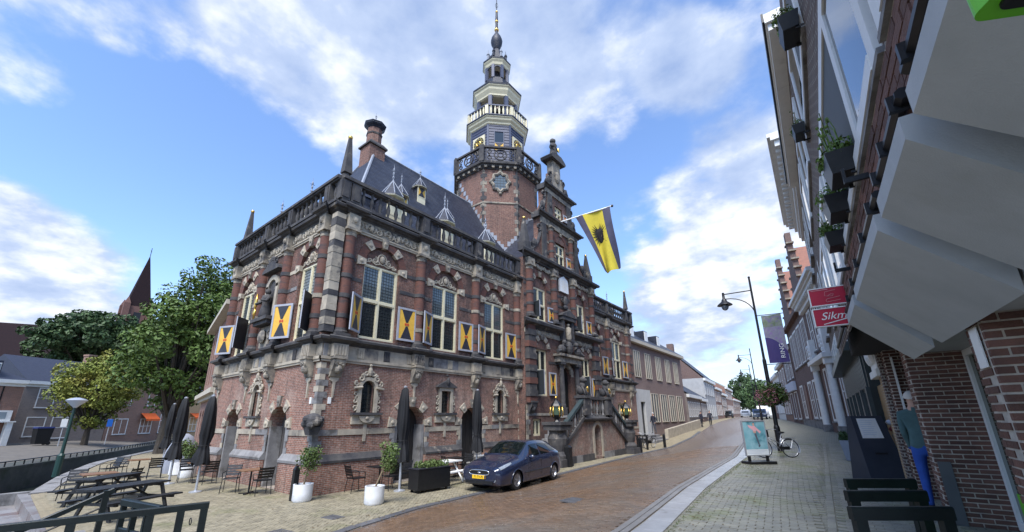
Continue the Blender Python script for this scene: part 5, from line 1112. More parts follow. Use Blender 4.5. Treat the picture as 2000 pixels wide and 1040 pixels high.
# ------------------------------------------------------------------ vegetation helpers
def leafmat(name, c1, c2, c3): 
    m = mk(name, c1, c2, .9, .55, 0, spec=.25, c3=c3, s3=.45, t3=(.5, .7), isl=.28)
    p = m.node_tree.nodes['Principled BSDF']; return m
lf_big = leafmat('lime_leaves', (.055, .095, .02), (.085, .13, .026), (.04, .068, .018)); lf_sm = leafmat('maple_leaves', (.20, .215, .04), (.15, .19, .035), (.26, .22, .05)); lf_far = leafmat('far_leaves', (.045, .085, .032), (.07, .115, .04), (.03, .06, .028))
lf_pot = leafmat('pot_leaves', (.075, .12, .03), (.11, .15, .045), (.05, .09, .025)); bark = mk('bark', (.075, .06, .045), (.045, .038, .03), 8, .9, .6, 20, stretch=(1, 1, .3))
def leaves(b, c, r, n, size, rs, flat=1.):
    vs = []; fs = []
    for i in range(n):
        while True:
            d = Vector((rs.uniform(-1, 1), rs.uniform(-1, 1), rs.uniform(-1, 1)))
            if .15 < d.length < 1: break
        d = d.normalized()*(.55+.45*rs.random()**.5)
        p = Vector(c)+Vector((d.x*r, d.y*r, d.z*r*flat)); s = size*rs.uniform(.6, 1.25)
        nrm = (d*.8+Vector((rs.uniform(-1, 1), rs.uniform(-1, 1), rs.uniform(-.2, 1)))).normalized(); u = nrm.orthogonal().normalized(); v = nrm.cross(u); a = rs.uniform(0, 6.3); u, v = u*math.cos(a)+v*math.sin(a), v*math.cos(a)-u*math.sin(a)
        k = len(vs); vs += [tuple(p-u*s), tuple(p+v*s*.55+nrm*s*.12), tuple(p+u*s), tuple(p-v*s*.55+nrm*s*.12)]; fs.append((k, k+1, k+2, k+3))
    b.add(vs, fs)
def tree(name, label, x, y, z, h, crown, mat, seed, ncl, nleaf, lsize, trunk_h, group=None, clr=.9):
    rs = random.Random(seed); t = thing(name, label, 'tree', (x, y, z), group); b = MB(); top = Vector((x, y, z+trunk_h)); r0 = h*.022+.05
    b.tube([(x, y, z-.3), (x+.05, y, z+trunk_h*.5), tuple(top), (x, y+.1, z+h*.72)], [r0*1.25, r0, r0*.8, r0*.25], 8)
    cl = []
    for i in range(ncl):
        cx, cy, cz, rx, rz = crown if isinstance(crown, tuple) else crown[i % len(crown)]
        while True:
            d = Vector((rs.uniform(-1, 1), rs.uniform(-1, 1), rs.uniform(-1, 1)))
            if d.length < 1: break
        k = .45+.55*rs.random(); d = d.normalized()*k; w = 1.0 if d.z > -.2 else .82
        cl.append((Vector((cx+d.x*rx*w, cy+d.y*rx*w, cz+d.z*rz)), rs.uniform(.55, 1.25)*clr))
    for p, r in cl[::3]:
        m = top.lerp(p, .5); m.z -= .2; b.tube([tuple(top-Vector((0, 0, rs.uniform(0, trunk_h*.25)))), tuple(m), tuple(p)], [r0*.45, r0*.25, .02], 5)
    obj('trunk', b, bark, t)
    b = MB()
    for p, r in cl: leaves(b, p, r, int(nleaf*r*r), lsize, rs, .75)
    tag(obj('crown', b, mat, t), kind='stuff'); return t
tree('lime_tree', 'big dense green lime tree rising left of the town hall', -42, 9.5, 0, 17, [(-41.5, 9.5, 7.6, 4.8, 4.3), (-41.5, 10.8, 11.2, 3.9, 4.8)], lf_big, 3, 170, 130, .17, 3.0, clr=1.1)
tree('lime_tree', 'tall green tree just behind the left end of the town hall', -47, 17, 0, 17, (-46, 17, 12.0, 4.5, 5.0), lf_big, 5, 80, 110, .2, 5.0, clr=1.2)
tree('maple_tree', 'small pale green tree with a round crown across the canal', -60.5, 7.4, .3, 9, (-60.5, 7.4, 5.6, 3.4, 3.7), lf_sm, 8, 190, 150, .14, 1.6, clr=.85)
tree('park_tree', 'wide dark green tree behind the blue roofed houses', -118, 14, .5, 24, (-118, 14, 17.5, 13, 6.5), lf_far, 12, 190, 60, .42, 7, clr=1.7)
tree('park_tree', 'dark green tree right of the wide tree behind the roofs', -112, 27, .5, 20, (-112, 27, 14.5, 7, 5.5), lf_far, 13, 70, 40, .6, 7, clr=2.0)
# ------------------------------------------------------------------ church beyond the canal
chb = mk('church_brick', (.16, .085, .07), (.12, .065, .055), 2, .85); chr_ = mk('church_roof', (.024, .015, .017), (.017, .012, .014), 3, .9, .2, 3, spec=.1)
def dirpt(px, py, d): # a point of the place seen in that direction at depth d
    v = _f+_r*((px-1000)/790)-_u*((py-585.4)/790); return cpos+v*d
ch = thing('church', 'brick church with a long dark roof and a tall pointed spire beyond the trees', 'church', (-170, 20, 0))
p = dirpt(264, 615, 120); tip = dirpt(299, 478, 120); w = 2.7
b = MB(T_(p.x, p.y, 0)); b.box(-w, w, -w, w, 0, p.z+2); obj('tower', b, chb, ch)
b = MB(T_(p.x, p.y, 0)); hz = p.z+2; b.add([(-w, -w, hz), (w, -w, hz), (w, w, hz), (-w, w, hz), (0, 0, tip.z-1)], [(0, 1, 4), (1, 2, 4), (2, 3, 4), (3, 0, 4)]); obj('spire', b, chr_, ch)
for sx, sy in ((-1, -1), (1, -1), (1, 1), (-1, 1)):
    b = MB(T_(p.x+sx*w, p.y+sy*w, 0)); b.box(-.7, .7, -.7, .7, hz-6, hz+.6); b.frus(-.7, .7, -.7, .7, hz+.6, -.02, .02, -.02, .02, hz+2.6); obj('corner_turret', b, chb, ch)
b = MB(T_(p.x, p.y, tip.z-1)); b.tube([(0, 0, -.5), (0, 0, 2.4)], .09, 5); b.tube([(-.5, .2, 1.4), (.5, -.2, 1.4)], .07, 5); obj('cross', b, black, ch)
for k in range(4):
    q = MB(T_(p.x, p.y, hz-5) @ Matrix.Rotation(k*PI/2, 4, 'Z')); q.box(w-.05, w+.04, -.8, .8, 0, 3.2); obj('belfry_opening', q, black, ch)
r0 = dirpt(-120, 622, 115); r1 = dirpt(225, 640, 132); e0 = dirpt(-120, 760, 112); d = Vector((r1.x-r0.x, r1.y-r0.y, 0)).normalized(); nn = Vector((d.y, -d.x, 0)); nn = nn if nn.x > 0 else -nn
rz = r0.z; ez = 14.
b = MB(); P4 = []
for q in (r0, r1): P4.append([(q.x+nn.x*11, q.y+nn.y*11, ez), (q.x, q.y, rz), (q.x-nn.x*11, q.y-nn.y*11, ez)])
b.add(P4[0]+P4[1], [(0, 3, 4, 1), (1, 4, 5, 2), (0, 1, 2), (3, 5, 4)]); obj('nave_roof', b, chr_, ch)
b = MB(); [b.quad((P4[0][i][0], P4[0][i][1], 0), (P4[1][i][0], P4[1][i][1], 0), P4[1][i], P4[0][i]) for i in (0, 2)]; obj('nave_wall', b, chb, ch)
# ------------------------------------------------------------------ houses across the canal
hb1 = brick('house_brick_red', (.30, .145, .10), (.23, .115, .085), (.25, .21, .18), stain=(.12, .08, .07)); hb2 = brick('house_brick_grey', (.24, .195, .17), (.19, .155, .14), (.28, .25, .23), stain=(.09, .08, .075)); hb3 = brick('house_brick_brown', (.31, .17, .12), (.24, .135, .1), (.24, .2, .17), stain=(.12, .09, .08))
tile_bl = mk('blue_tiles', (.018, .022, .04), (.03, .036, .058), 4, .55, .4, 5, stretch=(1, 1, 3)); tile_rd = mk('orange_tiles', (.24, .085, .05), (.17, .06, .04), 5, .6, .3, 10); orange = mk('orange_awning', (.75, .13, .02), (.65, .11, .02), 4, .7)
glassg = glassmat('house_glass', (.22, .27, .30), .12, .05, .8)
def win_simple(F, u0, u1, z0, z1, parent, fm=None, gm=None, bars=(1, 1), f=.09, d=.06, sill=True):
    b = MB(F); b.box(u0, u0+f, -.03, d, z0, z1); b.box(u1-f, u1, -.03, d, z0, z1); b.box(u0+f, u1-f, -.03, d, z1-f, z1); b.box(u0+f, u1-f, -.03, d, z0, z0+f)
    for i in range(1, bars[0]): x = lerp(u0, u1, i/bars[0]); b.box(x-.03, x+.03, -.02, d, z0+f, z1-f)
    for j in range(1, bars[1]): z = lerp(z0, z1, j/bars[1]); b.box(u0+f, u1-f, -.015, d, z-.03, z+.03)
    o = obj('window', b, fm or white, parent); q = MB(F); q.box(u0+f*.5, u1-f*.5, .02, .035, z0+f*.5, z1-f*.5); obj('pane', q, gm or glass, o)
    if sill: q = MB(F); q.box(u0-.08, u1+.08, -.12, .0, z0-.08, z0); obj('sill', q, st_gy, o)
    return o
def house(name, label, F, w, zb, ze, zr, dep, wm, rm, group, wins, hip=False, gable=False, trim=True, chim=None):
    """F: frame with x along the front; walls, roof, cornice and listed windows (u0,u1,z0,z1,frame,glass,bars)"""
    o0 = F @ Vector((w/2, 0, zb)); t = thing(name, label, 'house', tuple(o0), group)
    b = MB(F); b.box(0, w, 0, dep, zb-1, ze)
    if gable: b.prism([(0, ze), (w, ze), (w/2, zr)], 0, dep)
    obj('wall', b, wm, t); b = MB(F)
    if gable: b.add([(-.15, -.15, ze-.1), (w/2, -.15, zr+.1), (w+.15, -.15, ze-.1), (-.15, dep, ze-.1), (w/2, dep, zr+.1), (w+.15, dep, ze-.1)], [(0, 1, 4, 3), (1, 2, 5, 4)])
    elif hip: h = min(w, dep)/2; b.add([(-.25, -.25, ze), (w+.25, -.25, ze), (w+.25, dep+.25, ze), (-.25, dep+.25, ze), (h, dep/2, zr), (w-h, dep/2, zr)], [(0, 1, 5, 4), (1, 2, 5), (2, 3, 4, 5), (3, 0, 4)])
    else: b.add([(-.05, -.3, ze), (w+.05, -.3, ze), (w+.05, dep+.3, ze), (-.05, dep+.3, ze), (-.05, dep/2, zr), (w+.05, dep/2, zr)], [(0, 1, 5, 4), (1, 2, 5), (2, 3, 4, 5), (3, 0, 4)])
    obj('roof', b, rm, t)
    if trim and not gable: b = MB(F); b.box(-.05, w+.05, -.35, 0, ze-.28, ze+.04); b.box(-.02, w+.02, -.12, 0, ze-.55, ze-.28); obj('cornice', b, white, t)
    for wn in wins: win_simple(F, *wn[:4], t, *(wn[4:]))
    if chim: b = MB(F); u, zz = chim; b.box(u-.4, u+.4, dep/2-.4, dep/2+.4, zr-1, zz); b.box(u-.46, u+.46, dep/2-.46, dep/2+.46, zz-.2, zz); obj('chimney', b, hb3, t)
    return t
G1 = 'houses across the canal'
F2 = FR(-66.2, 2.6, 116.6)
house('canal_house', 'grey brick house with blue tiled roof and tall white framed windows across canal', F2, 8.2, .45, 6.6, 9.6, 9, hb2, tile_bl, G1,
      [(1.2, 2.7, 3.9, 6.0, white, glassg, (1, 2)), (3.6, 5.2, 3.9, 6.0, white, glassg, (1, 2)), (.9, 2.5, 1.0, 3.0, white, glassd, (1, 2)), (3.0, 4.8, .75, 3.0, white, glassg, (1, 2)), (6.0, 7.4, 3.9, 6.0, white, glassg, (1, 2))], chim=(7.7, 10.6))
F3 = FR(-69.9, 10.0, 128)
h3 = house('canal_house', 'brown brick house with white cornice and orange awning behind the small tree', F3, 9.5, .4, 7.6, 10.6, 9, hb3, tile_bl, G1,
      [(1.0, 2.8, .9, 2.8, white, glass, (2, 1)), (4.6, 6.4, .9, 2.8, white, glass, (3, 2)), (7.6, 9.0, .9, 3.4, white, glass, (2, 3)), (5, 6.2, 4.4, 6.4, white, glassg, (1, 2)), (7.6, 8.8, 4.4, 6.6, white, glassg, (1, 2)), (1.2, 2.6, 4.4, 6.4, white, glassg, (1, 2))], True)
q = MB(F3); q.add([(4.4, -.02, 3.5), (6.6, -.02, 3.5), (6.6, -.9, 2.75), (4.4, -.9, 2.75), (4.4, -.9, 2.5), (6.6, -.9, 2.5)], [(0, 1, 2, 3), (3, 2, 5, 4)]); obj('awning', q, orange, h3)
F4 = FR(-76.0, 17.6, 130)
h4 = house('canal_house', 'pale ochre house with orange awnings half hidden behind closed parasols', F4, 14, .4, 7.0, 9.6, 9, mk('ochre_render', (.42, .30, .17), (.36, .26, .15), 2, .85), tile_bl, G1, [(.6, 2.2, 1.2, 3.6, white, glass, (2, 3)), (3.6, 5.2, .9, 3, white, glass, (2, 2)), (7, 8.6, .9, 3, white, glass, (2, 2))])
q = MB(F4); q.add([(3.4, -.02, 3.6), (5.6, -.02, 3.6), (5.6, -.9, 3.0), (3.4, -.9, 3.0), (3.4, -.9, 2.8), (5.6, -.9, 2.8)], [(0, 1, 2, 3), (3, 2, 5, 4)]); obj('awning', q, orange, h4)
F1 = FR(-57.5, -4.5, 112)
h1 = house('corner_house', 'red brick corner house with white shopfront at the left edge', F1, 7.4, .45, 6.2, 8.6, 8, hb1, tile_bl, G1,
      [(3.2, 4.1, 4.0, 5.7, black, glassd, (1, 1)), (4.25, 5.1, 4.0, 5.7, black, glassd, (1, 1)), (5.25, 6.1, 4.0, 5.7, black, glassd, (1, 1)), (.4, 2.2, 4.0, 5.7, white, glass, (2, 2)), (.4, 2.6, .9, 2.4, black, glassd, (2, 1)), (3.0, 5.2, .9, 2.4, black, glassd, (2, 1))], True)
q = MB(F1); q.box(-.1, 7.0, -.3, 0, 2.55, 3.5); fr_ = obj('shop_fascia', q, white, h1)
for i in range(8): q = MB(F1); q.box(.2+.82*i, .9+.82*i, -.32, -.29, 2.75, 3.35); obj('fascia_pane', q, glassg, fr_)
q = MB(F1); q.box(6.6, 7.0, -.9, -.5, .4, 2.55); obj('shop_post', q, white, h1); q = MB(F1); q.box(-.1, 7.1, -1.0, 0, 2.45, 2.55); obj('canopy', q, white, h1)
q = MB(F1); q.box(4.2, 5.6, .2, 2, 6.2, 7.9); do = obj('dormer', q, tile_bl, h1); q = MB(F1); q.box(4.3, 5.5, .12, .2, 6.4, 7.7); obj('dormer_window', q, white, do); [obj('pane', MB(F1).box(4.42+.56*i, 4.9+.56*i, .1, .13, 6.5, 7.6), glassg, do) for i in range(2)]
q = MB(F1); q.box(.2, 1.2, 2.0, 3.2, 7.0, 10.2); q.box(.1, 1.3, 1.9, 3.3, 10.0, 10.3); obj('chimney', q, hb1, h1)
# quay railing across the canal
rl = thing('quay_railing', 'black iron railing running along the far side of the canal', 'railing', (-40, fedge(-40), -.3))
xsr = np.arange(-34, -64, -.72); px_ = None
for i, x in enumerate(xsr):
    y = fedge(x)-.25; z = -.36
    b = MB(); b.box(x-.03, x+.03, y-.03, y+.03, z, z+.66); obj('post', b, black, rl)
    if px_ is not None:
        b = MB(); b.tube([(px_[0], px_[1], z+.65), (x, y, z+.65)], .035, 5); obj('top_rail', b, black, rl); b = MB(); b.tube([(px_[0], px_[1], z+.36), (x, y, z+.36)], .022, 5); obj('mid_rail', b, black, rl)
    px_ = (x, y)
# parked car, bin and sign across the canal
def bin_(x, y, z, label, m, s=1., rz=0.):
    M = T_(x, y, z) @ Matrix.Rotation(rz, 4, 'Z') @ Matrix.Scale(s, 4); t = thing('wheelie_bin', label, 'bin', (x, y, z))
    b = MB(M); b.frus(-.24, .24, -.3, .3, .08, -.29, .29, -.37, .37, .98); obj('body', b, m, t); b = MB(M); b.frus(-.31, .31, -.4, .4, .98, -.28, .28, -.34, .36, 1.07); obj('lid', b, mk('bin_lid_blue', (.012, .02, .09), rough=.5) if 'bin_lid_blue' not in MATS else MATS['bin_lid_blue'], t)
    for sx in (-1, 1): b = MB(M @ T_(sx*.24, .28, .1) @ Matrix.Rotation(PI/2, 4, 'Y')); b.lathe([(.1, -.03), (.1, .03)], 10); obj('wheel', b, black, t)
bin_(-58, 4.2, .42, 'dark container with blue lid standing beside the corner house', black, 1.5, .3)
def signpost(x, y, z, h, label, plate, col):
    t = thing('street_sign', label, 'street sign', (x, y, z)); b = MB(T_(x, y, z)); b.tube([(0, 0, 0), (0, 0, h)], .035, 6); obj('pole', b, steel, t); b = MB(T_(x, y, z+h-.45) @ Matrix.Rotation(rad(90), 4, 'Z')); b.box(-plate, plate, -.06, -.04, -.3, .4); obj('plate', b, col, t)
signpost(-56, 5.2, .35, 2.4, 'small white street sign on a pole before the grey house', .2, white)
signpost(-57, 8.4, .3, 2.4, 'blue street sign on a pole beneath the small round tree', .2, mk('sign_blue', (.02, .12, .45), rough=.4))
# ------------------------------------------------------------------ lamp, railings, terrace furniture
t = thing('street_lamp', 'green post lamp with a white cone shade on the canal quay', 'street lamp', (-28.3, 2.83, 0)); M = T_(-28.3, 2.83, 0)
b = MB(M); b.lathe([(.13, 0), (.13, .9), (.07, 1.0), (.055, 3.05)], 10); obj('post', b, mk('post_green', (.012, .04, .035), rough=.4), t)
b = MB(M); b.lathe([(.06, 3.0), (.1, 3.05), (.36, 3.3), (.39, 3.34)], 14); obj('shade', b, mk('lamp_shade', (.55, .58, .64), rough=.25), t, None, True, 40); b = MB(M); b.lathe([(.39, 3.34), (.3, 3.4), (.1, 3.46)], 14); obj('cap', b, steel, t, None, True, 40)
def rail_beam(p0, p1, w, h, nm, parent, mat=dkgreen):
    p0, p1 = Vector(p0), Vector(p1); d = (p1-p0); L = d.length; ang = math.atan2(d.y, d.x); M = T_(*p0) @ Matrix.Rotation(ang, 4, 'Z') @ Matrix.Rotation(-math.asin(d.z/L), 4, 'Y')
    b = MB(M); e = .012; b.box(0, L, -w/2, w/2, -h, -e); b.frus(0, L, -w/2, w/2, -e, 0, L, -w/2+e, w/2-e, 0); return obj(nm, b, mat, parent)
br = thing('bridge_railing', 'dark green wooden railing with square posts at the bridge end nearest the camera', 'railing', (-9, .8, 0))
rail_beam((-9.6, -1.2, 1.0), (-8.72, 2.78, 1.0), .09, .1, 'top_rail', br); rail_beam((-9.55, -1.0, .56), (-8.73, 2.72, .56), .06, .08, 'lower_rail', br)
for y in (2.72, 2.42, 2.05, 1.2, .3, -.6): x = -9.32+.221*y; obj('post', MB(T_(x, y, 0) @ Matrix.Rotation(-.22, 4, 'Z')).box(-.05, .05, -.05, .05, -.05, .905), dkgreen, br)
b = MB(); b.tube([(-8.8+.05*math.cos(a), 2.58, .72+.05*math.sin(a)) for a in np.linspace(0, 2*PI, 13)[:-1]], .008, 5, True); obj('iron_ring', b, black, br)
hr = thing('stair_handrail', 'sloping dark green handrail beside the canal steps', 'handrail', (-13, 2.2, 0))
rail_beam((-13, .55, .14), (-13, 2.25, .92), .09, .1, 'top_rail', hr)
for y, z in ((.8, -.2), (2.15, 0)): obj('post', MB().box(-13.05, -12.95, y-.05, y+.05, z-.3, .16+.46*(y-.55)-.02), dkgreen, hr)
b = MB(); b.tube([(-13, .6, -.1), (-13, 2.15, .55)], .02, 5); obj('mid_rail', b, black, hr)
fb_ = thing('terrace_fence', 'short dark green fence joining the bridge railing and the steps', 'fence', (-9.7, 2.1, 0))
rail_beam((-10.35, 1.97, 1.0), (-8.97, 2.2, 1.0), .09, .1, 'top_rail', fb_); rail_beam((-10.3, 1.97, .56), (-8.99, 2.19, .56), .06, .08, 'lower_rail', fb_)
for x, y in ((-10.3, 1.98), (-9.85, 2.05), (-9.4, 2.13)): obj('post', MB(T_(x, y, 0)).box(-.05, .05, -.04, .04, -.05, .905), dkgreen, fb_)
def picnic(cx, cy, ang, label, L=1.75, mat=dkwood):
    M = T_(cx, cy, Tz(cx, cy)) @ Matrix.Rotation(ang, 4, 'Z'); t = thing('picnic_table', label, 'picnic table', (cx, cy, Tz(cx, cy)), 'picnic tables')
    for i in range(5): y = -.35+.142*i; obj('top_plank', MB(M).box(-L/2, L/2, y, y+.135, .71, .75), mat, t)
    for s in (-1, 1):
        for i in range(2): y = s*.72+(-.14 if i else .005); obj('bench_plank', MB(M).box(-L/2, L/2, y, y+.13, .42, .46), mat, t)
        x = s*(L/2-.22); obj('cross_bar', MB(M).box(x-.03, x+.03, -.82, .82, .36, .415), mat, t); obj('top_bar', MB(M).box(x-.03, x+.03, -.34, .34, .64, .705), mat, t)
        for q in (-1, 1):
            b = MB(M); b.add([(x+.032, q*.55, 0), (x+.075, q*.55, 0), (x+.075, q*.65, 0), (x+.032, q*.65, 0), (x+.032, q*.2, .7), (x+.075, q*.2, .7), (x+.075, q*.3, .7), (x+.032, q*.3, .7)], [(0, 1, 2, 3), (4, 5, 6, 7), (0, 1, 5, 4), (1, 2, 6, 5), (2, 3, 7, 6), (3, 0, 4, 7)]); obj('leg', b, mat, t)
        b = MB(M); b.tube([(x-s*.03, 0, .38), (s*.12, 0, .69)], .028, 5); obj('brace', b, mat, t)
picnic(-17.95, 2.95, math.atan2(1.52, -1.31), 'black wooden picnic table farther from the bridge, beside the canal steps')
picnic(-15.1, 2.85, math.atan2(1.42, -.62), 'black wooden picnic table nearer the bridge handrail')
def chair(x, y, rz, label, group='slatted terrace chairs', c=None):
    z = Tz(x, y); M = T_(x, y, z) @ Matrix.Rotation(rz, 4, 'Z'); t = thing('terrace_chair', label, 'chair', (x, y, z), group); m = black     # faces local -y
    if 'ch' not in _cm:
        q = [];
        for i in range(5): q.append(('seat_slat', MB().box(-.21, .21, -.22+.088*i, -.145+.088*i, .44, .46).mesh('seat_slat', m)))
        for i in range(4):
            b = MB(); z0 = .52+.085*i; y0 = .22+.03*i; b.add([(-.21, y0, z0), (.21, y0, z0), (.21, y0+.018, z0), (-.21, y0+.018, z0), (-.21, y0+.025, z0+.07), (.21, y0+.025, z0+.07), (.21, y0+.043, z0+.07), (-.21, y0+.043, z0+.07)], [(3, 2, 1, 0), (4, 5, 6, 7), (0, 1, 5, 4), (1, 2, 6, 5), (2, 3, 7, 6), (3, 0, 4, 7)]); q.append(('back_slat', b.mesh('back_slat', m)))
        for s in (-1, 1):
            q.append(('leg', MB().tube([(s*.21, -.2, .44), (s*.23, -.23, 0)], .013, 6).mesh('leg', m))); q.append(('leg', MB().tube([(s*.215, .36, .88), (s*.215, .24, .5), (s*.21, .2, .44), (s*.23, .26, 0)], .013, 6).mesh('leg', m)))
            q.append(('arm', MB().tube([(s*.225, .3, .66), (s*.25, -.1, .64), (s*.23, -.21, .6), (s*.215, -.2, .44)], .014, 6).mesh('arm', m)))
        q.append(('seat_frame', MB().tube([(-.21, -.22, .44), (.21, -.22, .44), (.21, .22, .44), (-.21, .22, .44)], .013, 5, True).mesh('seat_frame', m)))
        _cm['ch'] = q
    for n, me in _cm['ch']: inst(n, me, t, M)
_cm = {}
tabm = mk('table_top_oak', (.23, .12, .06), (.17, .09, .05), 4, .45, stretch=(1, 6, 1))
def bistro(x, y, label, m=None, s=.36):
    z = Tz(x, y); M = T_(x, y, z); t = thing('bistro_table', label, 'table', (x, y, z), 'bistro tables on the terrace')
    obj('top', MB(M).box(-s, s, -s, s, .72, .75), m or tabm, t); b = MB(M); b.tube([(0, 0, .03), (0, 0, .72)], .03, 8); obj('column', b, black, t)
    for a in (0, PI/2, PI, 3*PI/2): b = MB(M @ Matrix.Rotation(a+PI/4, 4, 'Z')); b.box(0, .3, -.025, .025, 0, .035); obj('foot', b, black, t)
bistro(-15.95, 6.15, 'square table standing before the right arched door of the left front')
chair(-16.75, 5.85, rad(60), 'black slatted chair on the near side of the table by the right arched door'); chair(-15.4, 6.3, rad(-95), 'black slatted chair standing in front of the right arched door')
bistro(-20.6, 6.0, 'square table standing before the left arched door of the left front'); chair(-21.4, 5.8, rad(80), 'black slatted chair left of the table by the left arched door'); chair(-19.8, 6.1, rad(-90), 'black slatted chair right of the table by the left arched door')
bistro(-24.6, 4.9, 'square table behind the two leftmost parasols'); chair(-25.4, 4.4, rad(60), 'black slatted chair at the canal side of the far table'); chair(-24.9, 4.0, rad(20), 'black slatted chair turned away at the near side of the far table'); chair(-23.7, 5.3, rad(-100), 'black slatted chair on the hall side of the far table')
bistro(-19.2, 2.9, 'wooden square table between the two chairs behind the farther picnic table', None, .42); chair(-19.7, 2.4, rad(70), 'black slatted chair left behind the farther picnic table'); chair(-18.9, 3.5, rad(-50), 'black slatted chair right behind the farther picnic table')
bistro(-13.05, 9.15, 'black square table against the brick plinth of the street front', black, .33); chair(-13.2, 8.35, rad(175), 'black chair at the left of the black table by the plinth'); chair(-12.6, 9.3, rad(-95), 'black chair facing the brick plinth behind the leaning white pot', 'slatted terrace chairs'); chair(-12.9, 9.95, rad(10), 'black chair between the black table and the grey parasol pole')
chair(-12.9, 12.4, rad(160), 'black chair by the second street door'); chair(-13.0, 13.3, rad(10), 'black chair beside the parked car bonnet and wall'); bistro(-13.1, 12.85, 'black square table at the second street door', black, .33)
def white_table(x, y, rz, label):
    z = Tz(x, y); M = T_(x, y, z) @ Matrix.Rotation(rz, 4, 'Z'); t = thing('picnic_table', label, 'picnic table', (x, y, z), 'white picnic tables')
    obj('top', MB(M).box(-.8, .8, -.36, .36, .72, .76), white, t)
    for s in (-1, 1):
        obj('bench', MB(M).box(-.8, .8, s*.72-.13, s*.72+.13, .42, .46), white, t)
        for q in (-1, 1): b = MB(M); b.tube([(s*.55, q*.1, .72), (s*.55, q*.62, .02)], .035, 5); obj('leg', b, white, t)
        b = MB(M); b.tube([(s*.55, -.75, .4), (s*.55, .75, .4)], .03, 5); obj('cross_bar', b, white, t)
white_table(-12.25, 11.3, PI/2+.1, 'white picnic table behind the long black planter'); white_table(-12.55, 14.6, PI/2, 'white picnic table half hidden by the parked car')
def parasol(x, y, ztop, label, w=.235):
    z = Tz(x, y); t = thing('parasol', label, 'parasol', (x, y, z), 'closed black parasols'); M = T_(x, y, z); h = ztop-z
    b = MB(M); b.lathe([(.19, 0), (.19, .03), (.05, .06)], 14); obj('base', b, steel, t); b = MB(M); b.tube([(0, 0, .05), (0, 0, h-.1)], .04, 10); obj('pole', b, steel, t)
    rs = random.Random(int(x*10)); b = MB(M); n = 32; prof = [(.09, h*.985), (.13, h*.97), (.19, h*.85), (.22, h*.68), (.23, h*.58), (.15, h*.47), (.2, h*.42), (.26, h*.36), (.3, h*.30)]; vs = []
    for j, (r, zz) in enumerate(prof):
        for i in range(n):
            a = 2*PI*i/n; rr = r*w/.28*(1+.16*math.sin(a*8+j*.35)*min(1, j/2)+.12*math.sin(a*3+j)+rs.uniform(-.05, .05)); vs.append((rr*math.cos(a), rr*math.sin(a), zz-(.12*abs(math.sin(a*2)) if j == len(prof)-1 else 0)))
    b.add(vs, [(j*n+i, j*n+(i+1) % n, (j+1)*n+(i+1) % n, (j+1)*n+i) for j in range(len(prof)-1) for i in range(n)]); b.add([(0, 0, h)]+vs[:n], [(0, i+1, (i+1) % n+1) for i in range(n)]); obj('canopy', b, fab, t, None, True)
    b = MB(M); b.lathe([(.06, h-.03), (.07, h+.01), (.02, h+.04)], 10); obj('cap', b, steel, t)
    b = MB(M); b.tube([(.2*math.cos(a), .2*math.sin(a), h*.47) for a in np.linspace(0, 2*PI, 15)[:-1]], .012, 5, True); obj('strap', b, fab, t)
parasol(-29.8, 6.9, 3.3, 'closed black parasol farthest left, in front of the orange awning'); parasol(-21.0, 5.2, 3.25, 'closed black parasol in the middle of the three left of the hall'); parasol(-17.8, 5.2, 3.2, 'closed black parasol nearest the left arched doors')
parasol(-12.1, 9.3, 3.42, 'tall closed black parasol before the first street door'); parasol(-12.3, 13.3, 3.5, 'closed black parasol behind the parked car')
b = MB(T_(-25.6, 6.6, 0)); rs = random.Random(4); n = 14; vs = []
for j, (r, zz) in enumerate(((.55, 0), (.6, .5), (.5, 1.0), (.3, 1.6), (.12, 1.75))):
    for i in range(n): a = 2*PI*i/n; k = r*(1+.12*math.sin(5*a+j)); vs.append((k*math.cos(a), k*1.2*math.sin(a), zz))
b.add(vs, [(j*n+i, j*n+(i+1) % n, (j+1)*n+(i+1) % n, (j+1)*n+i) for j in range(4) for i in range(n)]+[tuple(range(4*n, 5*n))]); tag(obj('furniture_cover', b, mk('grey_tarpaulin', (.30, .32, .37), (.24, .26, .31), 2, .45, .4, 5), None, None, True), 'pale grey cover draped over stacked furniture between the left parasols', 'cover')
def potplant(x, y, label, lean, h, seed, pr=.27, ph=.48, olive=True):
    z = Tz(x, y); M = T_(x, y, z); t = thing('potted_tree', label, 'potted plant', (x, y, z), 'white pots with small trees'); rs = random.Random(seed)
    b = MB(M); b.lathe([(pr*.9, 0), (pr*1.02, .05), (pr, ph*.5), (pr*1.03, ph), (pr*.9, ph+.002), (pr*.86, ph-.06)], 22); obj('pot', b, pot, t, None, True, 40)
    b = MB(M); b.lathe([(pr*.88, ph-.05), (.01, ph-.04)], 14); obj('soil', b, joint, t)
    b = MB(M); b.tube([(0, 0, ph-.08), (lean*.5, lean*.25, ph+h*.3), (lean, lean*.4, ph+h*.55)], [.03, .026, .018], 6)
    for i in range(7): a = rs.uniform(0, 6.3); b.tube([(lean*.7, lean*.3, ph+h*.4), (lean+.22*math.cos(a), lean*.4+.22*math.sin(a), ph+h*rs.uniform(.6, .95))], [.012, .004], 4)
    obj('stem', b, mk('pale_stem', (.25, .19, .12), (.19, .14, .09), 9, .8) if 'pale_stem' not in MATS else MATS['pale_stem'], t)
    b = MB(M); [leaves(b, (lean+rs.uniform(-.18, .18), lean*.4+rs.uniform(-.18, .18), ph+h*rs.uniform(.45, .95)), .2, 55, .045, rs, 1.1) for i in range(14)]; tag(obj('foliage', b, lf_pot, t), kind='stuff')
potplant(-13.12, 6.55, 'white pot with a thin olive tree at the street corner of the hall', .12, .95, 2); potplant(-10.95, 7.55, 'white pot with a leaning olive tree standing free before the street front', .32, 1.15, 5)
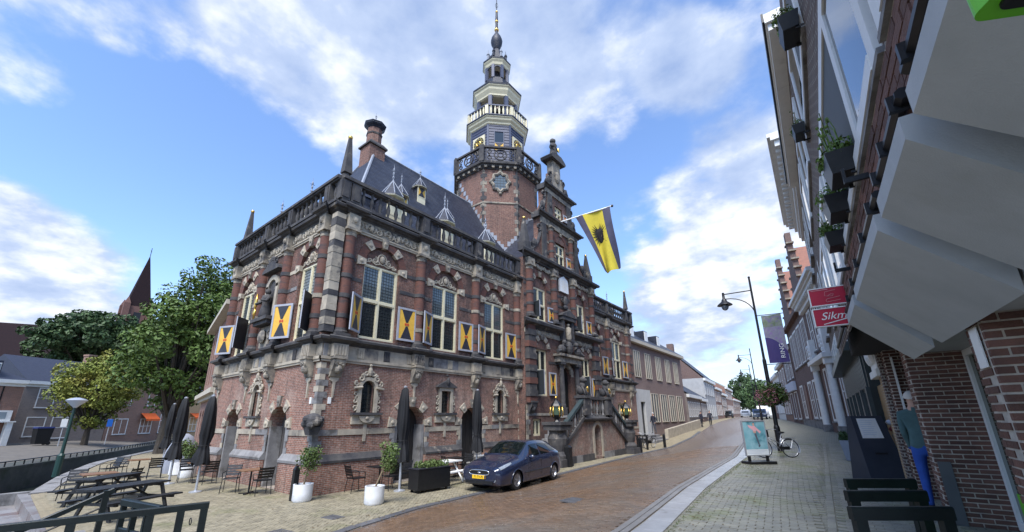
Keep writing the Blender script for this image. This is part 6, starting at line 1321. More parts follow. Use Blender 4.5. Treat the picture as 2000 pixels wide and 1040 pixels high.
potplant(-24.2, 6.25, 'white pot with a bushy plant, left one behind the middle parasol', .05, .95, 6, .34, .55); potplant(-22.7, 6.2, 'white pot with a bushy plant, right one behind the middle parasol', .05, .9, 9, .32, .5)
# long black planter on castors
t = thing('planter_box', 'long black planter on castors filled with low green plants beside the car', 'planter', (-11.35, 9.95, 0)); M = T_(-11.35, 9.95, .0) @ Matrix.Rotation(rad(86), 4, 'Z')
b = MB(M); b.box(-.66, .66, -.28, .28, .09, .72); obj('box', b, black, t); b = MB(M); b.box(-.68, .68, -.3, .3, .72, .745); b.box(-.66, .66, -.28, .28, .745, .75); obj('rim', b, shblk, t)
for sx in (-.55, .55):
    for sy in (-.2, .2): b = MB(M @ T_(sx, sy, .045) @ Matrix.Rotation(PI/2, 4, 'X')); b.lathe([(.045, -.015), (.045, .015)], 10); obj('castor', b, black, t)
rs = random.Random(3); b = MB(M); [leaves(b, (rs.uniform(-.55, .55), rs.uniform(-.2, .2), .76+rs.uniform(0, .12)), .14, 42, .045, rs, .9) for i in range(30)]; tag(obj('foliage', b, lf_pot, t), kind='stuff')
# bollards
def bollard(x, y, h, label, lean=0., r=.085):
    z = Tz(x, y); t = thing('bollard', label, 'bollard', (x, y, z), 'dark bollards'); M = T_(x, y, z) @ Matrix.Rotation(lean, 4, 'Y'); b = MB(M); b.box(-r, r, -r, r, -.1, h-.1); obj('post', b, black, t); b = MB(M); b.frus(-r, r, -r, r, h-.1, -r*.4, r*.4, -r*.4, r*.4, h); obj('cap', b, black, t)
bollard(-13.42, 6.42, .98, 'dark square bollard at the corner of the left front', .03, .075); bollard(-10.85, 18.3, 1.0, 'dark square bollard before the left stair pillar', 0, .14); bollard(-10.95, 27.9, 1.0, 'dark bollard right of the town hall stairs'); bollard(-11.2, 33.5, 1.0, 'dark bollard by the pavement edge beyond the bicycles')
# ------------------------------------------------------------------ parked car
carp = mk('car_paint_blue', (.012, .018, .045), (.010, .015, .038), 1.5, .22, spec=.6, coat=1.0); tyre = mk('tyre', (.012, .012, .013), rough=.8); chrome = mk('chrome', (.75, .76, .78), rough=.12, metal=1.); alloy = mk('alloy_rim', (.42, .43, .45), (.35, .36, .38), 8, .35, metal=.8)
cglass = glassmat('car_glass', (.004, .007, .007), .02, .0, .5); lens = mk('headlamp_lens', (.28, .31, .34), (.16, .18, .2), 14, .06, spec=.9); plate = mk('number_plate', (.80, .50, .02), rough=.4)
ST = [0, .12, .45, .9, 1.25, 1.6, 2.05, 2.6, 3.2, 3.7, 4.05, 4.25, 4.34]
RW = {0: [(0, .30), (.5, .30), (.62, .38), (.66, .52), (.62, .66), (.5, .70), (.3, .715), (0, .72)], 1: [(0, .2), (.66, .2), (.78, .34), (.80, .52), (.74, .70), (.62, .76), (.35, .79), (0, .80)], 2: [(0, .18), (.74, .18), (.86, .34), (.885, .56), (.83, .76), (.68, .86), (.38, .90), (0, .91)],
      3: [(0, .17), (.78, .17), (.89, .34), (.91, .6), (.86, .83), (.70, .94), (.4, .98), (0, .99)], 4: [(0, .17), (.79, .17), (.90, .34), (.915, .62), (.87, .88), (.72, 1.0), (.45, 1.05), (0, 1.06)], 5: [(0, .17), (.79, .17), (.90, .34), (.915, .63), (.875, .92), (.70, 1.18), (.5, 1.23), (0, 1.25)],
      6: [(0, .17), (.79, .17), (.90, .34), (.915, .64), (.88, .94), (.63, 1.39), (.48, 1.455), (0, 1.475)], 7: [(0, .17), (.79, .17), (.90, .34), (.915, .65), (.88, .955), (.62, 1.42), (.48, 1.485), (0, 1.50)], 8: [(0, .17), (.79, .17), (.90, .34), (.915, .65), (.88, .97), (.60, 1.40), (.46, 1.46), (0, 1.475)],
      9: [(0, .18), (.78, .18), (.89, .35), (.91, .65), (.87, 1.0), (.57, 1.32), (.44, 1.385), (0, 1.40)], 10: [(0, .2), (.75, .2), (.86, .36), (.89, .64), (.83, 1.0), (.58, 1.18), (.42, 1.25), (0, 1.27)], 11: [(0, .25), (.70, .25), (.82, .4), (.84, .62), (.77, .88), (.6, 1.0), (.4, 1.05), (0, 1.06)], 12: [(0, .32), (.6, .32), (.72, .42), (.74, .6), (.68, .76), (.5, .84), (.3, .87), (0, .88)]}
CA_ = np.array([RW[i] for i in range(13)])
def cr1(p0, p1, p2, p3, t): return .5*((2*p1)+(-p0+p2)*t+(2*p0-5*p1+4*p2-p3)*t*t+(-p0+3*p1-3*p2+p3)*t**3)
def Scar(x, q):
    i = min(11, max(0, int(np.searchsorted(ST, x, 'right')-1))); t = (x-ST[i])/(ST[i+1]-ST[i]); j = min(6, int(q)); u = q-j; pts = []
    for jj in (j-1, j, j+1, j+2):
        if jj < 0: a = CA_[:, 0].copy(); a = CA_[:, 1]*np.array([-1, 1])
        elif jj > 7: a = CA_[:, 6]*np.array([-1, 1])
        else: a = CA_[:, jj]
        m0 = a[max(i-1, 0)]; m1 = a[i]; m2 = a[i+1]; m3 = a[min(i+2, 12)]
        pts.append(m1+(m2-m1)*t if i in (0, 11) else cr1(m0, m1, m2, m3, t))
    yz = cr1(*pts, u) if j > 0 else pts[1]+(pts[2]-pts[1])*u
    return np.array([x, max(0, yz[0]), yz[1]])
def Snorm(x, q):
    e = .01; a = Scar(min(4.33, x+e), q)-Scar(max(0.001, x-e), q); b_ = Scar(x, min(6.999, q+e))-Scar(x, max(0, q-e)); n = np.cross(a, b_); l = np.linalg.norm(n); n = n/l if l > 1e-9 else np.array([0, 1, 0.])
    c = Scar(x, q)-np.array([2.2, 0, .6]); return n if n@c > 0 else -n
CR = Matrix.Rotation(rad(95), 4, 'Z'); fw = Vector((-8.97, 11.56, 0)); corg = fw-CR @ Vector((.93, -.77, 0)); corg.z = Tz(-9.3, 12.5)+.01
car = thing('parked_car', 'dark blue five door hatchback parked half on the pavement', 'car', tuple(corg)); CMx = T_(*corg) @ CR
b = MB(CMx); nx_, nq = 150, 42; xsq = [4.34*i/nx_ for i in range(nx_+1)]; qs = [7*j/nq for j in range(nq+1)]
for sg in (1, -1):
    vs = [tuple(Scar(x, q)*np.array([1, sg, 1])) for x in xsq for q in qs]; k = nq+1; fs = []
    for i in range(nx_):
        for j in range(nq):
            c = (np.array(vs[i*k+j])+np.array(vs[(i+1)*k+j+1]))/2
            if any((c[0]-wx)**2+(c[2]-.31)**2 < .345**2 for wx in (.93, 3.57)) and abs(c[1]) > .5: continue
            f = (i*k+j, (i+1)*k+j, (i+1)*k+j+1, i*k+j+1); fs.append(f if sg < 0 else f[::-1])
    b.add(vs, fs)
    b.add([tuple(Scar(0, q)*np.array([1, sg, 1])) for q in qs], [tuple(range(nq+1))]); b.add([tuple(Scar(4.34, q)*np.array([1, sg, 1])) for q in qs], [tuple(range(nq+1))])
body = obj('body', b, carp, car, None, True, 40)
def cpatch(x0, x1, q0, q1, off, nm, mat, sg, parent=None, fx=None, n=10, m=8):
    b = MB(CMx); vs = []
    for i in range(n+1):
        for j in range(m+1):
            s, t_ = i/n, j/m
            if fx: x, q = fx(s, t_)
            else: x, q = lerp(x0, x1, s), lerp(q0, q1, t_)
            p = Scar(x, q)+Snorm(x, q)*off; vs.append((p[0], p[1]*sg, p[2]))
    k = m+1; b.add(vs, [(i*k+j, (i+1)*k+j, (i+1)*k+j+1, i*k+j+1) for i in range(n) for j in range(m)]); return obj(nm, b, mat, parent or car, None, True)
for sg in (1, -1):
    cpatch(0, 0, 0, 0, .008, 'windscreen', cglass, sg, None, lambda s, t: (lerp(1.33, 1.98, s), lerp(5.12, 7, t))); cpatch(0, 0, 0, 0, .008, 'rear_window', cglass, sg, None, lambda s, t: (lerp(3.66, 4.08, s), lerp(5.35, 7, t)))
    cpatch(0, 0, 0, 0, .008, 'side_window', cglass, sg, None, lambda s, t: (lerp(1.72+.30*t, 2.5, s), lerp(4.12, 4.86, t))); cpatch(0, 0, 0, 0, .008, 'side_window', cglass, sg, None, lambda s, t: (lerp(2.6, 3.28-.1*t, s), lerp(4.12, 4.86, t))); cpatch(0, 0, 0, 0, .008, 'side_window', cglass, sg, None, lambda s, t: (lerp(3.34-.1*t, 3.78-.3*t, s), lerp(4.2, 4.82, t)))
    cpatch(0, 0, 0, 0, .007, 'headlight', lens, sg, None, lambda s, t: (lerp(.1, .66, s)+.02, lerp(3.85+.4*s, 4.72-.1*s, t))); cpatch(4.18, 4.325, 3.6, 4.9, .007, 'tail_light', mk('tail_red', (.35, .01, .01), rough=.15) if 'tail_red' not in MATS else MATS['tail_red'], sg)
    for wx in (.93, 3.57):
        M = CMx @ T_(wx, sg*.775, .31) @ Matrix.Rotation(-sg*PI/2, 4, 'X'); b = MB(M); b.lathe([(.2, -.09), (.29, -.1), (.315, -.07), (.315, .07), (.29, .1), (.2, .1)], 26, cap=False); w_ = obj('wheel', b, tyre, car, None, True, 40)
        b = MB(M); b.lathe([(.2, .08), (.205, .1), (.19, .1), (.17, .05), (.05, .05)], 22, cap=False); [b.add([(.03*math.cos(a-.5), .03*math.sin(a-.5), .06), (.19*math.cos(a-.14), .19*math.sin(a-.14), .09), (.19*math.cos(a+.14), .19*math.sin(a+.14), .09), (.03*math.cos(a+.5), .03*math.sin(a+.5), .06)], [(0, 1, 2, 3)]) for a in np.linspace(0, 2*PI, 6)[:-1]]; b.lathe([(.045, .05), (.045, .085), (.02, .09)], 10); obj('rim', b, alloy, w_, None, True, 40)
        b = MB(CMx @ T_(wx, sg*.5, .31) @ Matrix.Rotation(-sg*PI/2, 4, 'X')); b.lathe([(.36, -.1), (.36, .0)], 20); obj('wheel_well', b, tyre, car)
        b = MB(CMx); pts = []
        for a in np.linspace(-.25, PI+.25, 26):
            x = wx+.345*math.cos(a); z = .31+.345*math.sin(a); qq = np.linspace(1, 5, 60); zz = [Scar(x, q)[2] for q in qq]; q = qq[int(np.argmin(np.abs(np.array(zz)-z)))]; p = Scar(x, q); pts.append((x, sg*(p[1]+.004), z))
        b.tube(pts, .016, 6); obj('wheel_arch', b, carp, car, None, True)
    M = CMx @ T_(1.72, sg*.93, .98); b = MB(M); b.ball((0, sg*.06, 0), .1, 10, 7, .55, 1.1, .75); obj('mirror', b, carp, car, None, True)
    for xh in (2.35, 3.15): p = Scar(xh, 3.7); b = MB(CMx); b.box(xh, xh+.2, sg*p[1]-.012*sg, sg*(p[1]+.022), p[2]-.015, p[2]+.015); obj('door_handle', b, carp, car)
    b = MB(CMx); b.tube([(x, sg*(Scar(x, 2.6)[1]+.006), Scar(x, 2.6)[2]) for x in np.linspace(1.4, 3.2, 14)], .016, 5); obj('door_trim', b, black, car)
    for xs0, q0, q1 in ((1.62, 2.0, 4.1), (2.55, 2.0, 4.9), (3.3, 2.4, 4.1)): b = MB(CMx); b.tube([tuple((Scar(xs0, q)+Snorm(xs0, q)*.001)*np.array([1, sg, 1])) for q in np.linspace(q0, q1, 14)], .005, 4); obj('door_gap', b, black, car)
    b = MB(CMx @ T_(.06, sg*.6, .38) @ Matrix.Rotation(-PI/2, 4, 'Y')); b.lathe([(.055, 0), (.05, .06)], 12); obj('fog_light', b, lens, car)
b = MB(CMx @ T_(-.012, 0, .60)); b.tube([(0, .40*math.copysign(abs(math.cos(t))**.6, math.cos(t)), .075*math.copysign(abs(math.sin(t))**.7, math.sin(t))) for t in np.linspace(0, 2*PI, 29)[:-1]], .018, 6, True); gr = obj('grille', b, chrome, car, None, True)
b = MB(CMx @ T_(.0, 0, .60)); b.box(-.006, .05, -.4, .4, -.07, .07); obj('grille_mesh', b, black, gr); b = MB(CMx @ T_(-.02, 0, .6)); b.ball((0, 0, 0), .07, 12, 7, .2, 1, .42); obj('badge', b, chrome, gr, None, True)
b = MB(CMx); b.box(-.03, .02, -.55, .55, .27, .36); obj('lower_intake', b, black, car); b = MB(CMx); b.box(-.035, -.012, -.26, .26, .415, .525); npl = obj('number_plate', b, plate, car)
text('plate_text', '71-TV-PL', .1, black, npl, CMx @ T_(-.038, 0, .47) @ Matrix.Rotation(-PI/2, 4, 'Z'), .002)
b = MB(CMx); b.box(-.037, -.03, -.26, -.225, .418, .522); obj('plate_band', b, MATS['bin_lid_blue'], npl)
# ------------------------------------------------------------------ shop with concrete canopies on the right
RB = T_(1.23, 0, 0) @ Matrix.Rotation(math.atan(.0305), 4, 'Z')       # x = 0 is the line of the brick piers, y runs up the street
conc = mk('exposed_concrete', (.45, .465, .465), (.38, .395, .395), 1.6, .85, .12, 130, c3=(.34, .345, .33), s3=1.3, t3=(.55, .8))
mort = mk('mortar_pale', (.52, .47, .40), (.34, .31, .27), 10, .95, .5, 60)
bkp = mk('pier_brick', (.15, .07, .05), (.095, .05, .04), 5, .8, .5, 60, isl=.3, c3=(.11, .055, .04), s3=4)
shop = thing('shop_building', 'shop with dark brick piers under sloping concrete canopies on the right', 'building', (1.3, 5, .8))
brick_mesh = {}
def pier(x0, x1, y0, y1, z0, z1, far=False):
    """brick pier: mortar core and single bricks on the street face and the face towards the bridge"""
    e = .006; q = MB(RB); q.box(x0+e, x1, y0+e, y1-e, z0, z1); p = obj('pier', q, mort, shop)
    rest = MB(); z = z0; r = 0; h, L, g = .049, .2, .0145; rs = random.Random(int(y0*100))
    while z+h < z1:
        for face in ('f', 's'):
            a, b_ = (x0, x1) if face == 'f' else (y0+(.1 if r % 2 else .0), y1); a0 = a; cur = a-(L/2+g if (r % 2 and face == 'f') else 0) if face == 'f' else a
            first = True
            while cur < b_-.02:
                s, t = max(cur, a0), min(cur+L, b_)
                if t-s > .03:
                    j = rs.uniform(-.002, .004); zz = z+rs.uniform(-.0015, .0015); B = rest if far else MB()
                    B.M = RB
                    if face == 'f': B.box(s, t, y0-j, y0+.05, zz, zz+h)
                    elif x0-j < x0+.5 and not (s < y0+.05): B.box(x0-j, x0+.05, s, t, zz, zz+h)
                    if not far and B.v: obj('brick', B, bkp, p)
                cur += L+g
        z += h+g; r += 1
    if far: tag(obj('brickwork', rest, bkp, p), kind='stuff')
pier(-.17, .55, 4.4, 4.8, .72, 3.72); pier(0, .68, 8.85, 9.27, .72, 3.66); pier(.02, .6, 11.3, 11.7, .7, 3.6, True)
pier(0, .6, 1.0, 1.42, .72, 3.8, True)
def canopy(a, b_):
    q = MB(RB); X0, X1, zt, zf, zi = -.73, -.22, 3.54, 3.43, 2.92; c = .03
    q.add([(X0, a, zt), (X0, b_, zt), (X1, b_, zt), (X1, a, zt), (X0, a, zf), (X0, b_, zf), (X1, b_-c, zi), (X1, a+c, zi)], [(0, 3, 2, 1), (0, 1, 5, 4), (4, 5, 6, 7), (0, 4, 7, 3), (1, 2, 6, 5), (2, 3, 7, 6)]); obj('canopy', q, conc, shop)
for a, b_ in ((-1.2, 2.04), (2.23, 3.12), (3.34, 5.36), (5.6, 6.8)): canopy(a, b_)
obj('soffit', MB(RB).box(-.2, .75, -1.2, 4.38, 3.0, 3.1), conc, shop); obj('soffit', MB(RB).box(-.02, .75, 4.83, 8.83, 3.2, 3.3), conc, shop)
# shop window between the piers, with white frame and lime sticker
q = MB(RB); q.box(.62, .70, 8.74, 8.84, .8, 3.19); q.box(.62, .70, 4.85, 4.93, .8, 3.19); q.box(.62, .70, 4.93, 8.74, 3.1, 3.19); q.box(.62, .70, 4.93, 8.74, .8, .92); q.box(.60, .70, 6.9, 6.96, .92, 3.1); sw = obj('shop_window', q, white, shop)
q = MB(RB); q.box(.655, .665, 4.93, 8.74, .92, 3.1); obj('pane', q, glassmat('shop_glass', (.03, .05, .035), .03, 0, 1.0), sw); lime = mk('lime_green', (.16, .55, .03), (.13, .48, .03), 4, .4)
q = MB(RB); q.box(.648, .652, 5.0, 8.6, .95, 1.28); obj('sticker', q, lime, sw)
q = MB(RB); q.box(.66, .72, 9.27, 11.3, .7, 3.5); obj('back_panel', q, mk('grey_shop_panel', (.10, .105, .11), (.08, .085, .09), 3, .5), shop)
q = MB(RB); q.box(.1, .13, 11.2, 11.26, .74, 3.4); obj('door_frame', q, white, shop)
q = MB(RB); q.box(-.184, -.176, 4.5, 4.68, 2.62, 2.92); obj('plaque', q, white, shop)
q = MB(RB); q.box(.02, .16, 8.835, 8.848, .75, 1.62); obj('grey_plate', q, MATS['grey_shop_panel'], shop)
# upper wall
bku = brick('upper_shop_brick', (.10, .058, .046), (.07, .043, .037), (.30, .27, .23), bw=.215, bh=.064, ms=.011, stain=(.05, .035, .03), soft=.5, bump=.8)
UW = RB @ T_(-.64, 0, 0) @ Matrix.Rotation(-PI/2, 4, 'Z')       # x runs towards the camera (u = -y), y into the wall
def ywall(b, y0, y1, z0, z1, holes, d): b.M = UW; wall(b, -y1, -y0, z0, z1, [(-h[1], -h[0], h[2], h[3]) for h in holes], d)
uh = [(-.6, 2.35, 4.1, 5.45), (2.5, 6.15, 4.1, 5.45), (6.5, 8.6, 4.1, 5.45), (9.0, 11.2, 4.1, 5.45), (-.6, 3.6, 6.3, 7.6), (4.6, 6.9, 6.3, 7.6), (7.6, 9.6, 6.3, 7.6), (10, 11.4, 6.3, 7.6)]
b = MB(); ywall(b, -2, 12, 3.54, 8.3, uh, .2); obj('upper_wall', b, bku, shop)
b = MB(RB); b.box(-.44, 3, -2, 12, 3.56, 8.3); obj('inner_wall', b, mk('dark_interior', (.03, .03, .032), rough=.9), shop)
dull_pane = mk('dull_pane_grey', (.07, .075, .075), (.06, .065, .065), 3, .6)  # matte grey painted in place of glass that mirrors no sky
def uwin(y0, y1, z0, z1, mull, mats, deep=.035, f=.13):
    b = MB(UW); b.box(-y1, -y1+f, -deep, .1, z0, z1); b.box(-y0-f, -y0, -deep, .1, z0, z1); b.box(-y1+f, -y0-f, -deep, .1, z1-f, z1); b.box(-y1+f, -y0-f, -deep*1.2, .1, z0, z0+f*.8)
    for m in mull: b.box(-m-f/2, -m+f/2, -deep, .1, z0+f*.8, z1-f)
    o = obj('window', b, white, shop); ys = sorted([y0]+list(mull)+[y1])
    for i, (a, c) in enumerate(zip(ys[:-1], ys[1:])): q = MB(UW); q.box(-c+f*.6, -a-f*.6, -.02, .0, z0+f*.5, z1-f*.5); obj('pane', q, mats[i % len(mats)], o)
    q = MB(UW); q.box(-y1-.04, -y0+.04, -deep-.0, .02, z0-.04, z0-.003); obj('sill', q, st_gy, o)
uwin(-.6, 2.35, 4.1, 5.45, (1.0,), [glassb]); uwin(2.5, 6.15, 4.1, 5.45, (3.52,), [glassb, dull_pane]); uwin(6.5, 8.6, 4.1, 5.45, (7.5,), [glassb, glassg]); uwin(9.0, 11.2, 4.1, 5.45, (10.1,), [glassb])
uwin(-.6, 3.6, 6.3, 7.6, (1.5,), [dull_pane]); uwin(4.6, 6.9, 6.3, 7.6, (5.7,), [dull_pane, glassb]); uwin(7.6, 9.6, 6.3, 7.6, (8.6,), [glassb]); uwin(10, 11.4, 6.3, 7.6, (), [glassb])
b = MB(RB); b.box(-.86, -.5, 6.4, 12.2, 8.25, 8.42); b.box(-.83, -.52, 6.45, 12.2, 8.12, 8.25); obj('box_gutter', b, white, shop)
b = MB(RB); b.box(-.89, -.86, 6.4, 12.2, 8.28, 8.45); obj('gutter_edge', b, black, shop)
# bricks laid proud along the foot of the upper wall (soldier course) and the black conduit
for r in range(6):
    z0 = 3.6+r*.074; y = 1.2+(.11 if r % 2 else 0)
    while y < 8.3: q = MB(RB); q.box(-.655-random.uniform(0, .006), -.60, y, y+.208, z0, z0+.06); obj('brick', q, bkp, shop); y += .222
obj('mortar_bed', MB(RB).box(-.648, -.61, 1.1, 8.4, 3.575, 4.06), mort, shop)
b = MB(RB); b.tube([(-.69, y, 3.66) for y in np.linspace(.5, 2.08, 4)], .03, 7); obj('conduit', b, black, shop); b = MB(RB); b.tube([(-.69, y, 3.66) for y in np.linspace(2.24, 3.14, 4)], .03, 7); obj('conduit', b, black, shop); b = MB(RB); b.tube([(-.69, y, 3.66) for y in np.linspace(3.3, 11, 8)], .028, 7); obj('conduit', b, black, shop)
for y in (1.0, 1.5, 1.95, 2.3, 2.7, 3.05, 3.5, 4.1, 4.8, 5.5, 6.3, 7.2, 8.2): b = MB(RB); b.box(-.735, -.65, y, y+.03, 3.62, 3.70); obj('pipe_clip', b, black, shop)
for y in (1.62, 3.55, 5.9): b = MB(RB); b.box(-.80, -.655, y-.012, y+.012, 3.9, 3.94); b.tube([(-.79, y, 3.92), (-.79, y, 4.02)], .012, 5); obj('bracket_arm', b, black, shop)
# lime green light box over the shop door
q = MB(RB @ T_(-.62, 1.62, 3.50)); pr = [(-.30, 0), (-.24, -.05), (.24, -.05), (.30, 0), (.30, .5), (-.30, .5)]
lbx = thing('light_sign', 'lime green rounded light box at the top right corner', 'sign', (.45, 1.0, 3.0)); LBM = T_(.515, 1.07, 3.07) @ Matrix.Rotation(rad(28), 4, 'Z') @ Matrix.Scale(.46, 4)
b = MB(LBM); vs = []; n = 6
for (sx, sy) in ((1, 1), (-1, 1), (-1, -1), (1, -1)):
    for i in range(n+1): a = {(1, 1): 0, (-1, 1): PI/2, (-1, -1): PI, (1, -1): 1.5*PI}[(sx, sy)]+PI/2*i/n; vs.append((sx*.24+.06*math.cos(a), sy*.14+.06*math.sin(a)))
b.slab(vs, 0, .42); obj('case', b, lime, lbx); b = MB(LBM); b.slab([(x*.82, y*.72) for x, y in vs], -.012, .002); obj('underside', b, black, lbx); b = MB(); b.tube([(.46, 1.02, 3.2), (.5, 1.05, 3.45)], .015, 5); obj('hanger', b, black, lbx)
# flower boxes on brackets
lf_fl = leafmat('flowerbox_leaves', (.07, .13, .025), (.11, .17, .04), (.05, .09, .02))
def fbox(x, y, z, label, seed, tall=0, s=1.):
    M = RB @ T_(x, y, z) @ Matrix.Scale(s*.8, 4); t = thing('flower_box', label, 'flower box', tuple(M.translation), 'black flower boxes on the shop front'); b = MB(M); b.frus(-.09, .09, -.2, .2, 0, -.12, .12, -.25, .25, .22); obj('box', b, black, t)
    b = MB(M); b.box(.05, .22, -.18, -.15, -.03, 0); b.box(.05, .22, .15, .18, -.03, 0); b.box(.19, .22, -.15, .15, -.03, .0); obj('bracket', b, black, t)
    rs = random.Random(seed); b = MB(M); [leaves(b, (rs.uniform(-.1, .08), rs.uniform(-.2, .2), .24+rs.uniform(0, .1)), .1, 40, .026, rs) for i in range(12)]
    for i in range(tall): yy = rs.uniform(-.2, .2); xx = rs.uniform(-.08, .05); h = rs.uniform(.25, .5); b.tube([(xx, yy, .2), (xx-.02, yy+rs.uniform(-.1, .1), .2+h*.6), (xx-.05, yy+rs.uniform(-.18, .18), .2+h)], .004, 4); b.ball((xx-.05, yy, .2+h), .018, 5, 4)
    tag(obj('plants', b, lf_fl, t), kind='stuff')
fbox(-.75, 3.95, 4.12, 'black flower box with long grass stems nearest on the shop front', 1, 16); fbox(-.75, 4.75, 4.12, 'black flower box with a few leaves, second on the shop front', 2, 2); fbox(-.75, 5.7, 4.12, 'black flower box with trailing plant, third on the shop front', 3, 3, .9); fbox(-.76, 4.7, 6.3, 'black flower box below the upper windows at the top', 4, 2); fbox(-.76, 6.6, 6.2, 'round dark flower pot under the upper shop window', 5, 2, .8)
# hanging shop sign
sg_ = thing('hanging_sign', 'double red hanging shop sign with white script lettering', 'sign', (.2, 7.15, 3.6)); sred = mk('sign_red', (.45, .018, .045), (.40, .016, .04), 3, .35); SM = T_(-.05, 7.15, 0) @ Matrix.Rotation(rad(4), 4, 'Z')
for z0_, z1_ in ((3.80, 4.04), (3.50, 3.74)):
    b = MB(SM); b.box(0, .45, -.03, .03, z0_, z1_); p_ = obj('panel', b, sred, sg_)
    for bx in ((-.012, .462, z1_, z1_+.012), (-.012, .462, z0_-.012, z0_), (-.012, 0, z0_, z1_), (.45, .462, z0_, z1_)): b = MB(SM); b.box(bx[0], bx[1], -.036, .036, bx[2], bx[3]); obj('edge', b, white, p_)
text('lettering', 'Sikma', .15, white, sg_, SM @ T_(.245, -.034, 3.63), .002, 'CENTER', .35)
b = MB(SM); b.add([(.09, -.034, 3.515), (.43, -.034, 3.585), (.43, -.034, 3.60), (.09, -.034, 3.525)], [(0, 1, 2, 3)]); obj('underline', b, white, sg_)
b = MB(SM); zc = 3.9
for poly in ([(.30, 4.0), (.18, 3.985), (.17, 3.93), (.20, 3.92), (.24, 3.945), (.28, 3.94)], [(.20, 3.92), (.26, 3.915), (.27, 3.935)], [(.34, 3.85), (.18, 3.835), (.175, 3.86), (.19, 3.88), (.34, 3.9)]): b.tube([(x, -.034, z) for x, z in poly], .004, 4)
b.box(.02, .22, -.035, -.031, 4.015, 4.025); obj('emblem', b, mk('sign_pink', (.62, .25, .27), rough=.5), sg_)
b = MB(SM); b.tube([(.45, 0, 3.9), (.62, 0, 3.9)], .015, 5); b.tube([(.45, 0, 3.6), (.6, 0, 3.72)], .012, 5); obj('bracket', b, black, sg_)
# ------------------------------------------------------------------ neighbour: tall house with pale brick pier, dark green shopfront, white cornice
nb = thing('cornice_house', 'tall house with white dentil cornice above a dark green slatted shopfront', 'house', (.9, 19, .8)); pbr = brick('ochre_brick', (.36, .24, .13), (.30, .19, .10), (.38, .33, .26), bh=.058, stain=(.2, .14, .09))
b = MB(RB); b.box(.0, .5, 12.0, 12.7, .6, 3.1); obj('pier', b, pbr, nb); b = MB(RB); b.box(-.04, .2, 11.72, 12.0, .6, 3.6); obj('pier', b, bku, nb)
b = MB(RB); b.box(-.1, .3, 11.9, 13.3, 3.1, 3.25); b.box(-.05, .3, 12.0, 13.2, 3.25, 4.0); b.box(-.16, .3, 11.9, 13.3, 4.0, 4.15); [b.ball((-.06, 12.25+.35*i, 3.62), .16, 7, 6, .6, 1, 1.5) for i in range(3)]; [b.spiral(-.08, 12.6, 3.5, .12, 1, 0, .03) for i in (1,)]; obj('carved_corbel', b, white, nb)
b = MB(RB); b.box(.1, .6, 12.7, 14.6, .6, 3.0); obj('pale_door', b, mk('ochre_wood', (.33, .21, .10), (.26, .165, .08), 3, .6, stretch=(1, 1, 6)), nb)
b = MB(RB); b.box(-.05, 1.2, 14.6, 25.5, .5, 4.2); obj('shopfront', b, dkgreen, nb)
dks = mk('shopfront_blackgreen', (.02, .03, .032), (.03, .042, .044), 4, .4)
for i in range(26): q = MB(RB); y = 14.9+.4*i; q.box(-.09, -.05, y, y+.26, 3.0, 4.0); obj('slat', q, dks, nb)
for i in range(5): q = MB(RB); y = 15.2+2.05*i; q.box(-.07, -.05, y, y+1.6, 1.3, 2.9); obj('pane', q, glassd, nb)
for i in range(6): q = MB(RB); y = 14.6+2.05*i; q.box(-.14, -.05, y, y+.35, .6, 3.0); obj('pilaster', q, dks, nb)
q = MB(RB); q.box(-.45, -.05, 14.5, 25.5, 4.0, 4.25); obj('shop_cornice', q, dks, nb); q = MB(RB); q.box(-.3, -.05, 15, 25, 4.25, 5.2); tr_ = obj('transom_frame', q, white, nb); [obj('pane', MB(RB).box(-.32, -.3, 15.3+1.6*i, 16.6+1.6*i, 4.4, 5.1), glassg, tr_) for i in range(6)]
b = MB(RB); b.box(-.3, 3, 13.2, 25.5, 5.2, 11.9); obj('upper_wall', b, bku, nb)
for fl in (5.7, 8.7):
    for i in range(4): win_simple(RB @ T_(-.3, 0, 0) @ Matrix.Rotation(-PI/2, 4, 'Z'), -24.6+2.9*i, -23.0+2.9*i, fl, fl+2.2, nb, white, glassg, (2, 2), .12, .0)
for (x0_, x1_, z0_, z1_) in ((-.42, 0, 11.3, 11.5), (-.5, 0, 11.5, 11.9), (-.62, 0, 11.9, 12.05), (-.95, 0, 12.3, 12.45), (-1.05, 0, 12.45, 12.6)): q = MB(RB); q.box(x0_, x1_, 16.4, 25.6, z0_, z1_); obj('cornice_moulding', q, white, nb)
for i in range(19): q = MB(RB); y = 16.5+.48*i; q.box(-.85, 0, y, y+.26, 12.05, 12.3); obj('modillion', q, white, nb)
q = MB(RB); q.prismx([(18.5, 12.6), (23.5, 12.6), (21, 13.6)], -1.0, -.6); obj('pediment', q, white, nb)
q = MB(RB); q.add([(-.6, 13.2, 12.3), (-.6, 25.6, 12.3), (4, 25.6, 14.5), (4, 13.2, 14.5)], [(0, 1, 2, 3)]); obj('roof', q, slate, nb)
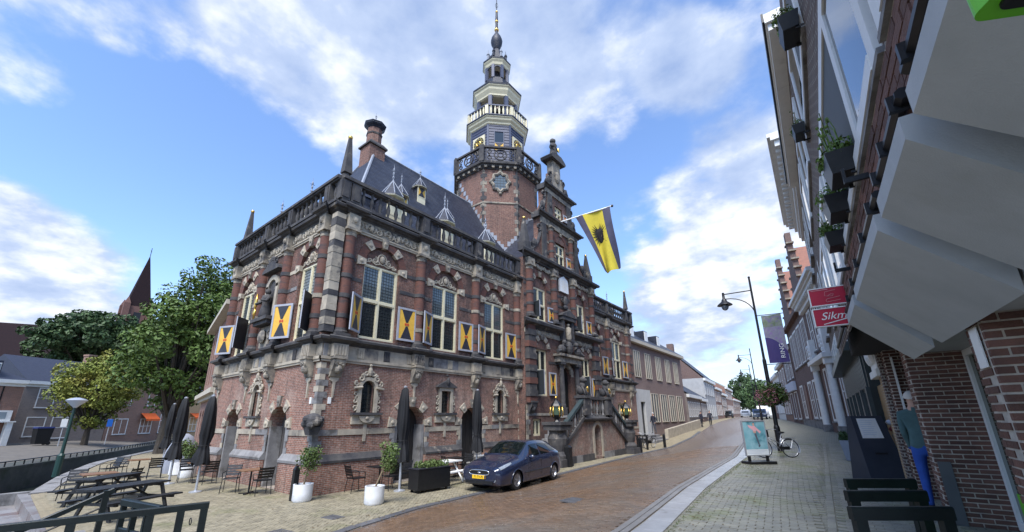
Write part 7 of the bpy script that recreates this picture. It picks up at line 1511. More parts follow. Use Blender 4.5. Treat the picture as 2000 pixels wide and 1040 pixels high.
# ------------------------------------------------------------------ row beyond, where the street bends
QA = 9.65; Q = T_(.4, 27.2, 0) @ Matrix.Rotation(rad(QA), 4, 'Z')           # x into the houses, y up the street
FQ = Q @ Matrix.Rotation(-PI/2, 4, 'Z')                                       # facade frame: u = -distance
def qb(nm, parent, mat, *a): return obj(nm, MB(Q).box(*a), mat, parent)
hb5 = brick('brown_brick', (.16, .09, .075), (.125, .072, .062), (.2, .17, .15), stain=(.07, .05, .05)); G2 = 'houses along the right side of the street'
t = thing('portal_house', 'brick house with white columned doorway and white dentil cornice', 'house', tuple(Q @ Vector((0, 3.5, 1.2))), G2)
qb('wall', t, hb5, 0, 6, -1.6, 7.2, .6, 9.3)
for i, y in enumerate((1.3, 5.9)):
    qb('column_base', t, st_gy, -.42, 0, y-.32, y+.32, .9, 1.7); b = MB(Q); b.lathe([(.21, 1.7), (.2, 3.2), (.17, 5.0)], 12, (-.2, y, 0)); obj('column', b, white, t, None, True, 40); qb('capital', t, white, -.42, 0, y-.26, y+.26, 5.0, 5.35)
    b = MB(Q); b.box(-.3, 0, y-.35, y+.35, 5.6, 7.0); [b.ball((-.32, y+.1*k, 5.8+.25*k), .16, 7, 5, .7, 1, 1) for k in range(-1, 4)]; obj('carved_console', b, white, t)
qb('entablature', t, white, -.5, 0, .9, 6.3, 5.35, 5.6)
for a, b_ in ((.0, .7), (2.2, 3.2), (3.7, 4.7)): win_simple(FQ, -b_, -a, 1.9, 5.0, t, white, glassd, (1, 2), .14)
for a in (-.9, 1.0, 2.9, 4.8): win_simple(FQ, -a-1.3, -a, 6.2, 8.9, t, white, glassg, (2, 2), .13)
for (x0_, z0_, z1_) in ((-.25, 9.0, 9.25), (-.6, 9.5, 9.65), (-.75, 9.65, 9.85)): qb('cornice', t, white, x0_, 0, -1.6, 7.2, z0_, z1_)
for i in range(20): qb('dentil', t, white, -.5, 0, -1.4+.43*i, -1.18+.43*i, 9.25, 9.5)
b = MB(Q); b.add([(-.5, -1.6, 9.85), (-.5, 7.2, 9.85), (3, 7.2, 13.0), (3, -1.6, 13.0), (6, 7.2, 9.85), (6, -1.6, 9.85)], [(0, 1, 2, 3), (3, 2, 4, 5)]); obj('roof', b, tile_rd, t)
qb('chimney', t, hb5, 2.2, 3, 3.0, 3.8, 12, 14.2)
t = thing('brick_house', 'brown brick house with narrow reddish door and tall white windows', 'house', tuple(Q @ Vector((0, 12, 1.3))), G2)
qb('wall', t, hb5, .05, 6, 7.3, 18.6, .8, 9.6); qb('plinth', t, st_gy, -.02, .1, 7.3, 18.6, .8, 1.9); qb('door', t, mk('red_brown_door', (.13, .05, .035), (.10, .04, .03), 4, .45), -.0, .1, 13.3, 14.4, 1.2, 4.6)
for a in (8.2, 10.6, 15.4): win_simple(FQ @ T_(0, .05, 0), -a-1.7, -a, 2.0, 4.7, t, white, glassg, (2, 2), .16)
for a in (7.9, 10.4, 12.9, 15.4): win_simple(FQ @ T_(0, .05, 0), -a-1.9, -a, 6.1, 9.0, t, white, glassd, (3, 1), .14)
qb('cornice', t, hb5, -.3, .1, 7.3, 18.6, 9.6, 9.9)
b = MB(Q); b.add([(-.2, 7.3, 9.9), (-.2, 18.6, 9.9), (3, 18.6, 12.5), (3, 7.3, 12.5)], [(0, 1, 2, 3)]); obj('roof', b, tile_rd, t)
def gabletop(label, y0, y1, ze, zp):
    """gable rising behind the cornice line"""
    t = thing('stepped_gable', label, 'gable', tuple(Q @ Vector((1, (y0+y1)/2, ze))), G2); n = 7; c = (y0+y1)/2; hw = (y1-y0)/2
    for i in range(n): k = hw*(1-i/n); qb('gable_step', t, hb5, .4, .8, c-k, c+k, lerp(ze, zp, i/n), lerp(ze, zp, (i+1)/n)); [qb('coping', t, st_md, .33, .87, c+s*k-.2, c+s*k+.2, lerp(ze, zp, (i+1)/n), lerp(ze, zp, (i+1)/n)+.12) for s in (-1, 1)]
    qb('gable_top', t, hb5, .4, .8, c-.3, c+.3, zp, zp+1.0); b = MB(Q); b.add([(.8, y0, ze), (.8, y1, ze), (.8, c, zp-.3), (7, y0, ze), (7, y1, ze), (7, c, zp-.3)], [(0, 2, 5, 3), (1, 4, 5, 2)]); obj('roof', b, tile_rd, t)
gabletop('nearer stepped brick gable with orange tiled roof above the right row', 8.2, 13.6, 9.9, 15.6); gabletop('farther stepped brick gable above the right row', 16.5, 22.0, 9.9, 16.2)
def rowhouse(label, y0, y1, zb, ze, zr, wm, rm, shopc=None, nwin=3):
    t = thing('row_house', label, 'house', tuple(Q @ Vector((0, (y0+y1)/2, zb))), G2); qb('wall', t, wm, 0, 7, y0, y1, zb-.6, ze); qb('cornice', t, white, -.3, 0, y0, y1, ze-.35, ze)
    b = MB(Q); b.add([(-.2, y0, ze), (-.2, y1, ze), (3.5, y1, zr), (3.5, y0, zr), (7, y1, ze), (7, y0, ze)], [(0, 1, 2, 3), (3, 2, 4, 5), (0, 3, 5), (1, 4, 2)]); obj('roof', b, rm, t)
    for k in range(nwin): a = y0+.5+(y1-y0-.6)*k/nwin; win_simple(FQ, -a-1.3, -a, ze-3.0, ze-.7, t, white, glassg, (2, 2), .14)
    if shopc: qb('shop_fascia', t, shopc, -.25, 0, y0+.2, y1-.2, zb+3.0, zb+3.8); [win_simple(FQ, -(y0+.6+(y1-y0)*.5*k)-2.2, -(y0+.6+(y1-y0)*.5*k), zb+.4, zb+2.9, t, white, glassg, (1, 1), .1) for k in (0, 1)]
    else: [win_simple(FQ, -(y0+.5+(y1-y0-.6)*k/nwin)-1.2, -(y0+.5+(y1-y0-.6)*k/nwin), zb+.8, zb+3.2, t, white, glassd, (2, 2), .14) for k in range(nwin)]
rowhouse('house with a pale blue grey shopfront beyond the brown brick house', 18.7, 26, 1.5, 8.6, 11, hb5, slate, mk('pale_blue_fascia', (.45, .50, .60), rough=.5)); rowhouse('brown row house third from the bend on the right', 26.2, 34, 1.6, 8.0, 10.5, hb3, tile_rd); rowhouse('pale row house far along the right side', 34.2, 44, 1.7, 7.4, 10, white, slate); rowhouse('red brick row house farthest along the right side', 44.2, 58, 1.8, 7.6, 10, hb1, tile_rd)
# ------------------------------------------------------------------ left side of the street beyond the hall
FD = FR(-14.3, 0, 90); hb6 = brick('office_brick', (.21, .135, .115), (.17, .11, .095), (.24, .2, .18), bh=.06, stain=(.11, .085, .08)); crs = mk('cream_stone', (.50, .45, .36), (.42, .38, .31), 3, .8)
t = thing('office_building', 'long brown brick building with narrow triple windows and slate roof', 'building', (-14.3, 44, .5))
obj('wall', MB(FD).box(35.3, 51.6, 0, 10, -.5, 9.0), hb6, t); obj('eaves', MB(FD).box(35.2, 51.9, -.4, 10.3, 9.0, 9.3), crs, t)
b = MB(FD); b.add([(35.2, -.4, 9.3), (51.9, -.4, 9.3), (51.9, 10.3, 9.3), (35.2, 10.3, 9.3), (36.5, 5, 13.2), (47.5, 5, 13.2)], [(0, 1, 5, 4), (1, 2, 5), (2, 3, 4, 5), (3, 0, 4)]); obj('roof', b, slate, t)
for u in (38.2, 42.0, 45.8):
    q = MB(FD); q.box(u-.5, u+.5, .5, 3, 9.7, 11.0); d_ = obj('dormer', q, slate, t); obj('dormer_window', MB(FD).box(u-.42, u+.42, .44, .5, 9.8, 10.9), white, d_)
obj('chimney', MB(FD).box(36.4, 37.6, 3, 4, 11, 13.9), hb6, t)
def triple(u, z0, z1, w, n=3, sep=True):
    for i in range(n): a = u+w*i/n; b = MB(FD); f = .07; b.box(a, a+f, -.08, .0, z0, z1); b.box(a+w/n-f, a+w/n, -.08, 0, z0, z1); b.box(a+f, a+w/n-f, -.08, 0, z1-f, z1); b.box(a+f, a+w/n-f, -.1, 0, z0, z0+f); o = obj('window', b, crs, t); obj('pane', MB(FD).box(a+f*.6, a+w/n-f*.6, -.03, -.01, z0+f*.6, z1-f*.6), glassd, o)
for u in (36.7, 39.6, 42.6, 45.6, 48.5): triple(u, 5.85, 8.35, 1.5)
for u in (40.2, 42.9, 45.6, 48.3): triple(u, 1.75, 4.5, 2.0)
b = MB(FD); b.box(35.6, 36.6, -.35, 0, 0, 4.7); b.box(37.7, 39.2, -.35, 0, 0, 4.7); b.box(36.6, 37.7, -.35, 0, 3.6, 4.7); po = obj('portal', b, mk('white_stone', (.5, .5, .48), (.44, .44, .42), 3, .7), t); obj('door', MB(FD).box(36.6, 37.7, -.1, .0, .4, 3.6), black, po)
for i in range(3): obj('step', MB(FD).box(36.0, 39.4, -1.6+.4*i, -.35, 0, .35+.18*i), st_gy, t)
b = MB(FD); b.add([(39.6, -1.5, 0), (51.2, -1.5, 0.6), (51.2, -1.2, .6), (39.6, -1.2, 0), (39.6, -1.5, 1.15), (51.2, -1.5, 1.9), (51.2, -1.2, 1.9), (39.6, -1.2, 1.15)], [(4, 5, 6, 7), (0, 1, 5, 4), (1, 2, 6, 5), (2, 3, 7, 6), (3, 0, 4, 7)]); obj('ramp_wall', b, st_lt, t)
FLr = T_(-14.8, 54, 0) @ Matrix.Rotation(rad(95.7), 4, 'Z'); G3 = 'houses along the left side of the street'
def lhouse(label, u0, u1, ze, zr, wm, rm, nw, gab=False, zb=1.3):
    t = thing('row_house', label, 'house', tuple(FLr @ Vector(((u0+u1)/2, 0, zb))), G3); obj('wall', MB(FLr).box(u0, u1, 0, 9, zb-1, ze), wm, t); b = MB(FLr)
    b.add([(u0-.1, -.3, ze), (u1+.1, -.3, ze), (u1+.1, 9.3, ze), (u0-.1, 9.3, ze), (u0-.1, 4.5, zr), (u1+.1, 4.5, zr)], [(0, 1, 5, 4), (2, 3, 4, 5)]); obj('roof', b, rm, t); b = MB(FLr); b.prismx([(0, ze), (9, ze), (4.5, zr-.1)], u0, u1); obj('gable_wall', b, wm if not gab else hb5, t)
    obj('cornice', MB(FLr).box(u0-.05, u1+.05, -.35, 0, ze-.4, ze), white, t)
    for k in range(nw): a = u0+.4+(u1-u0-.6)*k/nw; [win_simple(FLr, a, a+.9, z0, z0+1.9, t, white, glassd, (1, 2), .12) for z0 in ([zb+.9] if ze < 6 else [zb+.9, ze-2.6])]
    return t
lhouse('low grey brick house with white cornice and many tall windows', .5, 11, 5.0, 8.4, hb2, slate, 7); lhouse('low brick house with dark slate roof beside the grey one', 11.2, 17, 4.8, 8.0, hb5, slate, 4); th = lhouse('tall white house with brown pointed gable on the left side', 17.3, 30, 8.2, 13.0, mk('aged_white_wall', (.42, .42, .41), (.34, .34, .335), 1.5, .8), slate, 5, True); obj('chimney', MB(FLr).box(17.2, 18.4, 4.0, 5.0, 12.4, 14.2), hb5, th)
lhouse('red brick house beyond the tall white house', 30.3, 40, 7.5, 11, hb1, tile_rd, 4, False, 1.5); lhouse('pale row house farther on the left side', 40.3, 50, 6.8, 10, hb3, slate, 4, False, 1.6); lhouse('dark red brick house far down the left side', 50.3, 66, 8.6, 11.5, hb1, slate, 6, False, 1.8); lhouse('last house visible on the left side of the street', 66.3, 90, 6.5, 9.5, hb3, tile_rd, 6, False, 1.9)
tree('street_tree', 'green tree closing the far end of the street', -21.5, 150, 2.1, 12, (-21.5, 150, 9.2, 6.5, 5.0), lf_far, 21, 60, 26, .5, 3, clr=1.8); tree('street_tree', 'dark tree before the right row at the far end', -13.0, 96, 2, 9, (-13.0, 96, 6.0, 2.8, 3.4), lf_far, 22, 40, 40, .25, 2.5, clr=1.0)
# ------------------------------------------------------------------ annex left of the hall
FX = T_(-24.05, 7.25, 0) @ Matrix.Rotation(math.atan2(-.2, .98), 4, 'Z')      # x towards the hall, so the annex lies at negative x
an = thing('annex_building', 'lower brick annex with tall arched windows left of the town hall', 'building', (-28, 8, 0)); bka = brick('annex_brick', (.30, .15, .115), (.23, .115, .09), (.3, .25, .22), stain=(.14, .09, .08))
b = MB(FX); ar = [(-9.4+1.5*i, -8.5+1.5*i, 4.5, 7.7, True) for i in range(6)]; wall(b, -10, 0, 0, 8.4, ar+[(-9.2+1.6*i, -8.2+1.6*i, .9, 3.0, True) for i in range(5)], .25); obj('wall', b, bka, an)
for i in range(6): obj('pane', MB(FX).box(-9.4+1.5*i, -8.5+1.5*i, .2, .22, 4.5, 7.7), glassd, an)
for i in range(5): obj('pane', MB(FX).box(-9.2+1.6*i, -8.2+1.6*i, .2, .22, .9, 3.0), glassd, an)
for z0_, z1_, d_ in ((3.5, 3.7, .2), (3.7, 3.95, .4), (8.2, 8.45, .45)): obj('cornice', MB(FX).box(-10.2, 0, -d_, .02, z0_, z1_), crs, an)
b = MB(FX); b.add([(-10.2, -.45, 8.45), (0, -.45, 8.45), (0, 6, 12), (-10.2, 6, 12)], [(0, 1, 2, 3)]); obj('roof', b, slate, an); obj('wing_wall', MB(FX).box(-10, -9.7, .02, 8, 0, 8.4), bka, an); obj('chimney', MB(FX).box(-2.6, -1.2, 2.2, 3.4, 9, 11.3), bka, an)
# ------------------------------------------------------------------ people
def person(x, y, z, rz, label, joints, cols, hair=(.02, .015, .012), s=1., baldness=False):
    """one skinned figure; local -y is forward. joints: chain dict name -> (pos, radius)"""
    bm = bmesh.new(); sk = bm.verts.layers.skin.verify(); V = {}
    for n, (p, r) in joints.items():
        v = bm.verts.new(Vector(p)*s); V[n] = v; v[sk].radius = (r*s, r*s) if not isinstance(r, tuple) else (r[0]*s, r[1]*s)
    for a, c in (('pelvis', 'waist'), ('waist', 'chest'), ('chest', 'neck'), ('neck', 'head'), ('head', 'crown'), ('chest', 'shl'), ('shl', 'ell'), ('ell', 'wrl'), ('wrl', 'hal'), ('chest', 'shr'), ('shr', 'elr'), ('elr', 'wrr'), ('wrr', 'har'), ('pelvis', 'hil'), ('hil', 'knl'), ('knl', 'anl'), ('anl', 'tol'), ('pelvis', 'hir'), ('hir', 'knr'), ('knr', 'anr'), ('anr', 'tor')):
        bm.edges.new((V[a], V[c]))
    V['pelvis'][sk].use_root = True; me = bpy.data.meshes.new('body'); bm.to_mesh(me); bm.free()
    o = bpy.data.objects.new('tmp', me); COL.objects.link(o); m1 = o.modifiers.new('s', 'SKIN'); m1.use_smooth_shade = True; m2 = o.modifiers.new('d', 'SUBSURF'); m2.levels = 2; m2.render_levels = 2
    dg = bpy.context.evaluated_depsgraph_get(); mesh = bpy.data.meshes.new_from_object(o.evaluated_get(dg)); bpy.data.objects.remove(o)
    top, leg, skin, shoe = cols; mesh.materials.clear(); [mesh.materials.append(m) for m in (skin, top, leg, shoe)]
    hz = joints['neck'][0][2]*s; pz = joints['pelvis'][0][2]*s; hands = [Vector(joints[h][0])*s for h in ('hal', 'har')]
    for p in mesh.polygons:
        c = p.center; k = 0 if c.z > hz-.015 else 1 if c.z > pz-.03 else 2 if c.z > .09 else 3
        if any((c-h).length < .085 for h in hands): k = 0
        elif abs(c.x) > .2*s and c.z > pz-.25 and k == 2: k = 1
        p.material_index = k; p.use_smooth = True
    M = T_(x, y, z) @ Matrix.Rotation(rz, 4, 'Z'); t = thing('person', label, 'person', (x, y, z)); inst('body', mesh, t, M)
    h = Vector(joints['head'][0])*s; b = MB(M)
    vs = []; n, m_ = 14, 7
    for j in range(m_+1):
        th = (PI*.56)*j/m_
        for i in range(n): a = 2*PI*i/n; fr = .5+.5*math.sin(a+PI); k = th*(1-.38*fr) ; vs.append((h.x+.098*s*math.sin(k)*math.cos(a), h.y+.012+.112*s*math.sin(k)*math.sin(a), h.z+.045*s+.118*s*math.cos(k)))
    b.add(vs, [(j*n+i, j*n+(i+1) % n, (j+1)*n+(i+1) % n, (j+1)*n+i) for j in range(m_) for i in range(n)]); obj('hair', b, mk('hair_%d' % int(x*100), hair, rough=.7), t, None, True)
    return t
skinm = mk('skin', (.50, .30, .22), (.45, .26, .19), 9, .55); shoem = mk('shoe', (.03, .028, .026), rough=.6)
def stand(lean=0., step=.1, arm=.05, bend=0.):
    return {'pelvis': ((0, 0, .93), (.155, .115)), 'waist': ((0, -.01+lean*.3, 1.10), (.15, .105)), 'chest': ((0, lean*.6, 1.34), (.175, .115)), 'neck': ((0, lean, 1.50), .055), 'head': ((0, lean-.02, 1.61), (.078, .092)), 'crown': ((0, lean-.015, 1.70), (.07, .08)),
            'shl': ((-.19, lean*.7, 1.41), .062), 'ell': ((-.235-arm, .03+lean*.4, 1.14), .05), 'wrl': ((-.225-arm, -.03-bend, .91+bend*.5), .036), 'hal': ((-.215-arm, -.06-bend*1.2, .82+bend*.6), .036), 'shr': ((.19, lean*.7, 1.41), .062), 'elr': ((.25+arm, .04+lean*.4, 1.14), .048), 'wrr': ((.23+arm, -.06-bend, .90+bend*.5), .034), 'har': ((.22+arm, -.10-bend*1.2, .81+bend*.6), .036),
            'hil': ((-.095, 0, .84), .095), 'knl': ((-.10, -.02-step*.4, .48), .066), 'anl': ((-.10, .02-step, .08), .046), 'tol': ((-.11, -.13-step, .035), .036), 'hir': ((.095, 0, .84), .095), 'knr': ((.10, -.0+step*.3, .48), .066), 'anr': ((.10, .04+step, .09), .046), 'tor': ((.11, -.11+step, .035), .036)}
teal = mk('teal_sweater', (.075, .135, .135), (.06, .11, .11), 8, .9, .4, 60); jeans = mk('blue_jeans', (.025, .085, .36), (.018, .06, .27), 5, .8, .3, 50); dkc = mk('dark_jacket', (.015, .017, .03), (.025, .027, .042), 6, .7); dkt = mk('dark_trousers', (.012, .013, .018), rough=.8); gryt = mk('grey_trousers', (.09, .095, .11), rough=.8)
person(1.0, 9.85, Tz(1, 9.85), rad(168), 'man in teal sweater and blue jeans half hidden behind a brick pier', stand(.03, .05, -.055, .0), (teal, jeans, skinm, shoem), (.55, .50, .44), 1.06)
person(-13.15, 37.0, .88, rad(-20), 'grey haired person in a dark jacket on the steps of the stone portal', stand(.02, .1, .04, .05), (dkc, gryt, skinm, shoem), (.5, .5, .5)); person(-12.9, 52.2, Tz(-12.9, 52.2), rad(60), 'person in black walking nearest the end of the long brick building', stand(.02, .16, .05), (dkc, dkt, skinm, shoem)); person(-12.4, 54.2, Tz(-12.4, 54.2), rad(30), 'person in black standing right of the other walker on the pavement', stand(.0, .06, .03), (dkc, dkt, skinm, shoem))
# ------------------------------------------------------------------ bicycles
def bicycle(x, y, ang, label, col):
    z = Tz(x, y)+.0; M = T_(x, y, z) @ Matrix.Rotation(ang, 4, 'Z') @ Matrix.Rotation(rad(5), 4, 'X'); t = thing('bicycle', label, 'bicycle', (x, y, z), 'parked bicycles')     # local x forward, rear wheel at 0
    for k, wx in enumerate((0, 1.08)):
        b = MB(M); b.tube([(wx+.335*math.cos(a), 0, .355+.335*math.sin(a)) for a in np.linspace(0, 2*PI, 33)[:-1]], .019, 6, True); w = obj('wheel', b, tyre, t, None, True)
        b = MB(M); b.tube([(wx+.312*math.cos(a), 0, .355+.312*math.sin(a)) for a in np.linspace(0, 2*PI, 29)[:-1]], .009, 5, True); [b.tube([(wx+.02*math.cos(a+1.2), .02*(-1)**j, .355+.02*math.sin(a+1.2)), (wx+.31*math.cos(a), 0, .355+.31*math.sin(a))], .0018, 3) for j, a in enumerate(np.linspace(0, 2*PI, 25)[:-1])]; b.tube([(wx, -.05, .355), (wx, .05, .355)], .02, 6); obj('rim', b, steel, w)
        b = MB(M); b.tube([(wx+.37*math.cos(a), 0, .355+.37*math.sin(a)) for a in np.linspace(.4 if k == 0 else .1, PI+(.5 if k == 0 else -.5), 18)], .016, 5); obj('mudguard', b, col, t)
    b = MB(M)
    for p in ([(0, 0, .355), (.42, 0, .33)], [(0, 0, .355), (.28, 0, .72)], [(.42, 0, .33), (.26, 0, .86)], [(.42, 0, .33), (.86, 0, .78)], [(.36, 0, .52), (.87, 0, .82)], [(.84, 0, .9), (.98, 0, .55), (1.08, 0, .355)]): b.tube(p, .018, 6)
    obj('frame', b, col, t, None, True); b = MB(M); b.ball((.22, 0, .95), .13, 9, 6, 1.05, .62, .32); obj('saddle', b, black, t, None, True); b = MB(M); b.tube([(.26, 0, .84), (.23, 0, .93)], .014, 6); obj('seat_post', b, steel, t)
    b = MB(M); b.tube([(.84, 0, .88), (.81, 0, 1.05)], .015, 6); b.tube([(.58, -.28, 1.05), (.74, -.27, 1.08), (.82, 0, 1.06), (.74, .27, 1.08), (.58, .28, 1.05)], .012, 6); obj('handlebar', b, steel, t)
    b = MB(M); b.box(-.28, .18, -.07, .07, .74, .755); b.tube([(-.2, 0, .74), (0, .05, .36)], .007, 4); obj('carrier', b, steel, t); b = MB(M); b.lathe([(.1, -.006), (.1, .006)], 16, (0, 0, 0)); b = MB(M); b.tube([(.42+.09*math.cos(a), .05, .33+.09*math.sin(a)) for a in np.linspace(0, 2*PI, 17)[:-1]], .012, 4, True); b.tube([(.42, .05, .33), (.52, .08, .2)], .01, 4); b.box(.48, .58, .07, .15, .19, .205); obj('crank', b, black, t)
    b = MB(M); b.box(.05, .45, .035, .05, .3, .42); obj('chain_case', b, black, t); return t, M
bt, bM = bicycle(-1.82, 20.3, math.atan2(-.61, -.79), 'grey city bicycle with a black crate parked at the lamp post', steel)
b = MB(bM); b.box(.86, 1.2, -.2, .2, .78, .80); [b.box(x0_, x1_, y0_, y1_, .80, 1.05) for x0_, x1_, y0_, y1_ in ((.86, .88, -.2, .2), (1.18, 1.2, -.2, .2), (.88, 1.18, -.2, -.18), (.88, 1.18, .18, .2))]; obj('crate', b, black, bt)
bicycle(-12.4, 31.3, rad(95), 'black bicycle in the rack beyond the town hall stairs', black); bicycle(-12.0, 31.6, rad(80), 'second black bicycle leaning by the rack beyond the stairs', black)
t = thing('bicycle_rack', 'low black bicycle rack rail right of the stairs', 'bicycle rack', (-12.3, 31, .0))
for x in (-12.9, -12.2, -11.5): z = Tz(x, 30.6); obj('post', MB().box(x-.06, x+.06, 30.55, 30.67, z-.1, z+.95), black, t)
rail_beam((-12.96, 30.61, .98), (-11.44, 30.61, 1.0), .09, .09, 'rail', t, black)
# ------------------------------------------------------------------ street lamps on the right
def lamp(x, y, label, base=True):
    z = Tz(x, y); t = thing('street_lamp', label, 'street lamp', (x, y, z), 'tall street lamps with side arms'); M = T_(x, y, z) @ Matrix.Rotation(rad(4), 4, 'Z')
    b = MB(M); b.lathe([(.12, 0), (.12, 1.0), (.085, 1.1), (.08, 4.0), (.055, 4.1), (.045, 8.1)], 10); obj('post', b, black, t); b = MB(M); b.ball((0, 0, 8.12), .06, 7, 5); obj('tip', b, black, t)
    b = MB(M); b.tube([(0, 0, 7.45), (-1.3, 0, 7.45)], .028, 6); obj('arm', b, black, t); b = MB(M); b.tube([(-1.25, 0, 7.2)]+[(-1.15+.0+1.15*math.sin(a), 0, 6.2+1.0*math.cos(a)) for a in np.linspace(0, PI/2, 9)], .025, 6); obj('curved_brace', b, black, t)
    b = MB(M @ T_(-1.25, 0, 6.8)); b.lathe([(.03, .75), (.06, .72), (.06, .45), (.12, .35), (.14, .28), (.34, .12), (.36, .08), (.2, .06)], 12); obj('lantern_hood', b, black, t, None, True, 40); b = MB(M @ T_(-1.25, 0, 6.8)); b.ball((0, 0, .02), .17, 10, 7, 1, 1, 1.25); obj('lantern_globe', b, lens, t, None, True); return t, M
lt, LM = lamp(-2.38, 22.28, 'nearest tall street lamp with purple banner and hanging flowers'); lamp(-7.0, 53.8, 'second tall street lamp down the right side of the street'); lamp(-10.1, 73.8, 'third tall street lamp down the right side'); lamp(-15.5, 105, 'farthest small street lamp at the end of the street')
b = MB(LM); b.tube([(0, 0, 6.15), (1.1, .1, 6.15)], .02, 6); obj('banner_arm', b, black, lt); b = MB(LM); b.tube([(0, 0, 3.8), (1.1, .1, 3.8)], .02, 6); obj('banner_arm', b, black, lt)
bn = thing('banner', 'purple town banner hanging between two arms of the nearest lamp', 'banner', tuple(LM @ Vector((.7, 0, 4)))); BM_ = LM @ T_(.2, .02, 3.85) @ Matrix.Diagonal((.8, 1, .97, 1))
pur = mk('banner_purple', (.06, .04, .16), (.05, .035, .14), 3, .6); pal = mk('banner_pale', (.30, .29, .33), (.22, .2, .27), 5, .6, c3=(.25, .15, .35), s3=6); grn = mk('banner_green', (.14, .19, .09), (.30, .30, .28), 4, .6, c3=(.2, .16, .28), s3=5)
def bsurf(b, z0f, z1f):
    vs = []
    for i in range(9):
        x = 1.0*i/8; vs += [(x, .04*math.sin(5*x), z0f(x)), (x, .04*math.sin(5*x+.5), z1f(x))]
    b.add(vs, [(2*i, 2*i+2, 2*i+3, 2*i+1) for i in range(8)])
b = MB(BM_); bsurf(b, lambda x: 0, lambda x: 1.15-.75*x*x+.1); obj('purple_field', b, pur, bn); b = MB(BM_); bsurf(b, lambda x: 1.25-.75*x*x, lambda x: 1.75); obj('pale_field', b, pal, bn); b = MB(BM_); bsurf(b, lambda x: 1.75, lambda x: 2.33); obj('green_field', b, grn, bn)
text('lettering', 'RING', .3, white, bn, BM_ @ T_(.74, -.05, .55) @ Matrix.Rotation(-PI/2, 4, 'Y'), .002)
fb2 = thing('flower_basket', 'round basket of dark pink flowers hung on the nearest lamp', 'flower basket', tuple(LM @ Vector((0, 0, 2.2)))); b = MB(LM); b.lathe([(.2, 1.95), (.42, 2.15), (.46, 2.3)], 12); obj('bowl', b, black, fb2)
rs = random.Random(5); b = MB(LM); [leaves(b, (.5*math.cos(a)*r_, .5*math.sin(a)*r_, 2.4+h_), .24, 70, .05, rs) for a, r_, h_ in [(rs.uniform(0, 6.3), rs.uniform(.3, 1), rs.uniform(-.3, .4)) for i in range(34)]]; tag(obj('leaves', b, lf_big, fb2), kind='stuff'); b = MB(LM); [leaves(b, (.62*math.cos(a)*r_, .62*math.sin(a)*r_, 2.35+h_), .14, 14, .035, rs) for a, r_, h_ in [(rs.uniform(0, 6.3), rs.uniform(.7, 1), rs.uniform(-.3, .3)) for i in range(44)]]; tag(obj('blossoms', b, mk('pink_blossom', (.26, .06, .09), (.4, .2, .22), 9, .7), fb2), kind='stuff')
# ------------------------------------------------------------------ pavement sign
AM = T_(-2.5, 16.85, Tz(-2.5, 16.85)) @ Matrix.Rotation(math.atan2(.72, .69), 4, 'Z'); t = thing('pavement_sign', 'pavement poster sign with a dancing figure on a teal ground', 'sign', tuple(AM.translation))
b = MB(AM); b.box(-.48, .48, -.25, .25, 0, .09); obj('foot', b, black, t); [obj('leg', MB(AM).box(s*.34-.04, s*.34+.04, -.03, .03, .09, .26), black, t) for s in (-1, 1)]
b = MB(AM); f = .035; b.box(-.45, -.45+f, -.03, .03, .26, 1.42); b.box(.45-f, .45, -.03, .03, .26, 1.42); b.box(-.45+f, .45-f, -.03, .03, .26, .26+f); b.box(-.45+f, .45-f, -.03, .03, 1.42-f, 1.42); obj('frame', b, steel, t)
obj('poster', MB(AM).box(-.45+f, .45-f, -.018, .018, .47, 1.42-f), mk('poster_teal', (.10, .30, .36), (.28, .46, .52), 1.8, .35, c3=(.05, .17, .22), s3=2.5), t); obj('poster_foot', MB(AM).box(-.45+f, .45-f, -.018, .018, .26+f, .468), mk('poster_white', (.66, .7, .72), rough=.4), t)
b = MB(AM); [b.box(-.36, .36-.1*i, -.021, -.018, .43-.045*i, .442-.045*i) for i in range(3)]; obj('print_line', b, MATS['pale_blue_fascia'], t)
pk = mk('print_pink', (.66, .36, .40), rough=.5); sk2 = mk('print_skin', (.5, .3, .24), rough=.5); dk2 = mk('print_dark', (.09, .10, .13), rough=.5); F_ = lambda b, *p: b.add([(x, -.0215, z) for x, z in p], [tuple(range(len(p)))])
b = MB(AM); F_(b, (-.05, 1.06), (.07, 1.06), (.05, 1.24), (-.05, 1.24)); F_(b, (-.05, 1.22), (-.22, 1.28), (-.2, 1.2), (-.05, 1.1)); F_(b, (.05, 1.22), (.25, 1.04), (.2, .98), (.05, 1.12)); obj('figure_jacket', b, pk, t)
b = MB(AM); F_(b, *[(.0+.035*math.cos(a), 1.29+.05*math.sin(a)) for a in np.linspace(0, 2*PI, 11)[:-1]]); F_(b, (-.04, 1.0), (.05, 1.0), (.07, 1.06), (-.05, 1.06)); obj('figure_skin', b, sk2, t); b = MB(AM); F_(b, (-.02, .98), (.06, .98), (.13, .60), (.09, .60)); F_(b, (.07, .6), (.16, .62), (.13, .56), (.07, .53)); F_(b, (-.05, 1.27), (-.03, 1.35), (.04, 1.36), (.05, 1.27), (.03, 1.33), (-.02, 1.33)); obj('figure_legs', b, dk2, t)
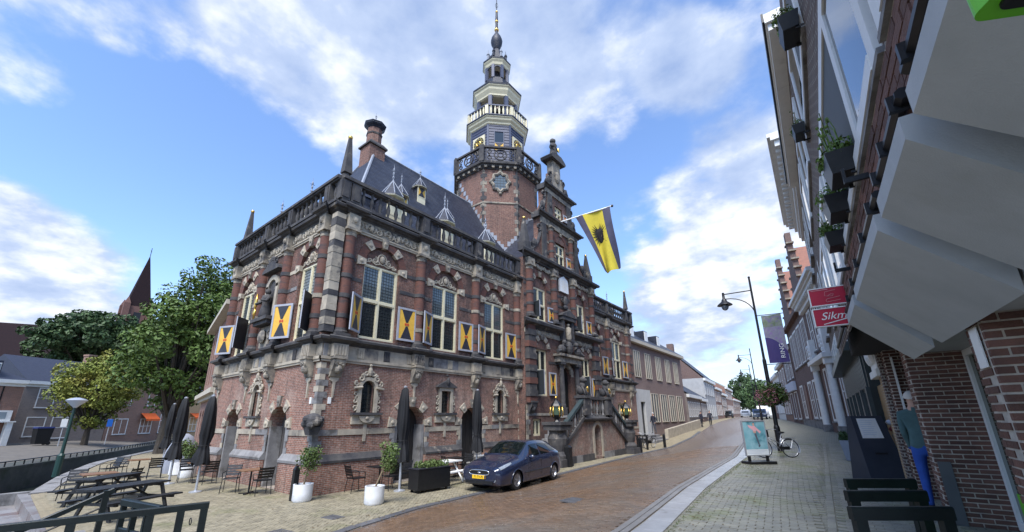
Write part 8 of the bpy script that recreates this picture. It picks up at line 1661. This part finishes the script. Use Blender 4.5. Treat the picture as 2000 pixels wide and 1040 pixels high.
# ------------------------------------------------------------------ barrier hoops, menu stand, planter on the right pavement
for i, (p0, p1) in enumerate((((-.09, 4.67), (.57, 5.13)), ((-.11, 5.61), (.52, 6.04)), ((-.11, 6.6), (.54, 7.02)))):
    nm = ('nearest', 'middle', 'farthest')[i]; t = thing('barrier_hoop', 'dark green wooden barrier, %s of the three before the piers' % nm, 'barrier', (p0[0], p0[1], .8), 'dark green barriers'); rail_beam((*p0, 1.56), (*p1, 1.56), .06, .1, 'top_rail', t)
    for q in (p0, p1): d_ = .05 if q is p0 else -.05; x_, y_ = q[0]+d_, q[1]+d_*.7; obj('post', MB(T_(x_, y_, 0) @ Matrix.Rotation(rad(35), 4, 'Z')).box(-.045, .045, -.03, .03, .7, 1.46), dkgreen, t)
MM = T_(.52, 13.6, Tz(.5, 13.6)) @ Matrix.Rotation(rad(28), 4, 'Z'); t = thing('menu_stand', 'dark sloping display stand with a white menu sheet', 'display stand', tuple(MM.translation)); navy = mk('stand_navy', (.022, .03, .045), (.03, .038, .055), 3, .45)
b = MB(MM); b.frus(-.42, .42, -.3, .45, 0, -.34, .34, .1, .3, 1.5); obj('body', b, navy, t)
def onface(x, z): return (x, -.3+.4*z/1.5-.004, z)
b = MB(MM); b.add([onface(-.26, .98), onface(.2, .98), onface(.18, 1.44), onface(-.24, 1.44)], [(0, 1, 2, 3)]); sh_ = obj('menu_sheet', b, white, t); b = MB(MM); b.add([(p[0], p[1]-.003, p[2]) for p in (onface(-.12, .62), onface(.14, .62), onface(.14, .66), onface(-.12, .66))], [(0, 1, 2, 3)]); obj('slot', b, black, t)
b = MB(MM); [b.add([(p[0], p[1]-.003, p[2]) for p in (onface(-.2, 1.38-.045*i), onface(.1-.03*(i % 3), 1.38-.045*i), onface(.1-.03*(i % 3), 1.388-.045*i), onface(-.2, 1.388-.045*i))], [(0, 1, 2, 3)]) for i in range(8)]; obj('print_lines', b, MATS['pale_blue_fascia'], sh_)
for i in range(8):
    m_ = MATS['shutter_red'] if i == 1 else [shframe, st_gy, curt][i % 3]; z_ = 1.34-.16*i; b = MB(MM @ T_(.48+.035*i, .02-.0*i, z_)); b.ball((0, 0, 0), .13, 9, 6, .55, 1.5, .55); tag(obj('rolled_blanket', b, m_ if i != 1 else mk('wine_red_cloth', (.20, .03, .03), rough=.9), None, None, True), ('dark red rolled blanket near the top of the menu stand' if i == 1 else 'rolled grey blanket number %s from the top on the side of the menu stand' % ('one two three four five six seven eight'.split()[i])), 'blanket', 'rolled blankets on the menu stand')
PM = T_(.12, 20.3, Tz(.1, 20.3)); t = thing('crate_planter', 'grey tapered planter with a clipped shrub beside the house wall', 'planter', tuple(PM.translation)); b = MB(PM); b.frus(-.26, .26, -.26, .26, 0, -.36, .36, -.36, .36, .7); obj('tub', b, mk('zinc_tub', (.25, .28, .34), (.2, .23, .29), 5, .5), t); rs = random.Random(8); b = MB(PM); [leaves(b, (rs.uniform(-.24, .24), rs.uniform(-.24, .24), .72+rs.uniform(0, .2)), .14, 60, .04, rs) for i in range(20)]; tag(obj('shrub', b, lf_far, t), kind='stuff')
# ------------------------------------------------------------------ distant parked cars
def far_car(x, y, rz, label, mat, h=1.5, van=False):
    z = Tz(x, y); M = T_(x, y, z) @ Matrix.Rotation(rz, 4, 'Z'); t = thing('parked_car', label, 'car', (x, y, z), 'cars parked down the street'); prof = [(0, .3), (.02, .75), (.7, .92), (1.3, h-.08), (3.2, h), (3.9, 1.0), (4.2, .9), (4.25, .3)] if not van else [(0, .3), (.02, 1.0), (.5, 1.15), (.95, h-.1), (4.6, h), (4.7, .3)]
    b = MB(M); pts = [(x_, z_) for x_, z_ in prof]; b.prism(pts[::-1] if False else [(p[0], p[1]) for p in reversed(pts)], -.85, .85); obj('body', b, mat, t)
    b = MB(M); a, c = (prof[2], prof[3]); b.add([(a[0]-.01, -.7, a[1]+.03), (a[0]-.01, .7, a[1]+.03), (c[0]-.02, .62, c[1]-.04), (c[0]-.02, -.62, c[1]-.04)], [(0, 1, 2, 3)]); obj('windscreen', b, cglass, t)
    for s in (-1, 1): b = MB(M); b.box(1.4, 3.1, s*.855-.003, s*.855+.003, .95, h-.15); obj('side_window', b, cglass, t)
    for wx in (.8, 3.4):
        for s in (-1, 1): b = MB(M @ T_(wx, s*.8, .31) @ Matrix.Rotation(PI/2, 4, 'X')); b.lathe([(.31, -.09), (.31, .09)], 16); obj('wheel', b, tyre, t)
    for s in (-1, 1): b = MB(M); b.box(-.02, .03, s*.6-.15, s*.6+.15, .6, .75); obj('headlight', b, lens, t)
silver = mk('silver_paint', (.45, .47, .5), rough=.3, metal=.4)
far_car(-9.6, 76, rad(97), 'white van parked on the right side beyond the lamp', white, 2.0, True); far_car(-9.0, 68, rad(98), 'dark car parked farther along the right side', carp); far_car(-18.6, 96, rad(96), 'dark car parked at the far left of the street', black); far_car(-15.9, 100, rad(96), 'silver car far down the street', silver)

# ------------------------------------------------------------------ fallen leaves and moss tufts
rs = random.Random(77); b = MB()
for i in range(520):
    y = rs.uniform(4.5, 24); x = rs.choice([xk(y)-.2-abs(rs.gauss(0, .5)), xs(y)+.5+abs(rs.gauss(0, .5)), xk(y)-.05+rs.gauss(0, .15), rs.uniform(-20, -9.5)])
    if x < -13.5 and y > 6.6: continue
    if x < -13 and y < 2.2: continue
    z = Tz(x, y)+.012; s = rs.uniform(.018, .04); a = rs.uniform(0, 6.3); ca, sa = math.cos(a)*s, math.sin(a)*s
    b.add([(x-ca, y-sa, z), (x+sa*.6, y-ca*.6, z+.008), (x+ca, y+sa, z+.004), (x-sa*.6, y+ca*.6, z+.01)], [(0, 1, 2, 3)])
tag(obj('fallen_leaves', b, mk('fallen_leaf', (.16, .10, .03), (.10, .06, .025), 9, .8, isl=.3)), 'scattered brown leaves lying along the pavement edges', 'leaves', None, 'stuff')
b = MB()
for i in range(900):
    k = rs.random(); y = rs.uniform(5, 19) if k < .7 else 15.8+rs.gauss(0, .6); x = xs(y)+.44+abs(rs.gauss(0, .05 if k < .7 else .45)); z = Tz(x, y)-.002; h = rs.uniform(.012, .035); a = rs.uniform(0, 6.3)
    b.add([(x-.006*math.cos(a), y-.006*math.sin(a), z), (x+.006*math.cos(a), y+.006*math.sin(a), z), (x+rs.gauss(0, .012), y+rs.gauss(0, .012), z+h)], [(0, 1, 2)])
tag(obj('moss_tufts', b, mk('moss', (.06, .10, .02), (.09, .12, .03), 9, .9)), 'green moss and weeds growing in the joints beside the pale kerb', 'moss', None, 'stuff')
